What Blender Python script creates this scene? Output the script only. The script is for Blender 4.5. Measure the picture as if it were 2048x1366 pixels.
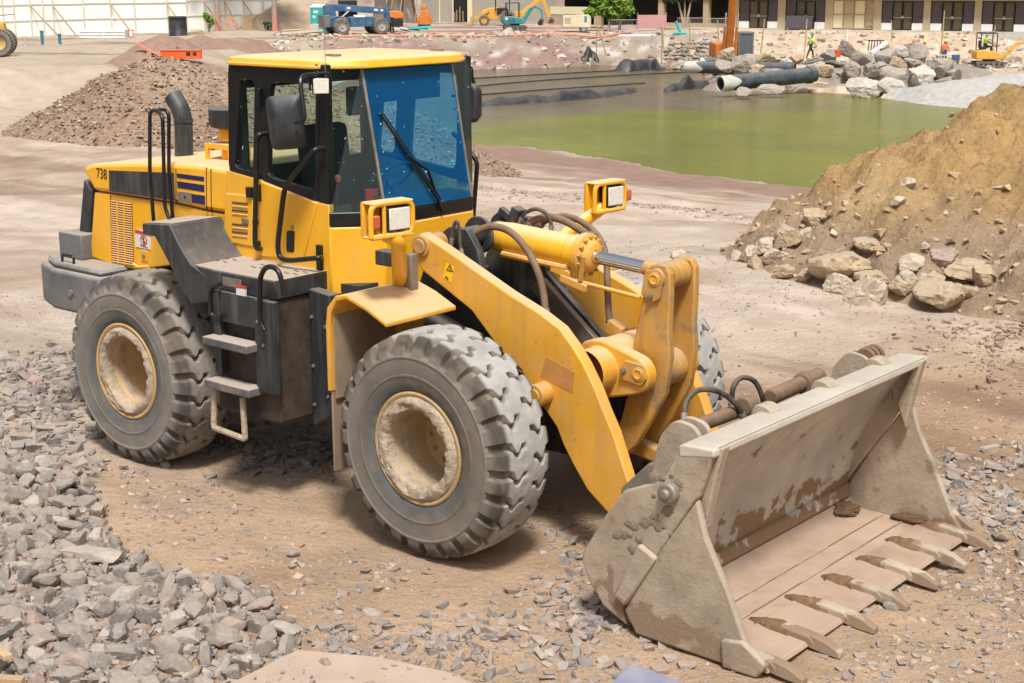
import bpy, bmesh, math, random
import numpy as np
from mathutils import Vector, Matrix, Euler, noise as mnoise
random.seed(7); RNG = np.random.default_rng(7)
for o in list(bpy.data.objects): bpy.data.objects.remove(o)
scene = bpy.context.scene
COL = scene.collection
rad = math.radians

# ---------------------------------------------------------------- camera
CAM = np.array([6.2694, -7.7878, 3.6367]); YAW, PITCH, ROLL, FPX = 2.2688, 0.2389, -0.0033, 2995.4
IW, IH = 2048, 1366
def _axes():
    cy, sy, cp, sp = math.cos(YAW), math.sin(YAW), math.cos(PITCH), math.sin(PITCH)
    f = np.array([cy*cp, sy*cp, -sp]); r = np.array([sy, -cy, 0.0]); u = np.cross(r, f)
    c, s = math.cos(ROLL), math.sin(ROLL)
    return c*r+s*u, -s*r+c*u, f
AR, AU, AF = _axes()
cd = bpy.data.cameras.new('camera'); cam = bpy.data.objects.new('camera', cd); COL.objects.link(cam)
cam.matrix_world = Matrix([[AR[i], AU[i], -AF[i], CAM[i]] for i in range(3)] + [[0, 0, 0, 1]])
cd.sensor_width = 36; cd.lens = FPX/IW*36; cd.clip_start = .1; cd.clip_end = 3000
scene.camera = cam
# ---------------------------------------------------------------- sky, sun, exposure
SUN_EL, SUN_AZ = rad(60), math.atan2(-0.68, 0.73)      # direction (in plan) the light comes from
world = bpy.data.worlds.new('World'); scene.world = world; world.use_nodes = True
wn = world.node_tree; wn.nodes.clear()
sky = wn.nodes.new('ShaderNodeTexSky'); sky.sky_type = 'NISHITA'; sky.sun_disc = False
sky.sun_elevation = SUN_EL; sky.sun_rotation = math.pi/2-SUN_AZ
sky.air_density = 1.0; sky.dust_density = 4.0; sky.ozone_density = 1.0
hsv = wn.nodes.new('ShaderNodeHueSaturation'); hsv.inputs['Saturation'].default_value = .35   # thin white overcast
bgn = wn.nodes.new('ShaderNodeBackground'); bgn.inputs['Strength'].default_value = .085
won = wn.nodes.new('ShaderNodeOutputWorld')
wn.links.new(sky.outputs[0], hsv.inputs['Color']); wn.links.new(hsv.outputs[0], bgn.inputs[0]); wn.links.new(bgn.outputs[0], won.inputs[0])
sl = bpy.data.lights.new('sun', 'SUN'); sl.energy = 3.0; sl.angle = rad(10); sl.color = (1, .955, .9)
sun = bpy.data.objects.new('sun', sl); COL.objects.link(sun)
sd = Vector((math.cos(SUN_EL)*math.cos(SUN_AZ), math.cos(SUN_EL)*math.sin(SUN_AZ), math.sin(SUN_EL)))
sun.rotation_euler = sd.to_track_quat('Z', 'Y').to_euler()
scene.view_settings.view_transform = 'Standard'; scene.view_settings.look = 'None'
scene.view_settings.exposure = 0.46; scene.view_settings.gamma = 1
scene.view_settings.use_curve_mapping = False

# ---------------------------------------------------------------- pixel -> place helpers
def ray(px):
    return AF + AR*(px[0]-IW/2)/FPX - AU*(px[1]-IH/2)/FPX
def at(px, axis, val):
    """point where the sight line through a photo pixel meets the plane axis = val"""
    i = 'XYZ'.index(axis); v = ray(px); t = (val-CAM[i])/v[i]; return CAM+t*v
FWD = np.array([math.cos(YAW), math.sin(YAW)]); RGT = np.array([math.sin(YAW), -math.cos(YAW)])
RZ = math.atan2(RGT[1], RGT[0])                      # heading of "screen right" on the ground
def sd2xy(s, d): return CAM[0]+RGT[0]*s+FWD[0]*d, CAM[1]+RGT[1]*s+FWD[1]*d
def bgp(px, d):
    """point on the sight line at ground depth d"""
    v = ray(px); t = d/(v[0]*FWD[0]+v[1]*FWD[1]); return CAM+t*v
# coordinates read off enlarged crops of the photograph
def crop(x0, y0, sc): return lambda x, y: (x0+x/sc, y0+y/sc)
CA = crop(60, 180, 2.97); CB = crop(430, 80, 2.7316); CC = crop(640, 380, 2.27625)
CD = crop(900, 380, 3.4148); CE = crop(100, 480, 2.9694); CF = crop(1140, 680, 1.9915)
def XZ(fn, Y, pts):
    """crop pixels -> (x, z) on the plane Y"""
    out = []
    for p in pts:
        q = at(fn(*p), 'Y', Y); out.append((float(q[0]), float(q[2])))
    return out

# ---------------------------------------------------------------- mesh builder
class MB:
    def __init__(s): s.v = []; s.f = []
    def add(s, vs, fs):
        n = len(s.v); s.v += [tuple(map(float, v)) for v in vs]; s.f += [tuple(i+n for i in f) for f in fs]; return s
    def box(s, c, size, rot=None):
        hx, hy, hz = size[0]/2, size[1]/2, size[2]/2
        vs = [Vector((x, y, z)) for x in (-hx, hx) for y in (-hy, hy) for z in (-hz, hz)]
        if rot is not None:
            R = Euler(rot).to_matrix() if not isinstance(rot, Matrix) else rot
            vs = [R@v for v in vs]
        vs = [v+Vector(c) for v in vs]
        return s.add(vs, [(0, 1, 3, 2), (4, 6, 7, 5), (0, 4, 5, 1), (2, 3, 7, 6), (0, 2, 6, 4), (1, 5, 7, 3)])
    def span(s, a, b):   # box from corner a to corner b
        return s.box([(a[i]+b[i])/2 for i in range(3)], [abs(b[i]-a[i]) for i in range(3)])
    def prism(s, poly, axis, a, b):
        n = len(poly); i = 'XYZ'.index(axis)
        def mk(p, w):
            if i == 0: return (w, p[0], p[1])
            if i == 1: return (p[0], w, p[1])
            return (p[0], p[1], w)
        vs = [mk(p, a) for p in poly]+[mk(p, b) for p in poly]
        fs = [tuple(range(n)), tuple(range(2*n-1, n-1, -1))]+[(k, k+n, (k+1) % n+n, (k+1) % n) for k in range(n)]
        return s.add(vs, fs)
    def cyl(s, p0, p1, r0, r1=None, seg=16, caps=True):
        r1 = r0 if r1 is None else r1
        p0, p1 = Vector(p0), Vector(p1); d = (p1-p0).normalized()
        a = d.orthogonal().normalized(); b = d.cross(a)
        vs = []
        for p, r in ((p0, r0), (p1, r1)):
            for k in range(seg):
                t = 2*math.pi*k/seg; vs.append(p+a*(r*math.cos(t))+b*(r*math.sin(t)))
        fs = [(k, (k+1) % seg, (k+1) % seg+seg, k+seg) for k in range(seg)]
        if caps: fs += [tuple(range(seg-1, -1, -1)), tuple(range(seg, 2*seg))]
        return s.add(vs, fs)
    def tube(s, pts, r, seg=8, fil=0.0, caps=True, radii=None):
        pts = [Vector(p) for p in pts]
        if fil > 0 and len(pts) > 2:
            out = [pts[0]]
            for i in range(1, len(pts)-1):
                a, b, c = pts[i-1], pts[i], pts[i+1]
                d1 = min(fil, (a-b).length*.45); d2 = min(fil, (c-b).length*.45)
                q0 = b+(a-b).normalized()*d1; q1 = b+(c-b).normalized()*d2
                for t in (0, .25, .5, .75, 1): out.append(q0*(1-t)**2+b*2*t*(1-t)+q1*t*t)
            out.append(pts[-1]); pts = out
        n = len(pts); vs = []; prev = None
        for i, p in enumerate(pts):
            d = (pts[min(i+1, n-1)]-pts[max(i-1, 0)]).normalized()
            if prev is None: a = d.orthogonal().normalized()
            else:
                a = prev-d*prev.dot(d); a = a.normalized() if a.length > 1e-6 else d.orthogonal().normalized()
            prev = a; b = d.cross(a); rr = radii[i] if radii else r
            for k in range(seg):
                t = 2*math.pi*k/seg; vs.append(p+a*(rr*math.cos(t))+b*(rr*math.sin(t)))
        fs = [(i*seg+k, i*seg+(k+1) % seg, (i+1)*seg+(k+1) % seg, (i+1)*seg+k) for i in range(n-1) for k in range(seg)]
        if caps: fs += [tuple(range(seg-1, -1, -1)), tuple(range((n-1)*seg, n*seg))]
        return s.add(vs, fs)
    def lathe(s, prof, org, axis, seg=48, jit=None):
        """profile of (radius, along) turned about an axis"""
        d = Vector(axis).normalized(); a = d.orthogonal().normalized(); b = d.cross(a); o = Vector(org); vs = []
        for j, (r, w) in enumerate(prof):
            for k in range(seg):
                t = 2*math.pi*k/seg; rr = r; ww = w
                if jit: rr, ww = jit(r, w, t, j)
                vs.append(o+d*ww+a*(rr*math.cos(t))+b*(rr*math.sin(t)))
        m = len(prof)
        fs = [(j*seg+k, j*seg+(k+1) % seg, (j+1)*seg+(k+1) % seg, (j+1)*seg+k) for j in range(m-1) for k in range(seg)]
        return s.add(vs, fs)
    def ringplate(s, outer, inner, axis, a, b):
        """flat plate with a window: outer and inner loops of equal length"""
        i = 'XYZ'.index(axis); n = len(outer)
        def mk(p, w): return (w, p[0], p[1]) if i == 0 else (p[0], w, p[1]) if i == 1 else (p[0], p[1], w)
        vs = [mk(p, a) for p in outer]+[mk(p, a) for p in inner]+[mk(p, b) for p in outer]+[mk(p, b) for p in inner]
        fs = []
        for k in range(n):
            l = (k+1) % n
            fs += [(k, l, n+l, n+k), (2*n+k, 3*n+k, 3*n+l, 2*n+l), (k, 2*n+k, 2*n+l, l), (n+k, n+l, 3*n+l, 3*n+k)]
        return s.add(vs, fs)
    def obj(s, name, mat, parent=None, bevel=0, smooth=40, seg=2, loc=None):
        me = bpy.data.meshes.new(name); me.from_pydata(s.v, [], s.f); me.update()
        bm = bmesh.new(); bm.from_mesh(me); bmesh.ops.recalc_face_normals(bm, faces=bm.faces); bm.to_mesh(me); bm.free()
        return link(name, me, mat, parent, bevel, smooth, seg, loc)
def link(name, me, mat, parent=None, bevel=0, smooth=40, seg=2, loc=None):
    if mat is not None: me.materials.append(mat)
    if smooth:
        for p in me.polygons: p.use_smooth = True
        me.set_sharp_from_angle(angle=rad(smooth))
    else: me.shade_flat()
    o = bpy.data.objects.new(name, me); COL.objects.link(o)
    if parent is not None: o.parent = parent
    if loc is not None: o.location = loc
    if bevel:
        m = o.modifiers.new('bevel', 'BEVEL'); m.width = bevel; m.segments = seg; m.limit_method = 'ANGLE'; m.angle_limit = rad(35)
        m.harden_normals = False
    return o
def thing(name, label, cat, loc=(0, 0, 0), rz=0, group=None):
    o = bpy.data.objects.new(name, None); COL.objects.link(o); o.location = loc; o.rotation_euler = (0, 0, rz)
    o.empty_display_size = .2
    return tag(o, label, cat, group)
def tag(o, label=None, cat=None, group=None, kind=None):
    if label: o['label'] = label
    if cat: o['category'] = cat
    if group: o['group'] = group
    if kind: o['kind'] = kind
    return o
def dup(root, parent=None):
    c = root.copy(); COL.objects.link(c); c.parent = parent
    for ch in list(root.children): dup(ch, c)
    return c
def resample_rays(poly, c, n=40, off=0.0):
    """points of a star-shaped polygon along n rays from c"""
    out = []
    m = len(poly)
    for k in range(n):
        t = 2*math.pi*(k+off)/n; d = (math.cos(t), math.sin(t)); best = None
        for i in range(m):
            x1, y1 = poly[i][0]-c[0], poly[i][1]-c[1]; x2, y2 = poly[(i+1) % m][0]-c[0], poly[(i+1) % m][1]-c[1]
            den = d[0]*(y2-y1)-d[1]*(x2-x1)
            if abs(den) < 1e-12: continue
            tt = (x1*(y2-y1)-y1*(x2-x1))/den; uu = (x1*d[1]-y1*d[0])/den
            if tt > 0 and -1e-6 <= uu <= 1+1e-6 and (best is None or tt < best): best = tt
        out.append((c[0]+d[0]*best, c[1]+d[1]*best))
    return out
def fillet(poly, r, k=4):
    out = []; n = len(poly)
    for i in range(n):
        a, b, c = Vector(poly[i-1]), Vector(poly[i]), Vector(poly[(i+1) % n])
        d1 = min(r, (a-b).length*.45); d2 = min(r, (c-b).length*.45)
        q0 = b+(a-b).normalized()*d1; q1 = b+(c-b).normalized()*d2
        for j in range(k+1):
            t = j/k; q = q0*(1-t)**2+b*2*t*(1-t)+q1*t*t; out.append((q.x, q.y))
    return out

# ---------------------------------------------------------------- materials
def mk(name, col, rough=.6, metal=0, var=None, bump=None, dust=None, spots=None, coat=0, spec=.5, attr=None, trans=0, alpha=1, coords='Object', streak=None, chips=None):
    """procedural material: var=(scale, amount) tone noise, bump=(scale, strength), dust=(colour, amount, up?) , spots=(colour, scale, threshold)"""
    m = bpy.data.materials.new(name); m.use_nodes = True; nt = m.node_tree; N = nt.nodes; L = nt.links
    b = N['Principled BSDF']; b.inputs['Roughness'].default_value = rough; b.inputs['Metallic'].default_value = metal
    b.inputs['Specular IOR Level'].default_value = spec
    if coat: b.inputs['Coat Weight'].default_value = coat; b.inputs['Coat Roughness'].default_value = .15
    tc = N.new('ShaderNodeTexCoord')
    def nz(scale, detail=6, rough_=.6):
        t = N.new('ShaderNodeTexNoise'); t.inputs['Scale'].default_value = scale; t.inputs['Detail'].default_value = detail
        t.inputs['Roughness'].default_value = rough_; L.new(tc.outputs[coords], t.inputs['Vector']); return t
    def ramp(sock, lo, hi):
        r = N.new('ShaderNodeMapRange'); r.inputs['From Min'].default_value = lo; r.inputs['From Max'].default_value = hi
        L.new(sock, r.inputs['Value']); return r.outputs[0]
    def mix(fac, a, bb, mode='MIX'):
        x = N.new('ShaderNodeMix'); x.data_type = 'RGBA'; x.blend_type = mode
        if isinstance(fac, (int, float)): x.inputs[0].default_value = fac
        else: L.new(fac, x.inputs[0])
        for s, v in ((x.inputs[6], a), (x.inputs[7], bb)):
            if isinstance(v, (tuple, list)): s.default_value = (*v[:3], 1)
            else: L.new(v, s)
        return x.outputs[2]
    cur = (*col[:3],)
    if attr:
        an = N.new('ShaderNodeVertexColor'); an.layer_name = attr; cur = an.outputs[0]
    if var:
        t = nz(var[0]); f = ramp(t.outputs[0], .3, .7)
        k = var[1]
        dark = N.new('ShaderNodeMix'); dark.data_type = 'RGBA'; dark.blend_type = 'MULTIPLY'; dark.inputs[0].default_value = 1
        g = N.new('ShaderNodeMapRange'); g.inputs['To Min'].default_value = 1-k; g.inputs['To Max'].default_value = 1+k*.6
        L.new(f, g.inputs['Value'])
        cmb = N.new('ShaderNodeCombineColor'); [L.new(g.outputs[0], cmb.inputs[i]) for i in range(3)]
        if isinstance(cur, tuple): dark.inputs[6].default_value = (*cur, 1)
        else: L.new(cur, dark.inputs[6])
        L.new(cmb.outputs[0], dark.inputs[7]); cur = dark.outputs[2]
    if spots:
        for sp in (spots if isinstance(spots, list) else [spots]):
            t = nz(sp[1], 5, .65); f = ramp(t.outputs[0], sp[2], sp[2]+(sp[3] if len(sp) > 3 else .06)); cur = mix(f, cur, sp[0])
    if streak:   # grime run down the panels
        mp = N.new('ShaderNodeMapping'); mp.inputs['Scale'].default_value = (14, 14, 1.1); L.new(tc.outputs[coords], mp.inputs[0])
        t = N.new('ShaderNodeTexNoise'); t.inputs['Scale'].default_value = 1; t.inputs['Detail'].default_value = 5; L.new(mp.outputs[0], t.inputs[0])
        g = N.new('ShaderNodeMapRange'); g.inputs['From Min'].default_value = .5; g.inputs['From Max'].default_value = .78; g.inputs['To Max'].default_value = streak[1]; L.new(t.outputs[0], g.inputs[0]); cur = mix(g.outputs[0], cur, streak[0])
    if chips:    # paint chips showing rusty primer
        t = nz(chips[1], 3, .7); f = ramp(t.outputs[0], chips[2], chips[2]+.012); cur = mix(f, cur, chips[0])
    rsock = None
    if dust:
        t = nz(dust[3] if len(dust) > 3 else 2.5, 8, .65); f = ramp(t.outputs[0], .35, .72)
        ge = N.new('ShaderNodeNewGeometry'); sx = N.new('ShaderNodeSeparateXYZ'); L.new(ge.outputs['Normal'], sx.inputs[0])
        up = ramp(sx.outputs[2], .45, .95)
        mm = N.new('ShaderNodeMath'); mm.operation = 'MULTIPLY_ADD'; L.new(up, mm.inputs[0]); mm.inputs[1].default_value = dust[2]; 
        m2 = N.new('ShaderNodeMath'); m2.operation = 'MULTIPLY'; L.new(f, m2.inputs[0]); m2.inputs[1].default_value = dust[1]; L.new(m2.outputs[0], mm.inputs[2])
        mm.use_clamp = True
        cur = mix(mm.outputs[0], cur, dust[0])
        rr = N.new('ShaderNodeMapRange'); L.new(mm.outputs[0], rr.inputs['Value']); rr.inputs['To Min'].default_value = rough; rr.inputs['To Max'].default_value = .85
        rsock = rr.outputs[0]
    if isinstance(cur, tuple): b.inputs['Base Color'].default_value = (*cur, 1)
    else: L.new(cur, b.inputs['Base Color'])
    if rsock is not None: L.new(rsock, b.inputs['Roughness'])
    if bump:
        bs = bump if isinstance(bump, list) else [bump]; prev = None
        for sc, st in bs:
            t = nz(sc, 8, .65); bn = N.new('ShaderNodeBump'); bn.inputs['Strength'].default_value = min(1, st); bn.inputs['Distance'].default_value = 1/sc*.6
            L.new(t.outputs[0], bn.inputs['Height'])
            if prev is not None: L.new(prev, bn.inputs['Normal'])
            prev = bn.outputs[0]
        L.new(prev, b.inputs['Normal'])
    if trans: b.inputs['Transmission Weight'].default_value = trans
    return m
DUST = (.50, .38, .27)
MT = {}
MT['yellow'] = mk('yellow_paint', (.88, .435, .004), .36, var=(1.6, .10), dust=((.76, .54, .36), .14, .74), bump=(60, .03), streak=((.56, .31, .06), .30), chips=((.16, .08, .03), 30, .74))
MT['arm'] = mk('arm_paint', (.78, .375, .012), .45, var=(2.2, .16), dust=((.62, .42, .24), .42, .75, 3.5), spots=((.42, .20, .05), 5.5, .62, .12), bump=(70, .06), streak=((.40, .22, .07), .5), chips=((.14, .07, .035), 24, .70))
MT['crank'] = mk('dirty_yellow_paint', (.56, .275, .03), .55, var=(4, .28), dust=((.45, .32, .2), .5, .5, 5), spots=((.13, .07, .035), 5, .58, .14), bump=(90, .1), streak=((.22, .12, .05), .6), chips=((.08, .045, .03), 24, .68))
MT['dark'] = mk('dark_grey_paint', (.018, .024, .029), .5, var=(3, .2), dust=((.30, .26, .22), .10, .40, 6), spots=[((.26, .24, .21), 38, .70, .03), ((.12, .11, .10), 6, .66, .12)], bump=(80, .05), streak=((.24, .22, .20), .30))
MT['deck'] = mk('dusty_deck', (.06, .066, .07), .7, var=(3, .2), dust=((.42, .35, .29), .45, .9, 5), bump=(90, .1))
MT['black'] = mk('black_paint', (.0055, .0065, .0085), .32, var=(4, .2), dust=((.16, .15, .13), .05, .15, 8), spots=((.6, .6, .56), 48, .735, .008))
MT['cweight'] = mk('counterweight_grey', (.115, .125, .135), .62, var=(3, .25), dust=((.40, .35, .29), .35, .6, 5), bump=(60, .1))
MT['flap'] = mk('dusty_rubber_flap', (.25, .18, .12), .9, var=(3, .25), dust=((.42, .32, .22), .5, .3, 5), bump=(20, .15))
MT['topbeam'] = mk('chalky_beam', (.56, .51, .43), .65, var=(3, .2), dust=((.44, .38, .3), .5, .2, 5), bump=[(30, .2), (90, .2)])
MT['undercarriage'] = mk('muddy_underside', (.040, .029, .022), .85, var=(3, .4), dust=((.17, .12, .08), .4, .5, 6), bump=(40, .3))
MT['hose'] = mk('rubber_hose', (.022, .020, .019), .55, dust=((.27, .19, .12), .55, .3, 9))
MT['hose_b'] = mk('dusty_brown_hose', (.15, .09, .05), .65, var=(8, .3), dust=((.30, .21, .14), .5, .3, 9))
MT['chrome'] = mk('chrome', (.86, .88, .90), .22, 1)
MT['steel'] = mk('worn_steel', (.28, .25, .21), .5, .5, var=(6, .3), dust=((.36, .30, .23), .5, .3, 6))
MT['lens'] = mk('lamp_lens', (.78, .76, .66), .18, 0, var=(40, .15), bump=(90, .3), coat=.6)
MT['orange'] = mk('indicator_orange', (.55, .085, .02), .3, dust=((.5, .35, .25), .3, .2, 9))
MT['white'] = mk('sticker_white', (.72, .71, .68), .5, var=(20, .1))
MT['red'] = mk('sticker_red', (.55, .04, .03), .5)
MT['navy'] = mk('navy_stripe', (.012, .014, .085), .4)
MT['sticker_y'] = mk('sticker_yellow', (.85, .55, .02), .4)
MT['ink'] = mk('ink', (.02, .02, .02), .5)
MT['copper'] = mk('faded_decal', (.52, .24, .07), .6, var=(6, .2))
MUD = (.47, .375, .275)
MT['mud'] = mk('dry_mud', MUD, .95, var=(9, .25), bump=[(14, .7), (50, .6)])
MT['rim'] = mk('rim_paint', (.56, .33, .09), .6, var=(4, .2), dust=((.46, .36, .25), .85, .2, 3), bump=(30, .15))
MT['bucket'] = mk('bucket_steel', (.36, .285, .205), .62, .0, var=(1.8, .34), dust=((.50, .415, .315), .75, .25, 4), spots=[((.21, .15, .095), 2.6, .60, .10), ((.17, .15, .13), 9, .67, .06)], bump=[(14, .25), (60, .3), (140, .25)])
MT['moldboard'] = mk('moldboard_steel', (.52, .47, .39), .6, .0, var=(2.2, .3), dust=((.40, .34, .27), .7, .2, 5), spots=[((.36, .32, .27), 4, .58, .12), ((.30, .27, .23), 8, .64, .06)], bump=[(14, .3), (60, .3)])
MT['floorplate'] = mk('bucket_floor', (.40, .275, .19), .6, .1, var=(3, .3), dust=((.48, .37, .29), .6, .2, 4), spots=[((.24, .15, .09), 3, .62, .12)], bump=(60, .12))
MT['soil'] = mk('damp_soil', (.23, .135, .072), .95, var=(20, .35), bump=[(30, .8), (90, .6)])
def stain_band(m, col, scale, z_full, z_none, k=.22):
    """splashed soil that thins out with height on an existing material"""
    nt = m.node_tree; N = nt.nodes; L = nt.links; b = N['Principled BSDF']; src = b.inputs['Base Color'].links[0].from_socket
    tc = N.new('ShaderNodeTexCoord'); t = N.new('ShaderNodeTexNoise'); t.inputs['Scale'].default_value = scale; t.inputs['Detail'].default_value = 6; t.inputs['Roughness'].default_value = .6; L.new(tc.outputs['Object'], t.inputs[0])
    sx = N.new('ShaderNodeSeparateXYZ'); L.new(tc.outputs['Object'], sx.inputs[0]); r = N.new('ShaderNodeMapRange'); r.inputs['From Min'].default_value = z_none; r.inputs['From Max'].default_value = z_full; r.inputs['To Max'].default_value = k; L.new(sx.outputs[2], r.inputs[0])
    a = N.new('ShaderNodeMath'); L.new(t.outputs[0], a.inputs[0]); L.new(r.outputs[0], a.inputs[1])
    g = N.new('ShaderNodeMapRange'); g.inputs['From Min'].default_value = .64; g.inputs['From Max'].default_value = .67; L.new(a.outputs[0], g.inputs[0])
    x = N.new('ShaderNodeMix'); x.data_type = 'RGBA'; L.new(g.outputs[0], x.inputs[0]); L.new(src, x.inputs[6]); x.inputs[7].default_value = (*col, 1); L.new(x.outputs[2], b.inputs['Base Color'])
stain_band(MT['moldboard'], (.24, .145, .075), 5, .22, .55)
stain_band(MT['bucket'], (.27, .19, .125), 3, .02, .40, .2)
def glassmat(name, tint, refl, diffuse_mix=0, diffuse_col=(0, 0, 0), rough=.03):
    m = bpy.data.materials.new(name); m.use_nodes = True; nt = m.node_tree; N = nt.nodes; L = nt.links
    for n in list(N): N.remove(n)
    o = N.new('ShaderNodeOutputMaterial'); tr = N.new('ShaderNodeBsdfTransparent'); tr.inputs[0].default_value = (*tint, 1)
    gl = N.new('ShaderNodeBsdfGlossy'); gl.inputs['Roughness'].default_value = rough; gl.inputs[0].default_value = (*refl, 1)
    lw = N.new('ShaderNodeLayerWeight'); lw.inputs[0].default_value = .5; pw = N.new('ShaderNodeMath'); pw.operation = 'POWER'; L.new(lw.outputs['Facing'], pw.inputs[0]); pw.inputs[1].default_value = 5
    fr = N.new('ShaderNodeMath'); fr.operation = 'MULTIPLY_ADD'; L.new(pw.outputs[0], fr.inputs[0]); fr.inputs[1].default_value = .9; fr.inputs[2].default_value = .03
    mx = N.new('ShaderNodeMixShader'); L.new(fr.outputs[0], mx.inputs[0]); L.new(tr.outputs[0], mx.inputs[1]); L.new(gl.outputs[0], mx.inputs[2]); last = mx.outputs[0]
    if diffuse_mix:
        df = N.new('ShaderNodeBsdfDiffuse'); df.inputs[0].default_value = (*diffuse_col, 1)
        m2 = N.new('ShaderNodeMixShader'); m2.inputs[0].default_value = diffuse_mix; L.new(last, m2.inputs[1]); L.new(df.outputs[0], m2.inputs[2]); last = m2.outputs[0]
    # bird droppings and paint flecks
    tc = N.new('ShaderNodeTexCoord'); t = N.new('ShaderNodeTexNoise'); t.inputs['Scale'].default_value = 34; t.inputs['Detail'].default_value = 2; L.new(tc.outputs['Object'], t.inputs[0])
    r = N.new('ShaderNodeMapRange'); r.inputs['From Min'].default_value = .742; r.inputs['From Max'].default_value = .75; L.new(t.outputs[0], r.inputs[0])
    wd = N.new('ShaderNodeBsdfDiffuse'); wd.inputs[0].default_value = (.8, .8, .78, 1)
    m3 = N.new('ShaderNodeMixShader'); L.new(r.outputs[0], m3.inputs[0]); L.new(last, m3.inputs[1]); L.new(wd.outputs[0], m3.inputs[2])
    L.new(m3.outputs[0], o.inputs[0]); return m
MT['glass'] = glassmat('tinted_glass', (.86, .93, .91), (1, 1, 1), .012, (.2, .3, .28))
MT['glass_blue_sheen'] = glassmat('painted_sky_sheen_glass', (.58, .86, .97), (.6, .85, 1), .10, (.0, .30, .80))  # blue tint; the diffuse blue and blue gloss paint in the reflected sky
# ================================================================= SETTING
def _h2(ix, iy, seed):
    n = (ix.astype(np.int64)*374761393+iy.astype(np.int64)*668265263+seed*982451653) & 0x7fffffff
    n = ((n ^ (n >> 13))*1274126177) & 0x7fffffff
    return ((n ^ (n >> 16)) & 0xffff)/65535.0
def vnoise(x, y, seed=0):
    x = np.asarray(x, float); y = np.asarray(y, float)
    ix = np.floor(x); iy = np.floor(y); fx = x-ix; fy = y-iy; fx = fx*fx*(3-2*fx); fy = fy*fy*(3-2*fy)
    a = _h2(ix, iy, seed); b = _h2(ix+1, iy, seed); c = _h2(ix, iy+1, seed); d = _h2(ix+1, iy+1, seed)
    return (a*(1-fx)+b*fx)*(1-fy)+(c*(1-fx)+d*fx)*fy
def fbm(x, y, oct=4, seed=0, g=.5):
    s = 0; a = 1; t = 0
    for o in range(oct):
        s = s+a*(vnoise(x, y, seed+o*17)-.5); t += a; a *= g; x = np.asarray(x)*2.03+11.3; y = np.asarray(y)*2.03+5.7
    return s/t*2
def sstep(a, b, x):
    t = np.clip((np.asarray(x, float)-a)/(b-a), 0, 1); return t*t*(3-2*t)
def poly_sdf(px, py, poly):
    """signed distance (negative inside) to a polygon"""
    px = np.asarray(px, float); py = np.asarray(py, float); d2 = np.full(px.shape, 1e18); ins = np.zeros(px.shape, bool); n = len(poly)
    for i in range(n):
        x1, y1 = poly[i]; x2, y2 = poly[(i+1) % n]; ex, ey = x2-x1, y2-y1
        t = np.clip(((px-x1)*ex+(py-y1)*ey)/(ex*ex+ey*ey+1e-12), 0, 1)
        d2 = np.minimum(d2, (px-x1-t*ex)**2+(py-y1-t*ey)**2)
        c = ((y1 > py) != (y2 > py)) & (px < (x2-x1)*(py-y1)/((y2-y1) if abs(y2-y1) > 1e-12 else 1e-12)+x1); ins ^= c
    d = np.sqrt(d2); return np.where(ins, -d, d)
def xy2sd(x, y):
    dx, dy = np.asarray(x)-CAM[0], np.asarray(y)-CAM[1]
    return dx*RGT[0]+dy*RGT[1], dx*FWD[0]+dy*FWD[1]
WATER_Z = -2.8
def px_sd(px, z):
    q = at(px, 'Z', z); s, d = xy2sd(q[0], q[1]); return (float(s), float(d))
POND = [px_sd(p, WATER_Z) for p in [(700, 285), (930, 292), (1020, 289), (1090, 293), (1160, 303), (1250, 320), (1400, 342), (1500, 352), (1640, 374), (1720, 382), (1900, 402),
        (2080, 330), (1990, 218), (1930, 211), (1760, 196), (1660, 186), (1560, 183), (1440, 181), (1415, 165), (1400, 142), (1340, 131), (1200, 129), (1060, 136), (930, 141), (760, 150), (660, 172), (640, 220)]]
PIT = [px_sd(p, -2.5) for p in [(1650, 184), (1940, 204), (2300, 200), (2300, 115), (1900, 115), (1700, 118), (1560, 122), (1440, 128), (1470, 176)]]
HEAP_PX = [(0, 880), (110, 930), (200, 985), (230, 1080), (330, 1130), (480, 1150), (560, 1210), (610, 1260), (600, 1310), (520, 1366), (300, 1500), (-200, 1500), (-200, 900)]
HEAP = [px_sd(p, 0) for p in HEAP_PX]
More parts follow.
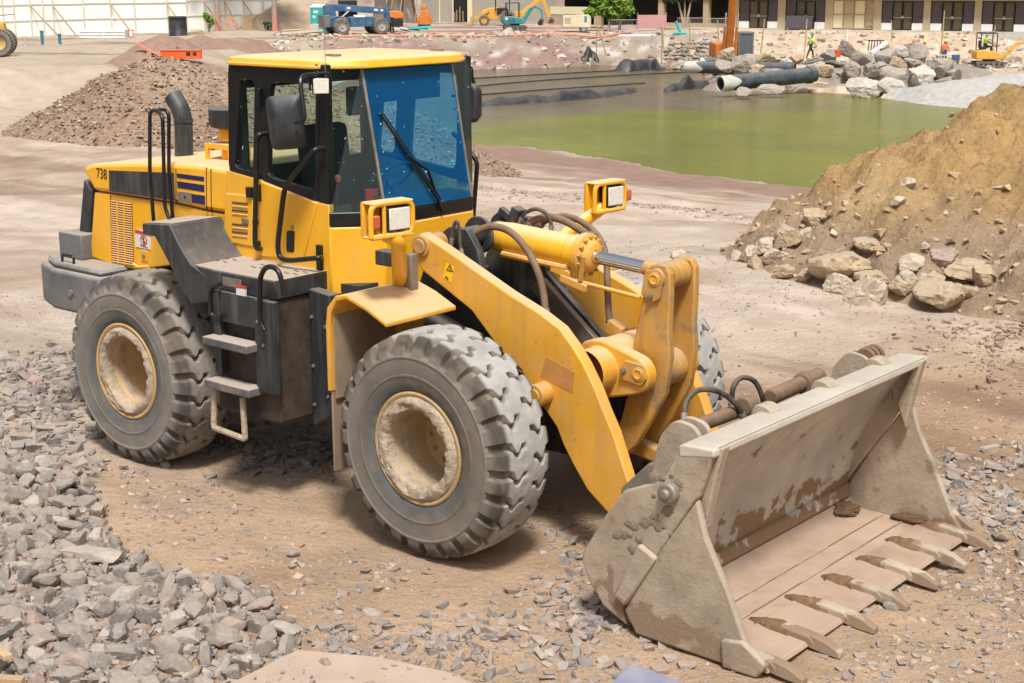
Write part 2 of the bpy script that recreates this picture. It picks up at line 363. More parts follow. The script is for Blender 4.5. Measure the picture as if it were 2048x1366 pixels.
def H(x, y, fine=True):
    x = np.asarray(x, float); y = np.asarray(y, float); s, d = xy2sd(x, y)
    lvl = -.85*sstep(48, 115, d)+.55*sstep(125, 150, d)*sstep(5, -25, s)
    pd = poly_sdf(s, d, POND)+fbm(s*.12, d*.12, 3, 5)*1.6
    slope = .122+.24*sstep(58, 78, d)
    z = np.minimum(lvl, np.where(pd > 0, WATER_Z+pd*slope, WATER_Z+pd*.25))
    k = poly_sdf(s, d, PIT)
    inpit = -2.5+np.maximum(k, 0)*.26
    z = np.where((k < 0) & (pd > 0), np.minimum(lvl, np.maximum(-2.5, np.minimum(z, -2.5+0*z))), np.minimum(z, np.where(k > 0, inpit, z)))
    z = np.maximum(z, WATER_Z-1.2)
    hs = poly_sdf(s, d, HEAP)
    z = z+.20*sstep(.1, -1.5, hs)
    if fine:
        amp = sstep(4, 30, d)
        z = z+fbm(s*.55, d*.55, 5, 103)*.38*sstep(72, 95, d)*sstep(9, 2, np.abs(pd-3))
        z = z+fbm(s*.35, d*.35, 4, 3)*(.03+.10*amp)+fbm(s*1.7, d*1.7, 3, 9)*(.022+.03*amp)
        z = z+fbm(s*6, d*6, 3, 21)*.012*(1-sstep(20, 40, d))
        # faint wheel ruts running out in front of and behind the machine
        for yy in (-1.0, 1.0, -2.6, -3.4): z = z-.022*np.exp(-((y-yy+.25*np.sin(x*.25))/.24)**2)*(1-sstep(25, 40, d))
        z = z-.02*np.exp(-(x*x+(y+1.02)**2)/.5)
    return z
def Hz(x, y): return float(H(np.array([x]), np.array([y]))[0])
def gnd(px, zoff=0):
    """where the sight line of a photo pixel meets the ground"""
    v = ray(px); ts = np.concatenate([np.linspace(5, 40, 700), np.linspace(40, 220, 1600)])
    P = CAM[None]+ts[:, None]*v[None]; h = H(P[:, 0], P[:, 1])
    i = int(np.argmax(P[:, 2] < h)); return Vector((P[i, 0], P[i, 1], h[i]+zoff))
def np_mesh(name, V, F):
    me = bpy.data.meshes.new(name); V = np.asarray(V, np.float32); F = np.asarray(F, np.int32); k = F.shape[1]
    me.vertices.add(len(V)); me.vertices.foreach_set('co', V.ravel()); me.loops.add(F.size); me.loops.foreach_set('vertex_index', F.ravel())
    me.polygons.add(len(F)); me.polygons.foreach_set('loop_start', np.arange(0, F.size, k, dtype=np.int32)); me.polygons.foreach_set('loop_total', np.full(len(F), k, np.int32))
    me.update(calc_edges=True); me.validate(); return me
def set_col(me, C, name='Col'):
    a = me.color_attributes.new(name, 'FLOAT_COLOR', 'POINT'); A = np.ones((len(me.vertices), 4), np.float32); A[:, :3] = C; a.data.foreach_set('color', A.ravel())

def lerp(a, b, t): return a*(1-t[..., None])+np.asarray(b)*t[..., None]
def ground_col(x, y):
    s, d = xy2sd(x, y); n1 = fbm(s*.25, d*.25, 4, 31); n2 = fbm(s*.9, d*.9, 4, 41); n3 = fbm(s*3, d*3, 3, 51)
    C = np.zeros(np.shape(s)+(3,))+np.array([.535, .38, .255])
    C = lerp(C, [.45, .325, .235], sstep(.1, .6, n2))
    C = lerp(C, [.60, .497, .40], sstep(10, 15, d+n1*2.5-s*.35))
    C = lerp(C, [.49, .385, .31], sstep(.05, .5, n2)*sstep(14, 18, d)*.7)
    xx, yy = np.asarray(x), np.asarray(y)
    tr = fbm(xx*.10+3, yy*1.5+.3*np.sin(xx*.3), 4, 131); tr2 = fbm((xx*.75+yy*.66)*.09, (yy*.75-xx*.66)*1.1, 4, 141)
    C = lerp(C, C*np.array([.74, .70, .66]), sstep(.10, .38, tr)*.8*sstep(45, 30, d)); C = lerp(C, C*np.array([1.10, 1.10, 1.12]), sstep(.12, .4, -tr)*sstep(45, 30, d))
    C = lerp(C, C*np.array([.76, .70, .66]), sstep(.12, .4, tr2)*sstep(11, 15, d)*sstep(50, 34, d)*.8)
    C = lerp(C, C*np.array([.80, .72, .66]), sstep(.05, .45, fbm(s*.5+7, d*.5, 4, 151))*sstep(60, 40, d)*.7)
    pd = poly_sdf(s, d, POND)
    red = sstep(14, 7, pd+n1*4+n2*2)*(1-sstep(55, 70, d))
    C = lerp(C, [.30, .185, .14], red*.9)
    C = lerp(C, [.47, .42, .36], sstep(1.6, .2, np.abs(pd-.6)+n2*.8)*(1-sstep(55, 70, d))*.7)
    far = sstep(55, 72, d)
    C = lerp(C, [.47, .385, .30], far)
    bank = far*sstep(9, 5, np.abs(pd+1))
    C = lerp(C, [.33, .265, .205], bank)
    C = lerp(C, [.30, .195, .165], far*sstep(.05, .3, fbm(s*.11, d*.3, 3, 61))*sstep(18, 12, s))
    C = lerp(C, [.52, .475, .42], bank*sstep(.1, .4, n2))
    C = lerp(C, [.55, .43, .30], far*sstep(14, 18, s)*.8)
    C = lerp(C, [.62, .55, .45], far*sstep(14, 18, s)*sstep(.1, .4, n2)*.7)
    C = lerp(C, [.46, .385, .27], sstep(-9, -14, s)*sstep(30, 40, d)*sstep(-.2, .4, n1)*.8)
    C = lerp(C, [.16, .13, .05], sstep(.1, -.8, pd)*(1-.7*far))
    k = 1+.16*n3+.10*n2
    return np.clip(C*k[..., None], .02, .9)
def build_ground():
    d = np.concatenate([np.linspace(-12, 3, 12), 3*np.exp(np.linspace(0, math.log(150/3), 470))[1:], np.array([170, 200, 260, 400, 800, 1500])])
    u = np.concatenate([np.linspace(-1.5, -.45, 26)[:-1], np.linspace(-.45, .45, 301), np.linspace(.45, 1.5, 26)[1:]])
    D, U = np.meshgrid(d, u, indexing='ij'); S = U*(D+np.where(D < 60, 1.5, 1.5)+np.maximum(0, 10-D)*.6)
    x, y = sd2xy(S, D); z = H(x, y); z = np.where(D > 160, -.5, z)
    V = np.stack([x, y, z], -1).reshape(-1, 3); n, m = D.shape
    i = np.arange((n-1)*m).reshape(n-1, m)[:, :-1].ravel(); F = np.stack([i, i+1, i+m+1, i+m], 1)
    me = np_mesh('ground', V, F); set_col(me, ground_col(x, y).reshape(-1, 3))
    m_ = mk('earth', (.4, .3, .2), .95, attr='Col', var=(1.3, .10), spots=[((.36, .30, .25), 26, .66, .05), ((.70, .62, .53), 34, .67, .03), ((.42, .31, .22), 9, .64, .10), ((.42, .31, .235), 3, .66, .12)],
            bump=[(4, .45), (16, .75), (60, .8)], spec=.2)
    return tag(link('ground', me, m_, smooth=180), kind='structure')
build_ground()

# pond
wm = bpy.data.materials.new('pond_water'); wm.use_nodes = True
_n = wm.node_tree.nodes; _l = wm.node_tree.links; _b = _n['Principled BSDF']
_b.inputs['Roughness'].default_value = .06; _b.inputs['IOR'].default_value = 1.33; _b.inputs['Specular IOR Level'].default_value = 0
_t = _n.new('ShaderNodeTexCoord'); _a = _n.new('ShaderNodeVertexColor'); _a.layer_name = 'Col'
_z = _n.new('ShaderNodeTexNoise'); _z.inputs['Scale'].default_value = .22; _z.inputs['Detail'].default_value = 4; _l.new(_t.outputs['Object'], _z.inputs[0])
_m = _n.new('ShaderNodeMix'); _m.data_type = 'RGBA'; _m.blend_type = 'MULTIPLY'; _m.inputs[0].default_value = .5
_cr = _n.new('ShaderNodeMapRange'); _cr.inputs['From Min'].default_value = .3; _cr.inputs['From Max'].default_value = .7; _cr.inputs['To Min'].default_value = .55; _cr.inputs['To Max'].default_value = 1.15
_l.new(_z.outputs[0], _cr.inputs[0]); _cc = _n.new('ShaderNodeCombineColor'); [_l.new(_cr.outputs[0], _cc.inputs[i]) for i in range(3)]
_l.new(_a.outputs[0], _m.inputs[6]); _l.new(_cc.outputs[0], _m.inputs[7]); _l.new(_m.outputs[2], _b.inputs['Base Color'])
_mp = _n.new('ShaderNodeMapping'); _mp.inputs['Rotation'].default_value = (0, 0, -RZ); _mp.inputs['Scale'].default_value = (1, 2.2, 1); _l.new(_t.outputs['Object'], _mp.inputs[0])
_w = _n.new('ShaderNodeTexNoise'); _w.inputs['Scale'].default_value = 2.2; _w.inputs['Detail'].default_value = 5; _l.new(_mp.outputs[0], _w.inputs[0])
_bp = _n.new('ShaderNodeBump'); _bp.inputs['Strength'].default_value = .32; _bp.inputs['Distance'].default_value = .12; _l.new(_w.outputs[0], _bp.inputs['Height']); _l.new(_bp.outputs[0], _b.inputs['Normal'])
_g = _n.new('ShaderNodeBsdfGlossy'); _g.inputs['Roughness'].default_value = .05; _l.new(_bp.outputs[0], _g.inputs['Normal'])
_lw = _n.new('ShaderNodeLayerWeight'); _pw = _n.new('ShaderNodeMath'); _pw.operation = 'POWER'; _l.new(_lw.outputs['Facing'], _pw.inputs[0]); _pw.inputs[1].default_value = 5
_fa = _n.new('ShaderNodeMath'); _fa.operation = 'MULTIPLY_ADD'; _l.new(_pw.outputs[0], _fa.inputs[0]); _fa.inputs[1].default_value = .6; _fa.inputs[2].default_value = .02
_mx = _n.new('ShaderNodeMixShader'); _l.new(_fa.outputs[0], _mx.inputs[0]); _l.new(_b.outputs[0], _mx.inputs[1]); _l.new(_g.outputs[0], _mx.inputs[2]); _l.new(_mx.outputs[0], _n['Material Output'].inputs[0])
def build_water():
    s = np.linspace(-22, 46, 80); d = np.linspace(36, 122, 90); D, S = np.meshgrid(d, s, indexing='ij'); x, y = sd2xy(S, D)
    V = np.stack([x, y, np.full_like(x, WATER_Z)], -1).reshape(-1, 3); n, m = D.shape
    i = np.arange((n-1)*m).reshape(n-1, m)[:, :-1].ravel(); me = np_mesh('pond_water', V, np.stack([i, i+1, i+m+1, i+m], 1))
    C = np.zeros(D.shape+(3,))+np.array([.19, .195, .010])
    C = lerp(C, [.25, .25, .045], sstep(8, -4, S)*.9)
    C = lerp(C, [.20, .155, .09], sstep(.2, .8, (D-(70+np.maximum(0, 6-S)*-1.0))/10)*sstep(22, 10, S))
    set_col(me, C.reshape(-1, 3)); return tag(link('pond_water', me, wm, smooth=180), kind='structure')
build_water()

# ---------------------------------------------------------------- mounds
def mound(name, crest, slope, mat, ext, res=.16, rough=.10, seed=1, colfn=None, nscale=.9, far_slope=None, power=1.0):
    s0, s1, d0, d1 = ext; s = np.arange(s0, s1, res); d = np.arange(d0, d1, res); D, S = np.meshgrid(d, s, indexing='ij')
    x, y = sd2xy(S, D); base = H(x, y)
    h = np.full(S.shape, -9.0)
    for i in range(len(crest)-1):
        a, b = np.array(crest[i]), np.array(crest[i+1]); e = b[:2]-a[:2]; t = np.clip(((S-a[0])*e[0]+(D-a[1])*e[1])/(e@e), 0, 1)
        cx, cy = a[0]+t*e[0], a[1]+t*e[1]; dist = np.sqrt((S-cx)**2+(D-cy)**2); sl = np.where(D > cy, far_slope or slope, slope)
        dist = np.sqrt(dist**2+.12)-.3
        h = np.maximum(h, a[2]+t*(b[2]-a[2])-sl*dist)
    env = np.clip(h*2+.3, 0, 1)
    ln = fbm(S*nscale, D*nscale, 5, seed, .55)
    h = h+(ln*rough*2+np.abs(fbm(S*nscale*2.3, D*nscale*2.3, 4, seed+5))*rough*1.2)*env
    z = base+np.maximum(h, -.25)
    V = np.stack([x, y, z], -1).reshape(-1, 3); n, m = D.shape
    keep = (np.maximum(np.maximum(h[:-1, :-1], h[1:, :-1]), np.maximum(h[:-1, 1:], h[1:, 1:])) > -.05).ravel()
    i = np.arange((n-1)*m).reshape(n-1, m)[:, :-1].ravel()[keep]; F = np.stack([i, i+1, i+m+1, i+m], 1)
    used = np.unique(F); remap = np.zeros(len(V), int); remap[used] = np.arange(len(used))
    me = np_mesh(name, V[used], remap[F])
    if colfn is not None: set_col(me, colfn(S, D, h).reshape(-1, 3)[used])
    return tag(link(name, me, mat, smooth=180), kind='structure'), (S, D, z, h)
earth_heap = mk('heap_earth', (.4, .3, .2), .95, attr='Col', var=(2.2, .2), spots=[((.66, .54, .40), 16, .68, .05), ((.34, .24, .15), 9, .66, .08)], bump=[(3, .6), (12, 1), (45, 1)], spec=.2)
gravelly = mk('brown_gravel', (.4, .3, .2), .95, attr='Col', var=(5, .3), spots=[((.55, .46, .39), 14, .67, .05), ((.20, .13, .095), 12, .65, .08), ((.22, .145, .105), 22, .63, .06)], bump=[(6, .5), (16, 1), (50, .9)], spec=.2)
def col_brown(S, D, h):
    n = fbm(S*.6, D*.6, 4, 77); C = np.zeros(S.shape+(3,))+np.array([.34, .235, .165]); C = lerp(C, [.40, .30, .22], sstep(0, .5, n)); C = lerp(C, [.25, .165, .12], sstep(.1, .6, fbm(S*.5+9, D*.5, 3, 79))*.8); return C
BM, _bm = mound('gravel_mound', [(-8.6, 37.2, 1.98), (-8.0, 37.0, 1.98), (-7.2, 37, 1.74), (-3.2, 37.2, 1.75), (-1.8, 38.6, 1.0)], .57, gravelly, (-15, 2, 30, 46), .12, .07, 3, col_brown, 1.1)
def col_heap(S, D, h):
    n = fbm(S*.7, D*.7, 4, 87); C = np.zeros(S.shape+(3,))+np.array([.60, .385, .17]); C = lerp(C, [.50, .325, .155], sstep(0, .5, n))
    C = lerp(C, [.70, .50, .27], sstep(.15, .6, fbm(S*.5+4, D*.8, 3, 88))*.7)
    grav = sstep(1.15, .55, h+n*.45); C = lerp(C, [.46, .345, .25], grav*.8)
    C = lerp(C, [.30, .21, .15], sstep(5.2, 6.4, S-(D-15.5)*.25+n*.5)*sstep(1.9, 1.2, h)*.85)
    return C
DH, _dh = mound('dirt_heap', [(3.7, 20.2, .0), (4.3, 20.5, .30), (5.4, 20.5, 1.12), (6.9, 20.1, 2.28), (9, 20, 3.1), (13, 20, 3.2)], .60, earth_heap, (2.2, 17, 13.0, 26), .06, .19, 13, col_heap, 1.7, .8)
def heap_z(s, d):
    S, D, z, h = _dh; j = int(round((s-S[0, 0])/(S[0, 1]-S[0, 0]))); i = int(round((d-D[0, 0])/(D[1, 0]-D[0, 0]))); i = min(max(i, 0), S.shape[0]-1); j = min(max(j, 0), S.shape[1]-1); return float(z[i, j])
def brown_z(s, d):
    S, D, z, h = _bm; j = int(round((s-S[0, 0])/(S[0, 1]-S[0, 0]))); i = int(round((d-D[0, 0])/(D[1, 0]-D[0, 0]))); i = min(max(i, 0), S.shape[0]-1); j = min(max(j, 0), S.shape[1]-1); return float(z[i, j])
pale_gravel = mk('pale_gravel', (.47, .45, .42), .95, var=(3, .2), spots=((.3, .28, .26), 9, .6, .1), bump=[(8, .7)], spec=.2)
mound('pale_gravel_slope', [(25.2, 80, .9), (29, 81, 1.3), (34, 82, 1.3)], .17, pale_gravel, (17, 36, 70, 88), .4, .05, 23)
redm = mk('red_brown_earth', (.30, .195, .155), .95, var=(2, .2), spots=((.45, .38, .32), 6, .66, .08), bump=[(4, .5)], spec=.2)
for i, (px, py, dd, hh) in enumerate([(342, 76, 93, 1.0), (412, 76, 96, .8), (452, 79, 95, .72), (494, 80, 94, .78), (540, 81, 95, .66), (600, 84, 96, .6)]):
    s = (px-1024)/FPX*dd; mound('earth_mound', [(s, dd, hh), (s+.5, dd+.3, hh*.85)], .5, redm, (s-3, s+3.6, dd-3, dd+3), .2, .06, 40+i)
mound('earth_mound', [(-5.5, 66, 1.5), (-2.9, 66, .95)], .45, redm, (-10, 2, 60, 72), .25, .06, 50)
mound('sand_pile', [(-20.5, 136, 2.6), (-18, 136, 1.9)], .6, mk('sandy_soil', (.42, .32, .22), .95, var=(1, .2), bump=[(3, .4)]), (-27, -13, 130, 142), .35, .1, 60)

# ---------------------------------------------------------------- stones
def rock_mesh(name, seed, sub=3, planes=13, elong=(1, .8, .65), nz=.05, soft=.0):
    """angular stone: a ball cut by random planes, with a little surface noise"""
    rs = np.random.default_rng(seed); bm = bmesh.new(); bmesh.ops.create_icosphere(bm, subdivisions=sub, radius=1)
    N = rs.normal(size=(planes, 3)); N /= np.linalg.norm(N, axis=1)[:, None]; dk = rs.uniform(.55, .95, planes)
    V = np.array([v.co[:] for v in bm.verts]); V /= np.linalg.norm(V, axis=1)[:, None]
    dots = V@N.T; r = np.where(dots > .05, dk/np.maximum(dots, .05), 9).min(1); r = np.minimum(r, 1.15)
    for k, v in enumerate(bm.verts):
        q = Vector(V[k])*float(r[k]); q *= 1+nz*mnoise.fractal(Vector(V[k])*3+Vector((seed, 0, 0)), .7, 2, 4)
        v.co = Vector((q.x*elong[0], q.y*elong[1], q.z*elong[2]))
    me = bpy.data.meshes.new(name); bm.to_mesh(me); bm.free(); return me
def stone_mat(name, col, bump=[(9, .4), (40, .4)], spots=None, var=.25):
    m = mk(name, col, .9, var=(2.3, var), bump=bump, spots=spots, dust=((.50, .42, .34), .35, .35, 4), spec=.25)
    return m
SM = {'grey': stone_mat('grey_stone', (.245, .222, .208)), 'grey2': stone_mat('warm_grey_stone', (.285, .245, .212)), 'dark': stone_mat('dark_stone', (.10, .105, .115), var=.15),
      'pink': stone_mat('pinkish_stone', (.38, .28, .235)), 'red': stone_mat('brick_red_stone', (.33, .085, .05)), 'pale': stone_mat('pale_stone', (.50, .45, .39)),
      'tan': stone_mat('tan_boulder', (.46, .345, .215)), 'tanpale': stone_mat('pale_tan_boulder', (.60, .51, .39)), 'boulder': stone_mat('grey_boulder', (.33, .295, .255), bump=[(2.2, .5), (9, .5)]),
      'boulder_pale': stone_mat('whitish_boulder', (.56, .53, .47), bump=[(2.2, .5), (9, .5)])}
def variants(n, seed, **kw): return [rock_mesh('stone', seed+i, **kw) for i in range(n)]
RV = [rock_mesh('stone', 100+i, sub=3, planes=11+i % 5, elong=(1, random.uniform(.62, .95), random.uniform(.5, .8)), nz=.04) for i in range(14)]
RVm = {}
def put_stone(me, mat, loc, size, rot=None, name='stone'):
    key = (me.name, mat.name)
    if key not in RVm:
        c = me.copy(); c.materials.clear(); c.materials.append(mat)
        for p in c.polygons: p.use_smooth = True
        c.set_sharp_from_angle(angle=rad(22)); RVm[key] = c
    o = bpy.data.objects.new(name, RVm[key]); COL.objects.link(o); o.location = loc; o.scale = (size,)*3 if isinstance(size, (int, float)) else size
    o.rotation_euler = rot if rot else (random.uniform(0, 6.3), random.uniform(-.5, .5), random.uniform(0, 6.3)); return o
def scatter_stuff(name, label, cat, pts, sizes, cols, base_n=16, sub=1, seed=500):
    """many small stones joined into one mesh"""
    bases = []
    for i in range(base_n):
        rr = np.random.default_rng(seed+i); bm = bmesh.new(); q = np.array([(a, b, c) for a in (-1, 1) for b in (-1, 1) for c in (-1, 1)], float)*.68+rr.uniform(-.45, .45, (8, 3)); q = q[rr.permutation(8)[:7 if i % 3 else 6]]; ell = (1.15, rr.uniform(.65, .95), rr.uniform(.45, .8)); [bm.verts.new((a*ell[0], b*ell[1], c*ell[2])) for a, b, c in q]; bmesh.ops.convex_hull(bm, input=bm.verts); bmesh.ops.triangulate(bm, faces=bm.faces); [bm.verts.remove(v) for v in list(bm.verts) if not v.link_faces]; bm.verts.index_update(); V = np.array([v.co[:] for v in bm.verts]); F = np.array([[v.index for v in f.verts] for f in bm.faces]); bm.free(); bases.append((V, F))
    VV = []; FF = []; CCo = []; off = 0; rs = np.random.default_rng(seed)
    for b, (V, F) in enumerate(bases):
        idx = np.arange(b, len(pts), base_n)
        if not len(idx): continue
        n = len(idx); a = rs.uniform(0, 6.28, n); t = rs.uniform(-.5, .5, n); sc = np.asarray(sizes)[idx]
        ca, sa, ct, st = np.cos(a), np.sin(a), np.cos(t), np.sin(t)
        R = np.zeros((n, 3, 3)); R[:, 0, 0] = ca; R[:, 0, 1] = -sa*ct; R[:, 0, 2] = sa*st; R[:, 1, 0] = sa; R[:, 1, 1] = ca*ct; R[:, 1, 2] = -ca*st; R[:, 2, 1] = st; R[:, 2, 2] = ct
        P = np.einsum('nij,vj->nvi', R, V)*sc[:, None, None]+np.asarray(pts)[idx][:, None, :]
        VV.append(P.reshape(-1, 3)); FF.append((F[None]+(np.arange(n)*len(V))[:, None, None]+off).reshape(-1, 3)); CCo.append(np.repeat(np.asarray(cols)[idx], len(V), 0)); off += n*len(V)
    me = np_mesh(name, np.concatenate(VV), np.concatenate(FF)); set_col(me, np.concatenate(CCo))
    m = mk(name+'_stone', (.3, .3, .3), .92, attr='Col', var=(30, .25), bump=[(60, .4)], dust=((.46, .37, .285), .25, .25, 12), spec=.25)
    return tag(link(name, me, m, smooth=0), label, cat, kind='stuff')
PAL = np.array([[.235, .215, .21], [.27, .24, .225], [.31, .265, .235], [.195, .185, .188], [.30, .22, .19], [.37, .325, .285], [.25, .22, .20]])
def in_px_poly(n, poly, rs, z=0):
    """random ground points inside a polygon drawn on the photograph"""
    P = np.array([px_sd(p, z) for p in poly]); out = []
    while len(out) < n:
        s = rs.uniform(P[:, 0].min(), P[:, 0].max(), n*2); d = rs.uniform(P[:, 1].min(), P[:, 1].max(), n*2)
        k = poly_sdf(s, d, [tuple(q) for q in P]) < 0; out += list(zip(s[k], d[k]))
    return np.array(out[:n])
def wheel_clear(x, y): # keep stones out of the machine's footprint of tyres
    return not any(abs(x-wx) < .72 and abs(y-wy) < .32 for wx in (0, -3.04) for wy in (-1.02, 1.02))
rs = np.random.default_rng(11)
# the heap of crushed stone: big pieces first
heap_poly = [(-60, 890), (110, 935), (200, 990), (225, 1085), (330, 1135), (480, 1155), (555, 1215), (605, 1262), (590, 1310), (430, 1400), (-60, 1400)]
cand = in_px_poly(9000, heap_poly, rs); placed = []
def try_place(s, d, r, k=.72):
    for (a, b, c) in placed:
        if (a-s)**2+(b-d)**2 < (k*(r+c))**2: return False
    placed.append((s, d, r)); return True
hp = [px_sd(p, 0) for p in heap_poly]; inner = poly_sdf(cand[:, 0], cand[:, 1], hp)
sizes = np.sort(np.clip(rs.lognormal(-3.2, .44, 9000), .020, .10))[::-1]
big = []
SPECIAL = [((190, 1088), .17, 'pale', 'large flat dusty pale rock slab lying on the grey stone heap', (1.25, .8, .45)), ((318, 1254), .045, 'red', 'small brick red stone among the grey stones of the heap', (1.3, .8, .6)),
           ((18, 1246), .10, 'dark', 'black angular stone at the left edge of the stone heap', (1.5, .7, .6)), ((400, 1175), .08, 'grey', None, (1, 1, .8))]
for (px, r, mt, lab, sc) in SPECIAL:
    s, d = px_sd(px, .15); placed.append((s, d, r)); x, y = sd2xy(s, d)
    if lab:
        o = put_stone(RV[3], SM[mt], (x, y, Hz(x, y)+r*.35), [r*q for q in sc], (0, .1, random.uniform(0, 3))); tag(o, lab, 'stone')
    else: big.append((s, d, r))
for i, r in enumerate(sizes):
    s, d = cand[i]
    if inner[i] > -.05 and r > .07: continue
    if try_place(s, d, r): big.append((s, d, r))
big.sort(key=lambda q: -q[2]/q[1])
mats = ['grey', 'grey', 'grey2', 'grey2', 'grey', 'pink', 'grey2', 'pale']
for i, (s, d, r) in enumerate(big[:280]):
    x, y = sd2xy(s, d); o = put_stone(RV[i % 14], SM[mats[int(rs.integers(0, 8))]], (x, y, Hz(x, y)+r*rs.uniform(.1, .45)), r)
    tag(o, 'loose grey angular crushed stone in the foreground stone heap', 'stone', 'stones of the foreground heap')
rest = big[280:]
P = []; S_ = []; Cc = []
for (s, d, r) in rest:
    x, y = sd2xy(s, d); P.append((x, y, Hz(x, y)+r*.2)); S_.append(r); Cc.append(PAL[rs.integers(0, 7)]*rs.uniform(.8, 1.2))
fill = in_px_poly(2600, heap_poly, rs); x, y = sd2xy(fill[:, 0], fill[:, 1]); z = H(x, y)
for k in range(len(fill)): P.append((x[k], y[k], z[k]+.01)); S_.append(rs.uniform(.014, .04)); Cc.append(PAL[rs.integers(0, 7)]*rs.uniform(.75, 1.2))
scatter_stuff('heap_gravel', 'small broken stones filling the gaps of the foreground heap', 'gravel', P, S_, Cc, sub=2)
# loose gravel elsewhere on the ground
def gravel(poly, n, lo, hi, pal=PAL, emb=.15, out=None):
    q = in_px_poly(n, poly, rs); q = q+rs.normal(size=q.shape)*np.minimum(.35, .02*q[:, 1:2]); keep = fbm(q[:, 0]*1.6, q[:, 1]*1.6, 3, 97)+rs.uniform(-.5, .5, n) > -.25; x, y = sd2xy(q[:, 0], q[:, 1]); z = H(x, y)
    for k in range(n):
        if not keep[k]: continue
        if not wheel_clear(x[k], y[k]): continue
        r = lo+(hi-lo)*rs.random()**2.6; out[0].append((x[k], y[k], z[k]+r*emb)); out[1].append(r); out[2].append(pal[rs.integers(0, len(pal))]*rs.uniform(.75, 1.2))
G = ([], [], [])
TANP = np.concatenate([PAL, np.array([[.42, .32, .23], [.48, .39, .30], [.36, .26, .19], [.44, .37, .30]])])
gravel([(-40, 700), (70, 705), (165, 722), (185, 830), (200, 960), (230, 1010), (-40, 920)], 1500, .015, .075, PAL, .15, G)
gravel([(180, 900), (420, 900), (640, 1200), (640, 1300), (560, 1230), (330, 1120)], 520, .006, .036, TANP, .1, G)
gravel([(290, 900), (660, 850), (700, 930), (330, 950)], 900, .012, .06, PAL*.8, .2, G)
gravel([(640, 1235), (900, 1250), (1100, 1240), (1180, 1170), (1290, 1260), (1300, 1400), (560, 1400)], 1500, .008, .055, PAL, .1, G)
gravel([(500, 1080), (780, 1110), (900, 1190), (640, 1190)], 200, .006, .04, TANP, .1, G)
gravel([(1090, 1100), (1180, 1050), (1200, 1260), (1120, 1240)], 400, .01, .05, PAL, .2, G)
gravel([(1880, 900), (2090, 880), (2090, 1400), (1640, 1400), (1900, 1130)], 2600, .005, .034, TANP, .1, G)
gravel([(1880, 920), (2090, 920), (2090, 1110), (1950, 1090)], 350, .02, .07, PAL, .2, G)
gravel([(-40, 560), (700, 560), (700, 900), (2090, 760), (2090, 1400), (-40, 1400)], 16000, .003, .016, TANP, .1, G)
gravel([(900, 400), (2090, 640), (2090, 900), (1300, 760)], 2600, .006, .025, TANP, .1, G)
gravel([(1850, 640), (2090, 650), (2090, 800), (1900, 740)], 700, .012, .05, np.array([[.25, .17, .12], [.3, .21, .15], [.36, .28, .21]]), .2, G)
gravel([(950, 300), (1640, 385), (1640, 440), (950, 360)], 1200, .015, .05, np.array([[.3, .2, .16], [.4, .32, .27], [.5, .43, .37]]), .2, G)
scatter_stuff('ground_gravel', 'scattered loose gravel and small stones on the bare earth', 'gravel', *G, seed=700)
# stones on the two heaps
P = []; S_ = []; Cc = []
S, D, z, h = _dh; ok = np.argwhere(h > .02); k = rs.integers(0, len(ok), 26000)
for (i, j) in ok[k]:
    s, d = S[i, j], D[i, j]; low = np.clip(1.45-h[i, j], 0, 1)
    if rs.random() > .06+.94*low**1.5: continue
    r = .006+.07*rs.random()**5.5; x, y = sd2xy(s+rs.uniform(-.04, .04), d+rs.uniform(-.04, .04)); P.append((x, y, z[i, j]+r*.05)); S_.append(r)
    Cc.append(np.array([[.54, .38, .22], [.46, .32, .20], [.58, .44, .29], [.38, .27, .20], [.50, .37, .24]])[rs.integers(0, 5)]*rs.uniform(.75, 1.2))
scatter_stuff('heap_stones', 'small clods and stones strewn over the ochre dirt heap', 'stones', P, S_, Cc, seed=800)
P = []; S_ = []; Cc = []
S, D, z, h = _bm; ok = np.argwhere(h > -.02); k = rs.integers(0, len(ok), 48000)
for (i, j) in ok[k]:
    r = .007+.05*rs.random()**7; x, y = sd2xy(S[i, j]+rs.uniform(-.07, .07), D[i, j]+rs.uniform(-.07, .07)); P.append((x, y, z[i, j]+r*.2)); S_.append(r)
    Cc.append(np.array([[.34, .235, .165], [.27, .18, .13], [.39, .29, .21], [.46, .37, .29], [.20, .13, .095]])[rs.integers(0, 5)]*rs.uniform(.75, 1.2))
scatter_stuff('mound_stones', 'coarse stones covering the brown gravel mound', 'stones', P, S_, Cc, seed=900)
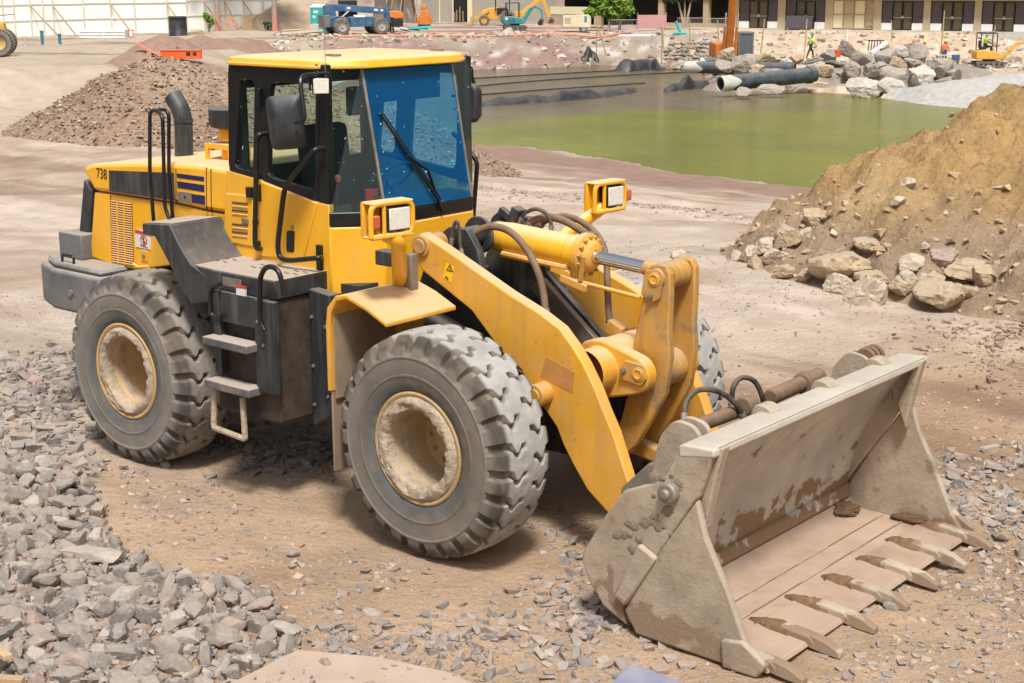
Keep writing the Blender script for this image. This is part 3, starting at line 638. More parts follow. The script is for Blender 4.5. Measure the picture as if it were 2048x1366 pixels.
# boulders at the foot of the dirt heap
BV = [rock_mesh('boulder', 300+i, sub=4, planes=12+i % 4, elong=(1, random.uniform(.7, .95), random.uniform(.62, .85)), nz=.10) for i in range(10)]
foot = [(1683, 567, 34, 'tanpale', 'whitish angular boulder at the front foot of the dirt heap'), (1740, 585, 40, 'tanpale', 'long pale boulder lying lowest at the foot of the dirt heap'),
        (1680, 530, 50, 'tan', 'large rounded brown boulder half buried in the foot of the dirt heap'), (1885, 585, 46, 'tan', 'big tan boulder with greenish face at the heap foot'),
        (1800, 570, 26, 'tan', 'ochre boulder between the long pale one and the greenish one'), (1820, 522, 25, 'tanpale', 'pale upright boulder higher on the heap above the ochre ones'),
        (1818, 555, 19, 'tanpale', 'small white boulder under the pale upright one'), (1845, 558, 14, 'tanpale', 'smallest white block beside the greenish tan boulder'), (1870, 557, 17, 'tan', 'small tan block wedged beside the greenish boulder'),
        (1890, 512, 24, 'pink', 'flat pinkish rock on the slope above the heap foot'), (1930, 535, 34, 'tan', 'wide tan rock on the right of the heap foot'), (1968, 550, 26, 'tan', 'right-hand tan rock of the row at the heap foot'),
        (1743, 556, 28, 'tan', 'brown rock just behind the long pale boulder'), (1575, 468, 30, 'tan', 'tan boulder on the left tail of the dirt heap'), (1533, 490, 22, 'tanpale', 'cream boulder at the left tail of the dirt heap'),
        (1547, 512, 22, 'tanpale', 'flat cream rock in front of the left tail'), (1497, 508, 20, 'tanpale', 'low cream stone at the far left of the heap foot'), (1512, 525, 18, 'tan', 'ochre stone at the left of the heap foot'),
        (1565, 545, 22, 'tan', 'brown stone in the gravel of the left heap foot'), (1610, 550, 17, 'tan', 'small brown stone left of the half buried boulder'), (1612, 465, 18, 'tanpale', 'pale boulder on the crest of the left tail'),
        (1628, 435, 24, 'tan', 'ochre boulder where the heap crest begins to rise'), (1735, 490, 26, 'tan', 'ochre boulder half way up the gravelly heap side'), (1850, 490, 10, 'tanpale', 'little white stone on the smooth heap slope'),
        (1820, 365, 16, 'tanpale', 'upper white stone of the streak on the heap slope'), (1795, 400, 13, 'tanpale', 'lower white stone of the streak on the heap slope'), (1355, 510, 14, 'tanpale', 'single pale stone lying on the track behind the bell crank'),
        (1470, 510, 12, 'tanpale', 'small cream stone left of the heap foot'), (1935, 585, 18, 'tan', 'small tan stone at the right end of the greenish boulder')]
for i, (px, py, rp, mt, lab) in enumerate(foot):
    # walk the sight line to the heap surface
    v = ray((px, py+rp*.55)); hit = None
    for t in np.linspace(10, 30, 700):
        q = CAM+t*v; s, d = xy2sd(q[0], q[1])
        if q[2] < max(heap_z(float(s), float(d)) if (2.2 < s < 17 and 13 < d < 26) else -9, Hz(q[0], q[1])): hit = q; break
    dist = np.linalg.norm(hit-CAM); r = rp/FPX*dist
    o = put_stone(BV[i % 10], SM[mt], (hit[0], hit[1], hit[2]+r*.45), r*1.28, (random.uniform(-.3, .3), random.uniform(-.3, .3), random.uniform(0, 6.3)), 'boulder'); tag(o, lab, 'boulder', 'boulders at the foot of the dirt heap')
# ================================================================= WHEEL LOADER (x forward, near side y < 0)
LD = thing('wheel_loader', 'yellow wheel loader with muddy bucket lowered in the foreground', 'wheel loader')
def part(mb, name, mat, parent=None, bevel=.006, smooth=40, label=None):
    o = mb.obj(name, MT[mat] if isinstance(mat, str) else mat, parent or LD, bevel, smooth)
    if label: o['label'] = label
    return o
def mir(mb):
    m = MB(); m.v = [(x, -y, z) for x, y, z in mb.v]; m.f = [tuple(reversed(f)) for f in mb.f]; return m
def V3(fn, p, axis, val): return Vector(at(fn(*p), axis, val))

# ---------------------------------------------------------------- wheels
MT['rimmud'] = mk('muddy_rim', (.50, .33, .13), .8, var=(4, .2), dust=((.36, .275, .195), 1.0, .2, 3), bump=[(20, .3), (60, .3)])
def tyre_mesh(name, top, groove, side, seed):
    prof = [(.352, -.195), (.372, -.222), (.385, -.236), (.40, -.243), (.43, -.252), (.47, -.259), (.475, -.263), (.485, -.263), (.49, -.260), (.54, -.263), (.585, -.262), (.592, -.266), (.602, -.266), (.608, -.261), (.64, -.255), (.662, -.248), (.68, -.240), (.695, -.231), (.709, -.219), (.72, -.204), (.729, -.186)]
    tread = [(.734, -.165), (.737, -.145), (.739, -.125), (.741, -.105), (.7425, -.085), (.7435, -.065), (.744, -.045), (.7445, -.022), (.745, 0)]
    half = prof+tread
    _h = np.array(half); _t = np.arange(len(_h)); _f = np.concatenate([_t[:14], np.arange(14, len(_h)-1, .34), [len(_h)-1]]); half = [(float(np.interp(q, _t, _h[:, 0])), float(np.interp(q, _t, _h[:, 1]))) for q in _f]; prof = half+[(r, -w) for r, w in reversed(half[:-1])]
    m = len(prof); n = 26*22; th = np.arange(n)/n*2*np.pi; pr = np.array(prof)
    Rr = np.repeat(pr[:, 0][None], n, 0); Ww = np.repeat(pr[:, 1][None], n, 0); T = np.repeat(th[:, None], m, 1)
    w = Ww/.23; aw = np.abs(w)
    z = .34*sstep(.70, .52, aw)-.26*sstep(.46, .28, aw)
    ph = (T/(2*np.pi)*26+np.where(w > 0, .5, 0)+z*np.where(w > 0, 1, 1)) % 1
    wid = .10+.105*sstep(.45, 1.0, aw)
    wig = .010*np.sin(T*7+w*3)
    g = 1-sstep(wid-.05, wid+.03, np.abs(ph-.5)+wig)
    act = sstep(.10, .20, aw)*sstep(.615, .665, Rr)
    gr = g*act
    wear = .005*fbm(T*9, w*4+seed, 3, seed+2)
    R2 = Rr-.043*gr-np.where(Rr > .66, np.abs(wear), 0)
    W2 = Ww*(1-.05*gr*sstep(.62, .9, aw))
    X = R2*np.cos(T); Z = R2*np.sin(T); V = np.stack([X, W2, Z], -1).reshape(-1, 3)
    i = np.arange(n)[:, None]; j = np.arange(m-1)[None]; a = i*m+j; b = ((i+1) % n)*m+j
    F = np.stack([a, a+1, b+1, b], -1).reshape(-1, 4)
    me = np_mesh(name, V, F)
    tr = sstep(.722, .735, Rr)
    C = lerp(np.zeros(Rr.shape+(3,))+np.array(side), top, tr*(1-gr)); C = lerp(C, groove, gr)
    C = lerp(C, [.092, .10, .106], sstep(.47, .40, Rr)*.8)
    C = lerp(C, np.array(side)*1.35, sstep(.50, .56, Rr)*sstep(.66, .62, Rr)*.8)
    C = lerp(C, np.array(side)*.42, sstep(.64, .69, Rr)*(1-tr)*.9)
    C = lerp(C, [.21, .165, .12], sstep(.05, .5, fbm(T*3+seed, Rr*14, 3, seed))*(1-tr)*.6)
    set_col(me, C.reshape(-1, 3)); return me
tyre_mat = mk('tyre_rubber', (.1, .1, .1), .88, attr='Col', var=(7, .22), spots=((.26, .205, .15), 3.5, .64, .2), bump=[(30, .18), (120, .12)], spec=.3)
TF = tyre_mesh('front_tyre', (.39, .375, .35), (.26, .21, .16), (.165, .145, .125), 3); TR = tyre_mesh('rear_tyre', (.275, .245, .215), (.24, .19, .145), (.18, .165, .15), 8)
for me in (TF, TR): me.materials.append(tyre_mat)
def rimmesh():
    mb = MB(); mb.lathe([(.352, -.06), (.372, 0), (.374, .018), (.362, .026), (.345, .020), (.338, -.01), (.30, -.022), (.272, -.03), (.262, -.06), (.25, -.26), (.235, -.31), (.13, -.325), (.12, -.29), (.09, -.28), (.0005, -.278)], (0, -.215, 0), (0, -1, 0), 56)
    for k in range(12):
        t = 2*math.pi*k/12; p = Vector((.185*math.cos(t), -.215+.322, .185*math.sin(t))); mb.cyl(p, p+Vector((0, -.025, 0)), .013, seg=6)
    return mb
def mudmesh(seed, heavy):
    def jit(r, w, t, j):
        k = mnoise.fractal(Vector((math.cos(t)*2.2+seed, math.sin(t)*2.2, j*.35)), .8, 2, 5); k2 = mnoise.noise(Vector((math.cos(t)*9, math.sin(t)*9+seed, j*.9)))
        a = 1 if 0 < j < 8 else 0
        return r-a*heavy*(.010+.014*k+.006*k2)*(1 if j > 4 else .3), w+a*(.014*heavy+.014*k+.010*k2)
    mb = MB(); mb.lathe([(.349, -.02), (.344, .004), (.334, .014), (.320, .022), (.306, .024), (.292, .022), (.278, .012), (.268, -.02), (.262, -.08), (.252, -.16)], (0, -.215, 0), (0, -1, 0), 110, jit); return mb
rim_me = None
def wheel(name_label, loc, me, flip, seed, heavy):
    global rim_me
    w = bpy.data.objects.new('wheel', None); COL.objects.link(w); w.parent = LD; w.location = loc; w.rotation_euler = (0, random.uniform(0, 6.28), math.pi if flip else 0); w['label'] = name_label
    link_t = bpy.data.objects.new('tyre', me); COL.objects.link(link_t); link_t.parent = w
    r = part(rimmesh(), 'rim', 'rimmud' if heavy > 1.1 else 'rim', w, 0, 35); part(mudmesh(seed, heavy), 'mud_ring', 'mud', w, 0, 60)
    return w
for me in (TF, TR):
    for p in me.polygons: p.use_smooth = True
    me.set_sharp_from_angle(angle=rad(28))
wheel('near front wheel with mud caked rim', (0, -1.02, .737), TF, False, 1, 1.15); wheel('near rear wheel with yellow rim', (-3.04, -1.02, .737), TR, False, 5, .75)
wheel('far front wheel', (0, 1.02, .737), TF, True, 9, 1); wheel('far rear wheel', (-3.04, 1.02, .737), TR, True, 12, 1)
# axles and frames
mb = MB(); mb.cyl((0, -.9, .74), (0, .9, .74), .15, seg=20); mb.cyl((0, -.3, .74), (0, .3, .74), .27, seg=20); part(mb, 'front_axle', 'undercarriage')
mb = MB(); mb.cyl((-3.04, -.9, .74), (-3.04, .9, .74), .15, seg=20); mb.cyl((-3.04, -.3, .74), (-3.04, .3, .74), .27, seg=20); part(mb, 'rear_axle', 'undercarriage')
mb = MB(); mb.prism([(-4.3, .9), (-4.3, 1.45), (-1.35, 1.5), (-1.35, .62), (-2.2, .55), (-3.6, .8)], 'Y', -.46, .46); part(mb, 'rear_frame', 'undercarriage', bevel=.02)
mb = MB(); mb.span((-1.5, -.28, .5), (-.75, .28, 1.35)); mb.cyl((-1.45, 0, .45), (-1.45, 0, 1.4), .16, seg=20); part(mb, 'articulation_joint', 'undercarriage', bevel=.02)
mb = MB()
tower = [(-.85, .55), (-.85, 1.45), (-.68, 1.88), (-.52, 1.99), (-.36, 1.99), (-.26, 1.86), (-.20, 1.62), (.10, 1.38), (.45, 1.10), (.62, .85), (.55, .58)]
for y in (-.36, .30): mb.prism(tower, 'Y', y, y+.06)
mb.span((-.8, -.3, .6), (-.72, .3, 1.6)); mb.span((-.6, -.3, .58), (.5, .3, .66))
part(mb, 'front_frame', 'dark', bevel=.008)
mb = MB(); mb.prism([(-.25, 1.52), (-.14, 1.60), (.62, 1.02), (.5, .92)], 'Y', -.22, -.17); mb.prism([(-.25, 1.52), (-.14, 1.60), (.62, 1.02), (.5, .92)], 'Y', .17, .22); part(mb, 'frame_rib', 'steel')

# ---------------------------------------------------------------- rear body
hy = .72
top = XZ(CA, -hy, [(312, 470), (325, 455), (352, 441), (430, 434), (600, 431), (870, 436), (1050, 452), (1180, 478)])
top[-1] = (-2.33, top[-1][1]); bot = XZ(CA, -hy, [(1175, 735), (1045, 715), (860, 672), (475, 612), (380, 600), (345, 535)])
bot[0] = (-2.33, bot[0][1])
mb = MB(); mb.prism(top+bot, 'Y', -hy, hy); part(mb, 'hood', 'yellow', bevel=.055, smooth=60)
low = XZ(CA, -hy+.02, [(382, 607), (475, 620), (860, 680), (1050, 722), (1170, 742), (1170, 1010), (830, 1045), (640, 1070), (515, 1045), (355, 990)])
low[4] = (-2.34, low[4][1]); low[5] = (-2.34, low[5][1])
mb = MB(); mb.prism(low, 'Y', -hy+.02, hy-.02); side_panel = part(mb, 'engine_side_panel', 'yellow', bevel=.012)
# seams as thin dark strips set into the sheet metal
def strip(fn, Y, a, b, wdt=.007, d=.004):
    p, q = XZ(fn, Y, [a, b]); p, q = Vector(p), Vector(q); e = (q-p).normalized(); n = Vector((-e.y, e.x))*wdt/2
    return [tuple(p-n), tuple(q-n), tuple(q+n), tuple(p+n)]
mb = MB()
for a, b in (((868, 470), (868, 672)), ((1048, 462), (1050, 715)), ((1075, 470), (1078, 725))): mb.prism(strip(CA, -hy, a, b), 'Y', -hy-.003, -hy+.01)
mb.prism(strip(CA, -hy+.02, (478, 625), (488, 1035)), 'Y', -hy+.017, -hy+.03)
part(mb, 'panel_seam', 'ink', bevel=0)
rearp = XZ(CA, -.66, [(328, 525), (378, 600), (355, 960), (292, 930)])
mb = MB(); mb.prism(rearp, 'Y', -.68, .68); part(mb, 'radiator_frame', 'dark', bevel=.02)
# stripe, blue bars, number
def decal(fn, Y, pts, name, mat, parent=None, t=.003):
    mb = MB(); mb.prism(XZ(fn, Y, pts), 'Y', Y-t, Y+.012); return part(mb, name, mat, parent, bevel=0)
hood = [o for o in LD.children if o.name.startswith('hood')][0]
decal(CA, -hy, [(470, 477), (855, 492), (862, 657), (473, 602)], 'stripe_panel', 'dark', hood, .004)
decal(CA, -hy, [(873, 495), (1034, 516), (1034, 543), (875, 521)], 'blue_bar', 'navy', hood); decal(CA, -hy, [(875, 541), (1036, 565), (1036, 606), (878, 581)], 'blue_bar', 'navy', hood)
decal(CA, -hy, [(960, 617), (1040, 628), (1040, 683), (962, 668)], 'blue_bar', 'navy', hood); decal(CA, -hy, [(878, 602), (958, 611), (958, 668), (882, 655)], 'latch_plate', 'steel', hood, .008)
mb = MB(); q = XZ(CA, -hy, [(925, 634)])[0]; mb.cyl((q[0], -hy-.012, q[1]), (q[0], -hy, q[1]), .012); part(mb, 'latch', 'dark', hood, 0)
def text(body, loc, size, rot, mat, parent, name, extr=.001, xs=1):
    c = bpy.data.curves.new(name, 'FONT'); c.body = body; c.size = size; c.extrude = extr; c.align_x = 'CENTER'; c.align_y = 'CENTER'
    o = bpy.data.objects.new(name, c); COL.objects.link(o); dg = bpy.context.evaluated_depsgraph_get()
    me = bpy.data.meshes.new_from_object(o.evaluated_get(dg)); bpy.data.objects.remove(o)
    me.materials.clear(); o = link(name, me, MT[mat] if isinstance(mat, str) else mat, parent, smooth=0); o.location = loc; o.rotation_euler = rot; o.scale = (xs, 1, 1); return o
q = XZ(CA, -hy, [(427, 500)])[0]; text('738', (q[0], -hy-.003, q[1]), .118, (rad(90), rad(2), 0), 'ink', hood, 'number', xs=.8)
# louvre grille: frame plate with slots = slats over a dark recess
g0 = XZ(CA, -hy+.02, [(485, 650), (607, 668), (618, 1045), (492, 1022)])
mb = MB(); mb.prism(g0, 'Y', -hy+.016, -hy+.03); gp = part(mb, 'grille', 'ink', side_panel, bevel=0)
A, B, C_, D_ = [Vector(p) for p in g0]
for k in range(27):
    t = (k+.5)/27; p = A.lerp(D_, t); q = B.lerp(C_, t); mb = MB(); c = (p+q)/2
    mb.box((c.x, -hy+.012, c.y), ((q-p).length, .012, .0075), (rad(25), -math.atan2((q-p).y, (q-p).x), 0)); part(mb, 'slat', 'yellow' if k % 9 else 'arm', gp, bevel=0)
for k in (.33, .66):
    mb = MB(); p, q = A.lerp(B, k), D_.lerp(C_, k); mb.prism([(p.x-.006, p.y), (p.x+.006, p.y), (q.x+.006, q.y), (q.x-.006, q.y)], 'Y', -hy+.002, -hy+.01); part(mb, 'grille_bar', 'yellow', gp, bevel=0)
sg = [(627, 830), (719, 850), (719, 948), (630, 930)]
dn = decal(CA, -hy+.02, sg, 'danger_sign', 'white', side_panel, .006); decal(CA, -hy+.016, [(627, 830), (719, 850), (719, 866), (627, 846)], 'sign_band', 'red', dn, .006)
q = XZ(CA, -hy+.01, [(674, 892)])[0]; mb = MB(); mb.lathe([(.033, 0), (.041, 0), (.041, .002), (.033, .002), (.033, 0)], (q[0], -hy+.012, q[1]), (0, -1, 0), 24); mb.box((q[0], -hy+.0115, q[1]), (.07, .002, .008), (0, rad(40), 0)); part(mb, 'prohibition_ring', 'red', dn, bevel=0)
mb = MB(); mb.box((q[0], -hy+.0125, q[1]-.004), (.012, .001, .03)); mb.box((q[0]+.004, -hy+.0125, q[1]-.02), (.008, .001, .025), (0, .4, 0)); mb.box((q[0]-.004, -hy+.0125, q[1]-.02), (.008, .001, .025), (0, -.4, 0)); mb.cyl((q[0], -hy+.0115, q[1]+.017), (q[0], -hy+.013, q[1]+.017), .006); part(mb, 'figure', 'ink', dn, bevel=0)
q = XZ(CA, -hy+.01, [(672, 843)])[0]; text('DANGER', (q[0], -hy+.0115, q[1]), .042, (rad(90), rad(8), 0), 'white', dn, 'wording')
q = XZ(CA, -hy+.01, [(675, 930)])[0]; mb = MB(); mb.box((q[0], -hy+.0125, q[1]), (.10, .001, .006), (0, rad(8), 0)); part(mb, 'fine_print', 'ink', dn, bevel=0)
mb = MB(); q = XZ(CA, -hy+.02, [(682, 985)])[0]; mb.box((q[0], -hy+.016, q[1]), (.085, .01, .085)); part(mb, 'latch_plate', 'arm', side_panel, .003)
mb = MB(); mb.cyl((q[0], -hy+.004, q[1]), (q[0], -hy+.02, q[1]), .016); part(mb, 'latch', 'steel', side_panel, 0)
mb = MB(); p = XZ(CA, -hy, [(620, 1035), (650, 1052), (710, 1050)]); mb.tube([(x, -hy-.01, z) for x, z in p], .014); part(mb, 'grab_lip', 'yellow', side_panel, 0)
# exhaust stack: bent tube
b0 = V3(CA, (915, 405), 'Y', -.12); k0 = V3(CA, (912, 190), 'Y', -.12); k1 = V3(CA, (890, 105), 'Y', -.12); k2 = V3(CA, (850, 40), 'Y', -.12)
mb = MB(); mb.tube([b0-Vector((0, 0, .1)), b0, k0, k0.lerp(k1, .6)+Vector((.005, 0, 0)), k1, k2], .075, 20, fil=.12); part(mb, 'exhaust_stack', 'dark', bevel=0)
mb = MB(); mb.lathe([(.076, 0), (.08, 0), (.08, .02), (.076, .02)], k0, (0, 0, 1), 20); part(mb, 'stack_clamp', 'dark', bevel=0); mb = MB(); mb.lathe([(.115, 0), (.115, .006), (.07, .008)], (b0.x, b0.y, b0.z), (0, 0, 1), 24); part(mb, 'stack_collar', 'dark', bevel=0)
# pre-cleaner on its yellow bracket
c = V3(CA, (1165, 160), 'Y', -.30); c2 = V3(CA, (1150, 400), 'Y', -.30); R_ = .135
mb = MB(); mb.lathe([(.0005, .075), (R_*.8, .078), (R_, .06), (R_, -.05), (R_*.9, -.075), (.07, -.09)], c, (0, 0, 1), 28); part(mb, 'precleaner', 'dark', bevel=0)
mb = MB(); mb.cyl((c.x, c.y, c.z-.18), (c.x, c.y, c.z-.08), .062); mb.span((c.x-.14, c.y-.1, c.z-.24), (c.x+.14, c.y+.1, c.z-.2))
for sx in (-.135, .135):
    for sy in (-.09, .09): mb.span((c.x+sx-.014, c.y+sy-.014, c2.z-.1), (c.x+sx+.014, c.y+sy+.014, c.z-.2))
mb.cyl((c.x+.02, c.y, c2.z-.1), (c.x+.02, c.y, c.z-.24), .06, seg=14); part(mb, 'intake_bracket', 'yellow', bevel=.003)
# handrails over the hood step
for (pts, y) in (([(735, 785), (712, 500), (712, 125), (760, 122), (788, 160), (800, 700), (900, 930), (893, 985)], -.98),):
    P_ = [V3(CA, p, 'Y', y) for p in pts[:4]]+[V3(CA, p, 'Y', -1.0) for p in pts[4:]]
    mb = MB(); mb.tube(P_[:3]+[P_[3]]+P_[4:], .0145, 10, fil=.05); part(mb, 'handrail', 'black', bevel=0)
P_ = [V3(CA, p, 'Y', -.80) for p in [(848, 765), (825, 480), (825, 140), (800, 115), (712, 122)]]
mb = MB(); mb.tube(P_[:4]+[V3(CA, (740, 122), 'Y', -.97)], .0145, 10, fil=.05); part(mb, 'handrail', 'black', bevel=0)
# counterweight with tool box
cwx = XZ(CA, -.95, [(48, 1060), (92, 1025), (95, 1285), (50, 1248)])
mb = MB(); z1 = 1.37; z0 = .99; mb.prism([(-3.70, -.98), (-4.36, -.98), (-4.70, -.86), (-4.84, -.55), (-4.84, .55), (-4.70, .86), (-4.36, .98), (-3.70, .98)], 'Z', z0, z1-.04); mb.prism([(-3.72, -.95), (-4.36, -.95), (-4.64, -.83), (-4.76, -.55), (-4.76, .55), (-4.64, .83), (-4.36, .95), (-3.72, .95)], 'Z', z1-.04, z1+.02); cw = part(mb, 'counterweight', 'cweight', bevel=.03)
mb = MB(); mb.span((-4.5, -.8, 1.39), (-4.18, .8, 1.60)); part(mb, 'tool_box', 'cweight', cw, bevel=.012)
mb = MB(); mb.tube([(-4.28, -.92, 1.385), (-4.28, -.92, 1.45), (-4.12, -.92, 1.45), (-4.12, -.92, 1.385)], .011, 8, fil=.03); part(mb, 'grab_handle', 'black', cw, 0)
mb = MB(); mb.cyl((-4.1, -.995, 1.16), (-4.1, -.97, 1.16), .03, seg=8); part(mb, 'bolt', 'steel', cw, 0)
# rear fender step
prof = XZ(CA, -1.22, [(665, 792), (826, 800), (880, 915), (950, 1035), (1085, 1135), (1130, 1250), (962, 1276), (905, 1205), (840, 1060), (740, 872), (668, 856)])
mb = MB(); mb.prism(prof, 'Y', -1.22, -.74); part(mb, 'rear_fender_step', 'dark', bevel=.01)
mb = MB(); mb.add([(p[0], -1.19, p[1]+.004) for p in prof[:2]]+[(p[0], -.77, p[1]+.004) for p in prof[:2]], [(0, 1, 3, 2)]); part(mb, 'tread_plate', 'deck', bevel=0)
# platform with punched holes, ladder, tank
pf = at(CE(1330, 248), 'X', -1.32); pz = float(pf[2]); py0 = float(pf[1]); pr = at(CE(850, 152), 'Z', pz)
plan = [(-1.32, py0), (-1.95, py0), (-2.30, py0+.04), (-2.45, py0+.12), (-2.45, -.74), (-1.32, -.74)]
mb = MB(); mb.prism(plan, 'Z', pz-.13, pz); plat = part(mb, 'platform', 'dark', bevel=.008)
mb = MB(); mb.prism([(x*.997-.003, y+.012 if y < -.8 else y) for x, y in plan], 'Z', pz, pz+.003); part(mb, 'platform_deck', 'deck', plat, bevel=0)
for gx in (-2.25, -1.85, -1.5):
    for k in range(8):
        mb = MB(); q = (gx+(k % 4)*.045, -.88-(k//4)*.09-.02*(k % 2)); mb.cyl((q[0], q[1], pz-.02), (q[0], q[1], pz+.0045), .012, seg=8); part(mb, 'grip_hole', 'ink', plat, bevel=0)
mb = MB(); mb.span((-1.86, py0-.002, pz-.095), (-1.66, py0+.01, pz-.03)); part(mb, 'step_plate', 'steel', plat, bevel=.004)
yl = py0+.03
mb = MB(); mb.span((-2.02, yl, .62), (-1.34, -.5, pz-.14)); part(mb, 'fuel_tank', 'undercarriage', bevel=.03)
mb = MB(); mb.span((-1.93, yl-.06, 1.30), (-1.36, yl-.03, pz-.13)); lad = part(mb, 'ladder', 'dark', bevel=.004, label='dusty dark access ladder')
for x0, x1, zb in ((-1.93, -1.865, .92), (-1.49, -1.29, .86)):
    mb = MB(); mb.span((x0, yl-.075, zb), (x1, yl-.02, pz-.135)); part(mb, 'side_rail', 'dark', lad, bevel=.006)
for z in (1.17, .86):
    mb = MB(); mb.span((-1.945, yl-.17, z-.03), (-1.47, yl-.03, z+.03)); part(mb, 'step', 'deck', lad, bevel=.008)
mb = MB(); mb.tube([(-1.92, yl-.10, .84), (-1.94, yl-.11, .52), (-1.60, yl-.11, .50), (-1.62, yl-.10, .80)], .022, 8, fil=.02); part(mb, 'stirrup', 'mud', lad, bevel=0)
mb = MB(); mb.tube([V3(CE, p, 'Y', yl-.11) for p in [(1275, 540), (1245, 480), (1245, 230), (1275, 165), (1320, 155), (1365, 190), (1390, 330)]], .018, 10, fil=.06); part(mb, 'grab_hoop', 'black', lad, 0)
mb = MB(); mb.tube([V3(CE, p, 'Y', yl-.08) for p in [(1010, 262), (965, 275), (950, 310), (955, 440), (985, 465), (1020, 455)]], .017, 10, fil=.03); part(mb, 'grab_hoop', 'black', lad, 0)
st = decal(CE, yl-.061, [(1105, 270), (1160, 276), (1160, 335), (1108, 325)], 'warning_label', 'white', lad, .002); decal(CE, yl-.063, [(1105, 270), (1160, 276), (1160, 290), (1105, 283)], 'label_band', 'red', lad, .002)
mb = MB(); mb.prism([(-1.33, .55), (-1.33, pz-.1), (-1.12, pz-.12), (-1.12, .68)], 'Y', -.92, -.82); part(mb, 'hydraulic_tank_guard', 'dark', bevel=.01)
for (x, z) in ((-1.30, 1.35), (-1.30, 1.0), (-1.30, .72), (-1.16, 1.3), (-1.16, .8), (-1.95, 1.42), (-1.95, 1.34), (-1.45, 1.36), (-1.40, 1.2)):
    mb = MB(); y = -.925 if x > -1.32 else yl-.078; mb.cyl((x, y-.008, z), (x, y+.01, z), .012, seg=6); part(mb, 'bolt', 'steel', bevel=0)

# ---------------------------------------------------------------- cab
yc = .75
X0, XA = -2.33, -1.28
GB = [(-1.03, -.44), (-1.03, .44)]; GT = [(-1.22, -.46), (-1.22, .46)]; ZB, ZT = 2.06, 3.035
def sidepoly(pts): return XZ(CB, -yc, pts)
# black side shell with window openings (rear quarter and door), both sides
rq_o = sidepoly([(97, 112), (255, 118), (250, 765), (72, 712)]); rq_o[0] = (X0+.05, rq_o[0][1]); rq_o[3] = (X0, rq_o[3][1])
rq_i = fillet(sidepoly([(132, 213), (216, 217), (206, 722), (108, 700)]), .05)
dr_o = sidepoly([(255, 118), (572, 134), (562, 888), (250, 765)]); dr_i = fillet(sidepoly([(298, 228), (548, 240), (548, 825), (283, 748)]), .07)
ap_o = sidepoly([(572, 134), (655, 140), (645, 905), (562, 888)]); ap_o[1] = (XA, ap_o[1][1]); ap_o[2] = (XA, ap_o[2][1])
def cent(p): return (sum(a for a, b in p)/len(p), sum(b for a, b in p)/len(p))
glass_side = []
for sgn in (1, -1):
    for nm, oo, ii in (('quarter_frame', rq_o, rq_i), ('door_frame', dr_o, dr_i)):
        c = cent(ii); n = 60; mb = MB(); mb.ringplate(resample_rays(oo, c, n), resample_rays(ii, c, n), 'Y', -yc, -yc+.05)
        m2 = MB(); m2.prism(resample_rays(ii, c, 40), 'Y', -yc+.018, -yc+.024)
        if sgn < 0: mb, m2 = mir(mb), mir(m2)
        part(mb, nm, 'black', bevel=.004, smooth=30); part(m2, 'door_window' if nm[0] == 'd' else 'quarter_window', 'glass', bevel=0)
    mb = MB(); mb.prism(ap_o, 'Y', -yc, -yc+.07); part(mir(mb) if sgn < 0 else mb, 'front_pillar', 'black', bevel=.01)
    # rear pillar corner and rear wall posts
    mb = MB(); mb.span((X0-.0, -yc+.052, 2.2), (X0+.06, -yc+.16, 3.03)); part(mir(mb) if sgn < 0 else mb, 'rear_pillar', 'black', bevel=.01)
    # door lower panel and body below, yellow
    dl = sidepoly([(250, 770), (560, 890), (490, 1198), (240, 1182)])
    mb = MB(); mb.prism(dl, 'Y', -yc-.012, -yc+.03); d_ = part(mir(mb) if sgn < 0 else mb, 'door', 'yellow', bevel=.008)
    if sgn > 0:
        mb = MB(); mb.prism(fillet(sidepoly([(400, 1040), (443, 1040), (440, 1160), (398, 1155)]), .02), 'Y', -yc-.018, -yc-.006); part(mb, 'door_handle', 'black', d_, bevel=.004)
        q = sidepoly([(432, 1020)])[0]; mb = MB(); mb.cyl((q[0], -yc-.022, q[1]), (q[0], -yc-.01, q[1]), .013); part(mb, 'lock', 'steel', d_, 0)
        for (a, b) in (((185, 800), (215, 860)), ((245, 262), (262, 366)), ((230, 785), (262, 880)), ((222, 980), (240, 1010)), ((240, 1095), (258, 1140))):
            mb = MB(); p, q = sidepoly([a, b]); mb.span((p[0], -yc-.035, p[1]), (q[0], -yc-.004, q[1])); part(mb, 'hinge', 'black', d_, bevel=.004)
    lb = sidepoly([(72, 712), (250, 765), (562, 888), (645, 905), (645, 1275), (530, 1262), (50, 1172), (45, 1000)])
    for k in (0, 6, 7): lb[k] = (X0-.03, lb[k][1])
    for k in (3, 4): lb[k] = (XA, lb[k][1])
    mb = MB(); mb.prism(lb, 'Y', -yc, -yc+.05); part(mir(mb) if sgn < 0 else mb, 'cab_side', 'yellow', bevel=.006)
# louvred vent plate under the quarter window
vp = sidepoly([(62, 835), (212, 852), (212, 1128), (52, 1100)]); mb = MB(); mb.prism(vp, 'Y', -yc-.012, -yc+.002); vent = part(mb, 'vent_plate', 'yellow', bevel=.008)
for k in range(4):
    for z0 in (885, 1003):
        p = sidepoly([(103, z0+k*21), (186, z0+k*21+9)]); mb = MB(); mb.tube([(p[0][0], -yc-.013, p[0][1]), (p[1][0], -yc-.013, p[1][1])], .0075, 6); part(mb, 'louvre', 'arm' if k % 2 else 'dark', vent, 0)
mb = MB(); p = sidepoly([(155, 970), (192, 1003)]); mb.span((p[0][0], -yc-.022, p[0][1]), (p[1][0], -yc-.01, p[1][1])); part(mb, 'vent_latch', 'steel', vent, bevel=.003)
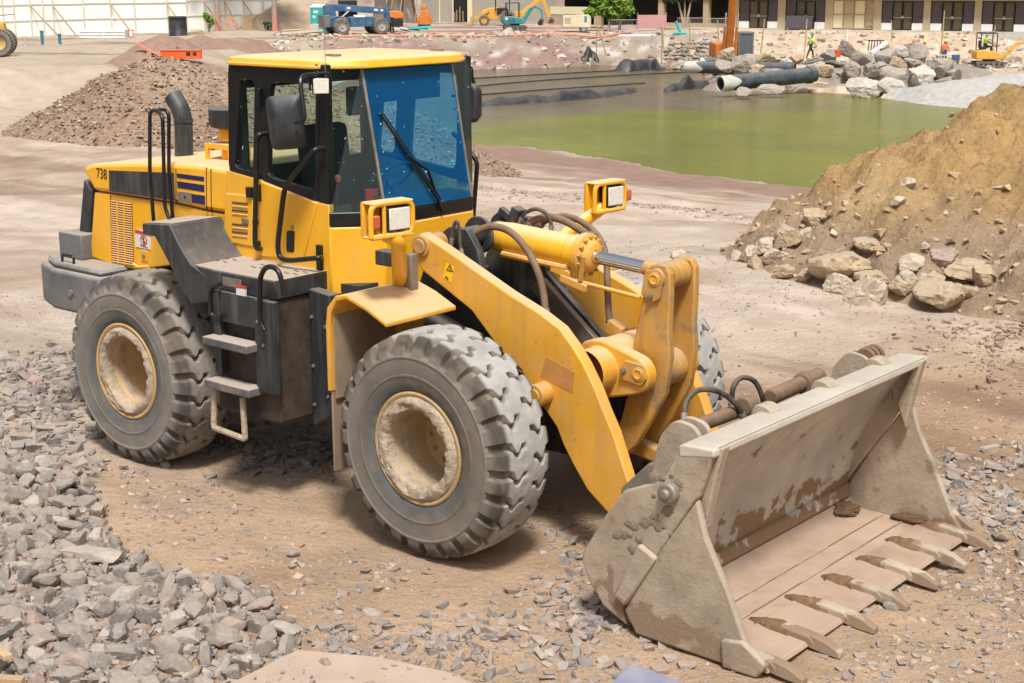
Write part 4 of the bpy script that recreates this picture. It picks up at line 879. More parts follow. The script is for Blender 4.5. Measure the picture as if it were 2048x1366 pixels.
# front of the cab: lower panels following the faceted plan, yellow, with dark band under the windscreen
def facet(mbx, a, b, z0, z1, a1=None, b1=None, t=.03):
    """upright panel between plan points a,b (and a1,b1 at the top)"""
    a1 = a1 or a; b1 = b1 or b; A_, B_, A1, B1 = Vector((*a, z0)), Vector((*b, z0)), Vector((*a1, z1)), Vector((*b1, z1))
    n = (B_-A_).cross(A1-A_).normalized()*t
    return mbx.add([A_, B_, B1, A1, A_+n, B_+n, B1+n, A1+n], [(0, 1, 2, 3), (4, 7, 6, 5), (0, 4, 5, 1), (1, 5, 6, 2), (2, 6, 7, 3), (3, 7, 4, 0)])
plan_b = [(XA, -yc), (-1.03, -.46), (-1.03, .46), (XA, yc)]
mb = MB(); mb.prism([(XA, -yc), (-1.02, -.46), (-1.02, .46), (XA, yc), (-1.7, yc), (-1.7, -yc+.002)], 'Z', 1.48, 1.955); part(mb, 'cab_front_panel', 'yellow', bevel=.012)
mb = MB(); mb.prism([(XA, -yc+.05), (-1.04, -.44), (-1.04, .44), (XA, yc-.05), (-1.6, .6), (-1.6, -.6)], 'Z', 1.36, 1.48); part(mb, 'cab_base', 'yellow', bevel=.03)
mb = MB(); mb.prism([(XA, -yc+.002), (-1.024, -.462), (-1.024, .462), (XA, yc-.002), (-1.5, yc-.002), (-1.5, -yc+.002)], 'Z', 1.958, 2.06); part(mb, 'window_sill', 'black', bevel=.01)
sg_t = [(-1.295, -.735), (-1.22, -.46)]; sg_b = [(XA, -.735), (-1.03, -.46)]
for sgn in (1, -1):
    mb = MB(); facet(mb, sg_b[0], sg_b[1], ZB, ZT, sg_t[0], sg_t[1], .008)
    part(mir(mb) if sgn < 0 else mb, 'corner_window', 'glass', bevel=0)
    mb = MB(); mb.tube([(-1.029, -.452, ZB), (-1.219, -.458, ZT)], .011, 8); part(mir(mb) if sgn < 0 else mb, 'glass_joint', 'steel', bevel=0)
mb = MB(); facet(mb, (-1.03, -.447), (-1.03, .447), ZB, ZT, (-1.22, -.453), (-1.22, .453), .008); part(mb, 'windscreen', 'glass_blue_sheen', bevel=0)
# roof: faceted slab, slightly crowned
mb = MB(); plan_r = [(-2.33, -.765), (-1.34, -.775), (-1.15, -.50), (-1.15, .50), (-1.34, .765), (-2.33, .765)]
def ringz(pl, k, z): cx = -1.76; return [((x-cx)*k+cx, y*k, z) for x, y in pl]
pl = fillet(plan_r, .10, 4); rings = [ringz(pl, .985, 3.03), ringz(pl, 1.0, 3.036), ringz(pl, 1.0, 3.05), ringz(pl, .986, 3.058), ringz(pl, .984, 3.078), ringz(pl, .965, 3.09), ringz(pl, .8, 3.103), ringz(pl, .5, 3.112), ringz(pl, .02, 3.115)]
n = len(pl); vs = [v for r in rings for v in r]; fs = [(i*n+k, i*n+(k+1) % n, (i+1)*n+(k+1) % n, (i+1)*n+k) for i in range(len(rings)-1) for k in range(n)]+[tuple(range(n-1, -1, -1))]
mb.add(vs, fs); roof = part(mb, 'cab_roof', 'yellow', bevel=0, smooth=50)
for (x, y) in ((-1.45, -.5), (-1.4, .5)):
    mb = MB(); mb.span((x-.05, y-.03, 3.09), (x+.05, y+.03, 3.122)); part(mb, 'lifting_bracket', 'steel', roof, bevel=.004)
mb = MB(); p = V3(CB, (605, 200), 'Y', -.80); mb.cyl(p, p+Vector((0, 0, .44)), .0025, .0015, 6); part(mb, 'antenna', 'steel', bevel=0)
mb = MB(); mb.span((-1.9, -.06, 2.98), (-1.28, .06, 3.03)); mb.span((-2.32, -.7, 2.96), (-1.30, .7, 3.03)); part(mb, 'headliner', 'black', bevel=0)
# interior
inter = mk('cab_trim', (.04, .043, .045), .7, var=(8, .2))
seatm = mk('seat_cloth', (.045, .05, .055), .9, var=(20, .2))
mb = MB(); mb.span((-2.3, -.70, 1.50), (-1.06, .70, 1.56)); part(mb, 'cab_floor', inter, bevel=0)
mb = MB(); mb.span((-2.31, -.70, 1.56), (-2.26, .70, 2.28)); mb.span((-2.31, -.70, 2.86), (-2.26, .70, 3.0)); mb.span((-2.31, -.70, 2.28), (-2.26, -.62, 2.86)); mb.span((-2.31, .62, 2.28), (-2.26, .70, 2.86)); part(mb, 'rear_wall', inter, bevel=0)
mb = MB(); mb.span((-2.29, -.62, 2.28), (-2.283, .62, 2.86)); part(mb, 'rear_window', 'glass', bevel=0)
seat = MB(); seat.span((-2.08, -.24, 1.86), (-1.60, .24, 1.99)); so = part(seat, 'operator_seat', seatm, bevel=.04)
mb = MB(); mb.box((-2.10, 0, 2.26), (.13, .46, .62), (0, rad(-8), 0)); part(mb, 'backrest', seatm, so, bevel=.05)
mb = MB(); mb.span((-2.0, -.15, 1.56), (-1.7, .15, 1.86)); part(mb, 'pedestal', inter, so, bevel=.02)
mb = MB(); mb.prism([(-1.12, 1.56), (-1.06, 1.56), (-1.06, 2.0), (-1.22, 2.12), (-1.30, 2.12), (-1.20, 1.9)], 'Y', -.3, .3); part(mb, 'dashboard', inter, bevel=.02)
mb = MB(); mb.tube([(-1.18, -.02, 1.95), (-1.40, -.02, 2.20)], .03, 10); sc_ = part(mb, 'steering_column', inter, bevel=0)
ax = Vector((-.22, 0, .25)).normalized(); a = ax.orthogonal().normalized(); b = ax.cross(a); c = Vector((-1.41, -.02, 2.21))
mb = MB(); mb.tube([c+a*.19*math.cos(t*.2618)+b*.19*math.sin(t*.2618) for t in range(25)], .016, 8, caps=False); [mb.tube([c, c+a*.19*math.cos(t)+b*.19*math.sin(t)], .012, 6) for t in (0, 2.1, 4.2)]; part(mb, 'steering_wheel', inter, sc_, 0)
mb = MB(); mb.span((-2.05, -.55, 1.56), (-1.45, -.32, 2.02)); part(mb, 'console', inter, bevel=.03)
mb = MB(); mb.tube([(-1.55, -.42, 2.0), (-1.53, -.42, 2.22)], .01, 6); part(mb, 'lever', inter, bevel=0)
mb = MB(); mb.lathe([(.0005, .03), (.02, .022), (.026, 0), (.02, -.022), (.0005, -.03)], (-1.53, -.42, 2.24), (0, 0, 1), 10); part(mb, 'lever_knob', 'orange', bevel=0)
mb = MB(); mb.span((-1.30, -.36, 2.78), (-1.275, .40, 2.98)); part(mb, 'sun_visor', inter, bevel=.01)
mb = MB(); mb.box((-1.34, -.42, 2.80), (.04, .14, .2)); part(mb, 'interior_mirror', inter, bevel=.02)
mb = MB(); mb.cyl((-1.36, -.25, 2.06), (-1.36, -.25, 2.16), .05, seg=12); part(mb, 'cup', 'red', bevel=0)
# wiper
mb = MB(); p0, p1, p2 = (-.995, .12, 2.02), (-1.06, -.05, 2.40), (-1.13, -.38, 2.72)
mb.tube([(-1.005, .10, 2.0), (-1.02, -.02, 2.30), (-1.045, -.20, 2.42)], .011, 6); part(mb, 'wiper_arm', 'black', bevel=0)
mb = MB(); mb.tube([(-.996, .06, 2.08), (-1.135, -.37, 2.72)], .010, 6); mb.tube([(-.992, .085, 2.08), (-1.131, -.345, 2.72)], .005, 6); part(mb, 'wiper_blade', 'black', bevel=0)
# grab bars beside the door
mb = MB(); mb.tube([V3(CB, p, 'Y', -yc-.01) for p in [(285, 512)]]+[V3(CB, p, 'Y', -yc-.09) for p in [(240, 515), (228, 545), (218, 1085), (222, 1140)]]+[V3(CB, (252, 1140), 'Y', -yc-.01)], .019, 10, fil=.04); part(mb, 'door_grab_bar', 'black', bevel=0)
mb = MB(); mb.tube([V3(CB, (598, 592), 'Y', -yc-.01)]+[V3(CB, p, 'Y', -yc-.12) for p in [(545, 596), (390, 790), (375, 840), (342, 1120), (350, 1190), (400, 1206)]]+[V3(CB, (572, 1190), 'Y', -yc-.10)]+[V3(CB, (580, 1188), 'Y', -yc-.01)], .019, 10, fil=.05); part(mb, 'cab_grab_bar', 'black', bevel=0)
mb = MB(); p = V3(CB, (572, 1192), 'Y', -yc-.012); mb.box(p, (.05, .03, .19)); part(mb, 'bar_bracket', 'black', bevel=.006)
mb = MB(); mb.tube([Vector(at((905, 265), 'Y', yc+.02)), Vector(at((955, 322), 'Y', yc+.06)), Vector(at((945, 455), 'Y', yc+.06)), Vector(at((938, 470), 'Y', yc+.01))], .018, 10, fil=.05); part(mb, 'cab_grab_bar', 'black', bevel=0)
# mirrors
def mirror(c, n, w, h, arm):
    n = Vector(n).normalized(); up = Vector((0, 0, 1)); s = up.cross(n).normalized(); R = Matrix((s, -n, up)).transposed(); R = R@Matrix.Rotation(rad(-4), 3, 'Y')
    mb = MB(); pl = fillet([(-w/2, -h/2), (w/2, -h/2), (w/2*1.05, h/2), (-w/2*1.05, h/2)], .05)
    rings = [[(x*k, d, z*k) for x, z in pl] for k, d in ((.93, .03), (1, .02), (1, -.015), (.72, -.055), (.3, -.062), (.01, -.063))]
    n_ = len(pl); vs = [Vector(c)+R@Vector(v) for r in rings for v in r]; fs = [(i*n_+k, i*n_+(k+1) % n_, (i+1)*n_+(k+1) % n_, (i+1)*n_+k) for i in range(len(rings)-1) for k in range(n_)]+[tuple(range(n_))]
    mb.add(vs, fs); o = part(mb, 'mirror', 'dark', bevel=0, smooth=50)
    mb = MB(); mb.tube(arm, .016, 8, fil=.04); part(mb, 'mirror_arm', 'black', o, 0)
c = V3(CB, (390, 450), 'Y', -1.02)
mirror(c, (.62, -.78, .05), .235, .36, [V3(CB, (600, 190), 'Y', -.78), V3(CB, (480, 192), 'Y', -.98), V3(CB, (465, 225), 'Y', -1.02), V3(CB, (492, 440), 'Y', -1.05), V3(CB, (440, 450), 'Y', -1.05)])
c = Vector(at((947, 205), 'Y', 1.12)); mirror(c, (.62, .72, .05), .19, .30, [Vector(at((912, 140), 'Y', .8)), Vector(at((938, 138), 'Y', 1.1)), c+Vector((.03, 0, .1))])
mb = MB(); mb.tube([Vector(at((905, 192), 'Y', .76)), Vector(at((945, 188), 'Y', 1.1))], .012, 8); part(mb, 'mirror_stay', 'black', bevel=0)
# cab work lamps
def work_lamp(c, n):
    n = Vector(n).normalized(); s = Vector((0, 0, 1)).cross(n).normalized(); R = Matrix((s, n, Vector((0, 0, 1)))).transposed()
    mb = MB(); mb.add([Vector(c)+R@Vector(v) for v in [(-.062, -.03, -.06), (.062, -.03, -.06), (.062, -.03, .06), (-.062, -.03, .06), (-.045, -.09, -.04), (.045, -.09, -.04), (.045, -.09, .045), (-.045, -.09, .045)]], [(0, 1, 2, 3), (4, 7, 6, 5), (0, 4, 5, 1), (1, 5, 6, 2), (2, 6, 7, 3), (3, 7, 4, 0)])
    o = part(mb, 'work_lamp', 'black', bevel=.012); mb = MB(); mb.box(Vector(c)+n*-.026, (.105, .012, .10), R); part(mb, 'lens', 'lens', o, bevel=.012)
    mb = MB(); mb.tube([Vector(c)+R@Vector(v) for v in ((-.072, -.05, -.03), (-.072, -.05, .085), (.072, -.05, .085), (.072, -.05, -.03))], .008, 6, fil=.03); part(mb, 'lamp_yoke', 'black', o, 0)
work_lamp(V3(CB, (584, 255), 'Y', -.86), (.8, -.5, -.05)); work_lamp(Vector(at((930, 157), 'Y', .86)), (.8, -.55, -.05))

# ---------------------------------------------------------------- front end
# fenders: bent plate with mud flap
for sgn in (1, -1):
    a = [(-.80, .98), (-.80, 1.42), (-.78, 1.55), (-.70, 1.635), (-.60, 1.655), (-.42, 1.60), (-.24, 1.52)]
    b = [(x+.0, z-.03) for x, z in a[::-1]]; b[-1] = (-.765, .98); b[-2] = (-.765, 1.40); b[-3] = (-.745, 1.52); b[-4] = (-.69, 1.60)
    mb = MB(); mb.prism(a+b, 'Y', -1.26, -.60); f_ = part(mir(mb) if sgn < 0 else mb, 'front_fender', 'arm', bevel=.008, smooth=50)
    mb = MB(); mb.span((-.762, -1.225, .93), (-.748, -.61, 1.50)); part(mir(mb) if sgn < 0 else mb, 'fender_liner', 'flap', f_, bevel=0)
    mb = MB(); mb.span((-.79, -1.24, .42), (-.772, -.62, 1.0)); part(mir(mb) if sgn < 0 else mb, 'mud_flap', 'flap', f_, bevel=.004)
    mb = MB(); mb.prism([(-.765, .95), (-.765, 1.5), (-.45, 1.55), (-.55, 1.2)], 'Y', -.66, -.63); part(mir(mb) if sgn < 0 else mb, 'fender_gusset', 'crank', f_, bevel=.004)
# headlamps on posts with tube guards
def headlamp(sgn):
    y = -1.15*sgn; c = Vector((-.30, y, 2.165 if sgn > 0 else 2.05)); yaw = rad(-14*sgn)
    R = Matrix.Rotation(rad(-8), 3, 'Z') if sgn > 0 else Matrix.Rotation(rad(-6), 3, 'Z')
    q = lambda v: c+R@(Vector(v)*.86); K = lambda *v: tuple(a*.86 for a in v)
    mb = MB(); mb.tube([(-.66, -.70, 1.45), at((800, 575), 'Y', -.72), at((797, 480), 'Y', -1.10), c+Vector((-.04, 0, -.1))] if sgn > 0 else [(-.50, .62, 1.6), (-.42, .80, 1.80), (c.x-.03, y, c.z-.08)], .05, 12, fil=.1); h = part(mb, 'headlamp_post', 'yellow', bevel=0)
    mb = MB()
    for v in ((-.03, -.22*1, -.115), ):
        mb.tube([q(p) for p in ((.03, -.19, -.12), (.03, .19, -.12), (.03, .19, .12), (.03, -.19, .12), (.03, -.19, -.12))], .018, 8, fil=.06)
    mb.tube([q((.03, -.07, -.12)), q((.03, -.07, .12))], .014, 8); part(mb, 'lamp_guard', 'yellow', h, 0)
    mb = MB(); mb.span(q((-.09, -.19, -.12)), q((-.06, .17, .12))) if False else mb.box(q((-.08, 0, 0)), K(.04, .38, .25), R); mb.box(q((-.02, 0, -.125)), K(.14, .38, .02), R); mb.box(q((-.02, 0, .125)), K(.14, .38, .02), R); part(mb, 'lamp_bracket', 'yellow', h, bevel=.01)
    s_ = 1 if sgn > 0 else -1
    mb = MB(); mb.box(q((-.01, .06, 0)), K(.10, .22, .19), R); l = part(mb, 'headlight', 'black', h, bevel=.02)
    mb = MB(); mb.box(q((.045, .06, 0)), K(.014, .19, .16), R); part(mb, 'headlight_lens', 'lens', h, bevel=.02)
    mb = MB(); mb.box(q((.015, -.155 if sgn > 0 else .225, -.01)), K(.07, .085, .10), R); part(mb, 'turn_signal', 'orange', h, bevel=.012)
headlamp(1); headlamp(-1)
mb = MB(); mb.box(at((822, 545), 'Y', -.74), (.07, .07, .26)); part(mb, 'lamp_post_clamp', 'steel', bevel=.008); mb = MB(); mb.box(at((775, 515), 'Y', -.80), (.14, .10, .10)); part(mb, 'lamp_junction_box', 'dark', bevel=.01)
# lift arms
at_ = XZ(CC, -.55, [(455, 195), (560, 262), (700, 360), (850, 466), (1000, 560), (1090, 630), (1150, 712), (1200, 795), (1250, 900), (1290, 1005), (1335, 1110), (1400, 1320)])
ab_ = XZ(CC, -.55, [(1215, 1366), (1150, 1250), (1105, 1160), (1075, 1080), (1025, 1005), (960, 930), (915, 820), (830, 745), (760, 650), (690, 552), (560, 445), (470, 372), (415, 300), (425, 235)])
arm_prof = at_+[(1.25, .42), (1.48, .34), (1.56, .22), (1.46, .14), (1.15, .22)]+ab_
for sgn in (1, -1):
    mb = MB(); mb.prism(arm_prof, 'Y', -.55, -.455); part(mir(mb) if sgn < 0 else mb, 'lift_arm', 'arm', bevel=.012, smooth=25)
    for (px, r, y0, y1) in (((1000, 930), .075, -.66, -.40), ((440, 260), .075, -.57, -.36)):
        q = XZ(CC, -.6, [px])[0]; mb = MB(); mb.cyl((q[0], y0*sgn, q[1]), (q[0], y1*sgn, q[1]), r, seg=24); mb.cyl((q[0], (y0-.015)*sgn, q[1]), (q[0], y0*sgn, q[1]), r*.7, seg=20); part(mb, 'arm_pin', 'crank', bevel=.008)
    mb = MB(); mb.cyl((1.47, -.62*sgn, .24), (1.47, -.30*sgn, .24), .09, seg=20); part(mb, 'bucket_pin', 'steel', bevel=.006)
    # lift cylinders
    p0, p1 = Vector((-.68, -.42*sgn, 1.34)), Vector((.47, -.40*sgn, 1.0)); m_ = p0.lerp(p1, .68)
    mb = MB(); mb.cyl(p0, m_, .085, seg=20); mb.cyl(m_-(m_-p0).normalized()*.1, m_, .10, seg=20); lc = part(mb, 'lift_cylinder', 'dark', bevel=.006); mb = MB(); mb.cyl(m_, p1, .045, seg=16); part(mb, 'piston_rod', 'chrome', lc, 0)
decal(CC, -.55, [(1030, 760), (1160, 830), (1150, 925), (1003, 850)], 'worn_decal', 'copper', t=.002)
d_ = decal(CC, -.55, [(573, 332), (612, 350), (598, 420), (560, 398)], 'warning_sticker', 'sticker_y', t=.002)
mb = MB(); t3 = XZ(CC, -.552, [(592, 337), (606, 373), (576, 366)]); c3 = cent(t3); mb.ringplate(t3, [((x-c3[0])*.72+c3[0], (z-c3[1])*.72+c3[1]) for x, z in t3], 'Y', -.5545, -.551); part(mb, 'triangle', 'ink', d_, bevel=0)
mb = MB(); q = XZ(CC, -.553, [(591, 360), (578, 400)]); mb.box((q[0][0], -.554, q[0][1]), (.006, .002, .018)); mb.box((q[1][0], -.554, q[1][1]), (.03, .002, .01), (0, .5, 0)); part(mb, 'mark', 'ink', d_, bevel=0)
# cross tube and crank bracket
mb = MB(); mb.lathe([(.15, -.46), (.145, -.32), (.16, -.26), (.18, -.20), (.18, .20), (.16, .26), (.145, .32), (.15, .46)], (.72, 0, 1.19), (0, 1, 0), 32); part(mb, 'cross_tube', 'arm', bevel=0, smooth=50)
piv = XZ(CC, -.24, [(1450, 838)])[0]
br = [(.56, 1.34), (.70, 1.385), (.82, 1.36), (piv[0]+.07, piv[1]+.11), (piv[0]+.125, piv[1]+.03), (piv[0]+.11, piv[1]-.07), (piv[0]+.03, piv[1]-.12), (.70, .98), (.58, 1.02)]
for y in (-.30, .19):
    mb = MB(); mb.prism(fillet(br, .05), 'Y', y, y+.10); part(mb, 'crank_bracket', 'arm', bevel=.015, smooth=50)
def pinplate(fn, Y, cpx, bpx, poly, r=.045):
    mb = MB(); mb.prism(fillet(XZ(fn, Y, poly), .012), 'Y', Y-.022, Y); o = part(mb, 'pin_plate', 'crank', bevel=.005)
    q = XZ(fn, Y-.02, [cpx])[0]; mb = MB(); mb.lathe([(.0005, .008), (r*.55, .008), (r*.6, .014), (r*.72, .014), (r*.78, .008), (r, .008), (r, -.01)], (q[0], Y-.02, q[1]), (0, -1, 0), 28); part(mb, 'pin_end', 'arm', o, 0)
    q = XZ(fn, Y-.02, [bpx])[0]; mb = MB(); mb.cyl((q[0], Y-.045, q[1]), (q[0], Y-.02, q[1]), .016, seg=6); mb.cyl((q[0], Y-.027, q[1]), (q[0], Y-.02, q[1]), .022, seg=14); part(mb, 'bolt', 'steel', o, 0)
pinplate(CC, -.30, (1450, 838), (1383, 822), [(1392, 772), (1475, 795), (1492, 860), (1470, 892), (1385, 862), (1368, 835)])
# bell crank: two plates
ck = XZ(CC, -.17, [(1500, 345), (1535, 335), (1575, 345), (1592, 385), (1592, 500), (1585, 640), (1592, 760), (1570, 930), (1500, 1060), (1440, 1160), (1395, 1210), (1350, 1180), (1338, 1120), (1372, 1030), (1392, 950), (1420, 900), (1425, 700), (1462, 520), (1478, 400)])
for y in (-.17, .11):
    mb = MB(); mb.prism(ck, 'Y', y, y+.06); part(mb, 'bell_crank_plate', 'crank', bevel=.012, smooth=25)
tp = XZ(CC, -.17, [(1535, 400)])[0]
mb = MB(); mb.cyl((tp[0], -.19, tp[1]), (tp[0], .19, tp[1]), .062, seg=24)
for y in (-.09, -.02, .05): mb.cyl((tp[0], y, tp[1]), (tp[0], y+.045, tp[1]), .088, seg=24)
part(mb, 'crank_top_pin', 'crank', bevel=.006)
pinplate(CD, -.17, (1397, 608), (1370, 728), [(1345, 545), (1440, 545), (1470, 590), (1440, 745), (1400, 762), (1315, 715)])
mb = MB(); mb.cyl((piv[0], -.17, piv[1]), (piv[0], .17, piv[1]), .10, seg=24); mb.cyl((piv[0]+.03, -.12, piv[1]), (piv[0]+.03, .11, piv[1]), .12, seg=24); part(mb, 'crank_boss', 'crank', bevel=.008)
lk = XZ(CC, -.1, [(1385, 1170)])[0]
mb = MB(); mb.box(((lk[0]+1.42)/2, 0, (lk[1]+.52)/2), (((lk[0]-1.42)**2+(lk[1]-.52)**2)**.5+.1, .09, .11), (0, math.atan2(lk[1]-.52, 1.42-lk[0]), 0)); part(mb, 'bucket_link', 'crank', bevel=.02)
# tilt cylinder
c0 = V3(CD, (330, 315), 'Y', 0); c1 = V3(CD, (945, 445), 'Y', 0); c2 = Vector((tp[0], 0, tp[1])); e = (c1-c0).normalized()
mb = MB(); mb.cyl(c0+e*.10, c1, .112, seg=32); mb.cyl(c0-e*.02, c0+e*.12, .10, .112, seg=24); mb.cyl(c1-e*.14, c1-e*.02, .118, seg=32); tc_ = part(mb, 'tilt_cylinder', 'yellow', bevel=.008)
mb = MB(); mb.lathe([(.112, -.05), (.145, -.045), (.145, .0), (.12, .012), (.095, .045), (.075, .06), (.046, .062)], c1, e, 32); part(mb, 'cylinder_head', 'arm', tc_, 0)
a = e.orthogonal().normalized(); b = e.cross(a)
for k in range(14):
    t = 2*math.pi*k/14; p = c1+a*.125*math.cos(t)+b*.125*math.sin(t)+e*.004; mb = MB(); mb.cyl(p, p+e*.028, .013, seg=6); part(mb, 'head_bolt', 'crank', tc_, 0)
rod_e = (c2-c1).normalized(); mb = MB(); mb.cyl(c1+e*.02, c2-rod_e*.20, .044, seg=24); part(mb, 'piston_rod', 'chrome', tc_, 0)
mb = MB(); mb.cyl(c2-rod_e*.21, c2-rod_e*.05, .050, seg=20); mb.cyl(c2-Vector((0, .055, 0)), c2+Vector((0, .055, 0)), .085, seg=20); part(mb, 'rod_eye', 'crank', tc_, bevel=.006)
mb = MB(); mb.tube([c0+e*.12+Vector((0, -.10, -.09)), c1-e*.10+Vector((0, -.10, -.09))], .022, 8); mb.tube([c0+e*.12+Vector((0, .10, -.10)), c1-e*.10+Vector((0, .10, -.10))], .022, 8); part(mb, 'oil_pipe', 'arm', tc_, 0)
p0, p1 = V3(CD, (780, 600), 'Y', -.08), V3(CD, (1300, 735), 'Y', -.12)
mb = MB(); mb.tube([p0, p1], .016, 6); mb.box(V3(CD, (850, 635), 'Y', -.10), (.22, .05, .05), (0, rad(13), 0)); mb.box(V3(CD, (760, 555), 'Y', -.1), (.16, .04, .05), (0, rad(13), 0)); part(mb, 'leveller_rod', 'arm', bevel=.005)
mb = MB(); mb.box(V3(CD, (900, 540), 'Y', -.12), (.03, .02, .17), (0, rad(8), 0)); part(mb, 'leveller_plate', 'crank', tc_, bevel=.004)
# tower head and pivot ears
q = V3(CD, (300, 290), 'Y', 0)
mb = MB(); mb.cyl((q.x-.02, -.30, q.z), (q.x-.02, .30, q.z), .07, seg=20)
for y in (-.15, .12): mb.cyl((q.x-.02, y, q.z), (q.x-.02, y+.03, q.z), .13, seg=24)
part(mb, 'tower_pin', 'dark', bevel=.008)
# hoses
def hose(pts, r, mat='hose_b', name='hydraulic_hose'):
    P_ = [Vector(p) for p in pts]; out = []
    for i in range(len(P_)-1):   # Catmull-Rom
        a0, a1, a2, a3 = P_[max(i-1, 0)], P_[i], P_[i+1], P_[min(i+2, len(P_)-1)]
        for t in np.linspace(0, 1, 7)[:-1]:
            out.append(.5*((2*a1)+(a2-a0)*t+(2*a0-5*a1+4*a2-a3)*t*t+(3*a1-a0-3*a2+a3)*t**3))
    out.append(P_[-1]); mb = MB(); mb.tube(out, r, 10); o = part(mb, name, mat, bevel=0)
    for a_, b_ in ((out[0], out[2]), (out[-1], out[-3])):
        mb = MB(); d = (b_-a_).normalized(); mb.cyl(a_, a_+d*.05, r*1.3, seg=8); part(mb, 'hose_fitting', 'steel', o, 0)
    return o
hose([V3(CD, p, 'Y', y) for p, y in [((110, 365), -.30), ((180, 285), -.28), ((290, 250), -.24), ((410, 285), -.22), ((520, 400), -.22), ((600, 560), -.24), ((640, 720), -.26), ((650, 860), -.28)]], .025)
hose([V3(CD, p, 'Y', y) for p, y in [((530, 250), .15), ((580, 205), .15), ((680, 185), .16), ((790, 215), .18), ((900, 280), .2), ((985, 330), .15)]], .027)
hose([V3(CD, p, 'Y', y) for p, y in [((600, 260), .25), ((660, 205), .25), ((790, 180), .26), ((920, 230), .26), ((1020, 330), .24), ((1065, 460), .2), ((1075, 650), .15), ((1085, 850), .1), ((1105, 930), .1)]], .023)
hose([V3(CD, p, 'Y', .1) for p in [(470, 225), (510, 160), (590, 130), (660, 165), (690, 230), (690, 290)]], .014, 'hose')
hose([V3(CC, p, 'Y', -.42) for p in [(598, 250), (608, 170), (622, 143), (634, 180), (640, 260), (650, 300)]], .012, 'hose')
mb = MB(); mb.box(V3(CD, (455, 175), 'Y', .1), (.07, .09, .12), (0, .4, 0)); mb.box(V3(CD, (385, 165), 'Y', .1), (.12, .05, .05), (0, .5, 0)); part(mb, 'valve_block', 'dark', bevel=.006)
mb = MB(); mb.box(V3(CD, (1130, 950), 'Y', .1), (.12, .1, .1), (0, .5, .2)); part(mb, 'pipe_block', 'crank', bevel=.01); mb = MB(); mb.box(V3(CD, (110, 385), 'Y', -.3), (.06, .06, .06)); part(mb, 'pipe_block', 'crank', bevel=.01)

# ---------------------------------------------------------------- bucket (two-piece clam bucket)
BK = bpy.data.objects.new('bucket', None); COL.objects.link(BK); BK.parent = LD; BK['label'] = 'muddy grey clam bucket resting on the ground'
HB = 1.30
def bpart(mb, name, mat='bucket', bevel=.013, smooth=40): return part(mb, name, mat, BK, bevel, smooth)
side_rear = XZ(CF, -HB, [(445, 422), (575, 437), (548, 530), (520, 620), (500, 640), (345, 870), (205, 1068), (225, 1140), (130, 1060), (75, 960), (45, 880), (52, 838), (150, 682), (215, 600), (335, 568), (400, 530)])
side_front = XZ(CF, -HB-.02, [(505, 640), (475, 680), (330, 880), (215, 1075), (262, 1172), (600, 1290), (760, 1322), (700, 1210), (620, 985), (540, 790)])
for sgn in (1, -1):
    mb = MB(); mb.prism(side_rear, 'Y', -HB, -HB+.045); bpart(mir(mb) if sgn < 0 else mb, 'side_plate')
    mb = MB(); mb.prism(side_front, 'Y', -HB-.022, -HB+.025); bpart(mir(mb) if sgn < 0 else mb, 'clam_side_plate')
    q = XZ(CF, -HB, [(402, 605)])[0]; mb = MB(); mb.cyl((q[0], (-HB-.05)*sgn, q[1]), (q[0], (-HB+.06)*sgn, q[1]), .06, seg=20); mb.cyl((q[0], (-HB-.075)*sgn, q[1]), (q[0], (-HB-.04)*sgn, q[1]), .032, seg=8); bpart(mb, 'hinge_boss', 'steel')
    mb = MB(); mb.prism(XZ(CF, -HB-.045, [(270, 815), (340, 875), (215, 1065), (170, 1020)]), 'Y', -HB-.045, -HB-.0); bpart(mir(mb) if sgn < 0 else mb, 'stop_plate')
    mb = MB(); mb.prism(XZ(CF, -HB-.03, [(605, 1190), (690, 1200), (790, 1300), (745, 1345), (610, 1300)]), 'Y', -HB-.048, -HB-.0); bpart(mir(mb) if sgn < 0 else mb, 'corner_guard')
    mb = MB(); mb.prism(XZ(CF, -HB, [(480, 640), (560, 440), (590, 440), (560, 560), (530, 700), (520, 770)]), 'Y', -HB+.05, -HB+.13); bpart(mir(mb) if sgn < 0 else mb, 'side_rib')
# back wall (moldboard): curved sheet, clam bowl below it, floor
tf = XZ(CF, -HB, [(575, 437)])[0]; tb = XZ(CF, -HB, [(445, 422)])[0]
fl0 = XZ(CF, -HB+.05, [(600, 950)])[0]; lip = XZ(CF, -HB, [(775, 1318)])[0]
hx = XZ(CF, -HB, [(45, 880)])[0]
back = [tf, (tf[0]-.14, tf[1]-.14), (1.90, .80), (1.80, .60), (1.74, .40), (1.715, .25), (1.72, .16), (1.70, .15), (1.67, .25), (1.74, .60), (1.84, .85), (tb[0]-.03, tb[1]-.02)]
mb = MB(); mb.prism(back, 'Y', -HB+.04, HB-.04); bpart(mb, 'moldboard', 'moldboard', smooth=50, bevel=0)
mb = MB(); mb.prism([tf, (tf[0]+.004, tf[1]-.05), (tb[0]-.02, tb[1]-.07), (tb[0]-.02, tb[1]), (tb[0]+.02, tb[1]+.015)], 'Y', -HB-.003, HB+.003); bpart(mb, 'top_beam', 'topbeam')
mb = MB(); mb.prism([(1.70, .125), (1.745, .13), (1.74, .225), (1.70, .235)], 'Y', -HB+.05, HB-.05); bpart(mb, 'seal_strip', 'moldboard')
bowl = [(1.69, .12), (1.62, .12), (1.66, .05), (1.80, .035), (lip[0]-.10, .03), (lip[0]-.10, .052), (1.85, .056), (1.775, .07), (1.735, .12)]
mb = MB(); mb.prism(bowl, 'Y', -HB+.03, HB-.03); bpart(mb, 'floor_plate', 'floorplate', smooth=50, bevel=0)
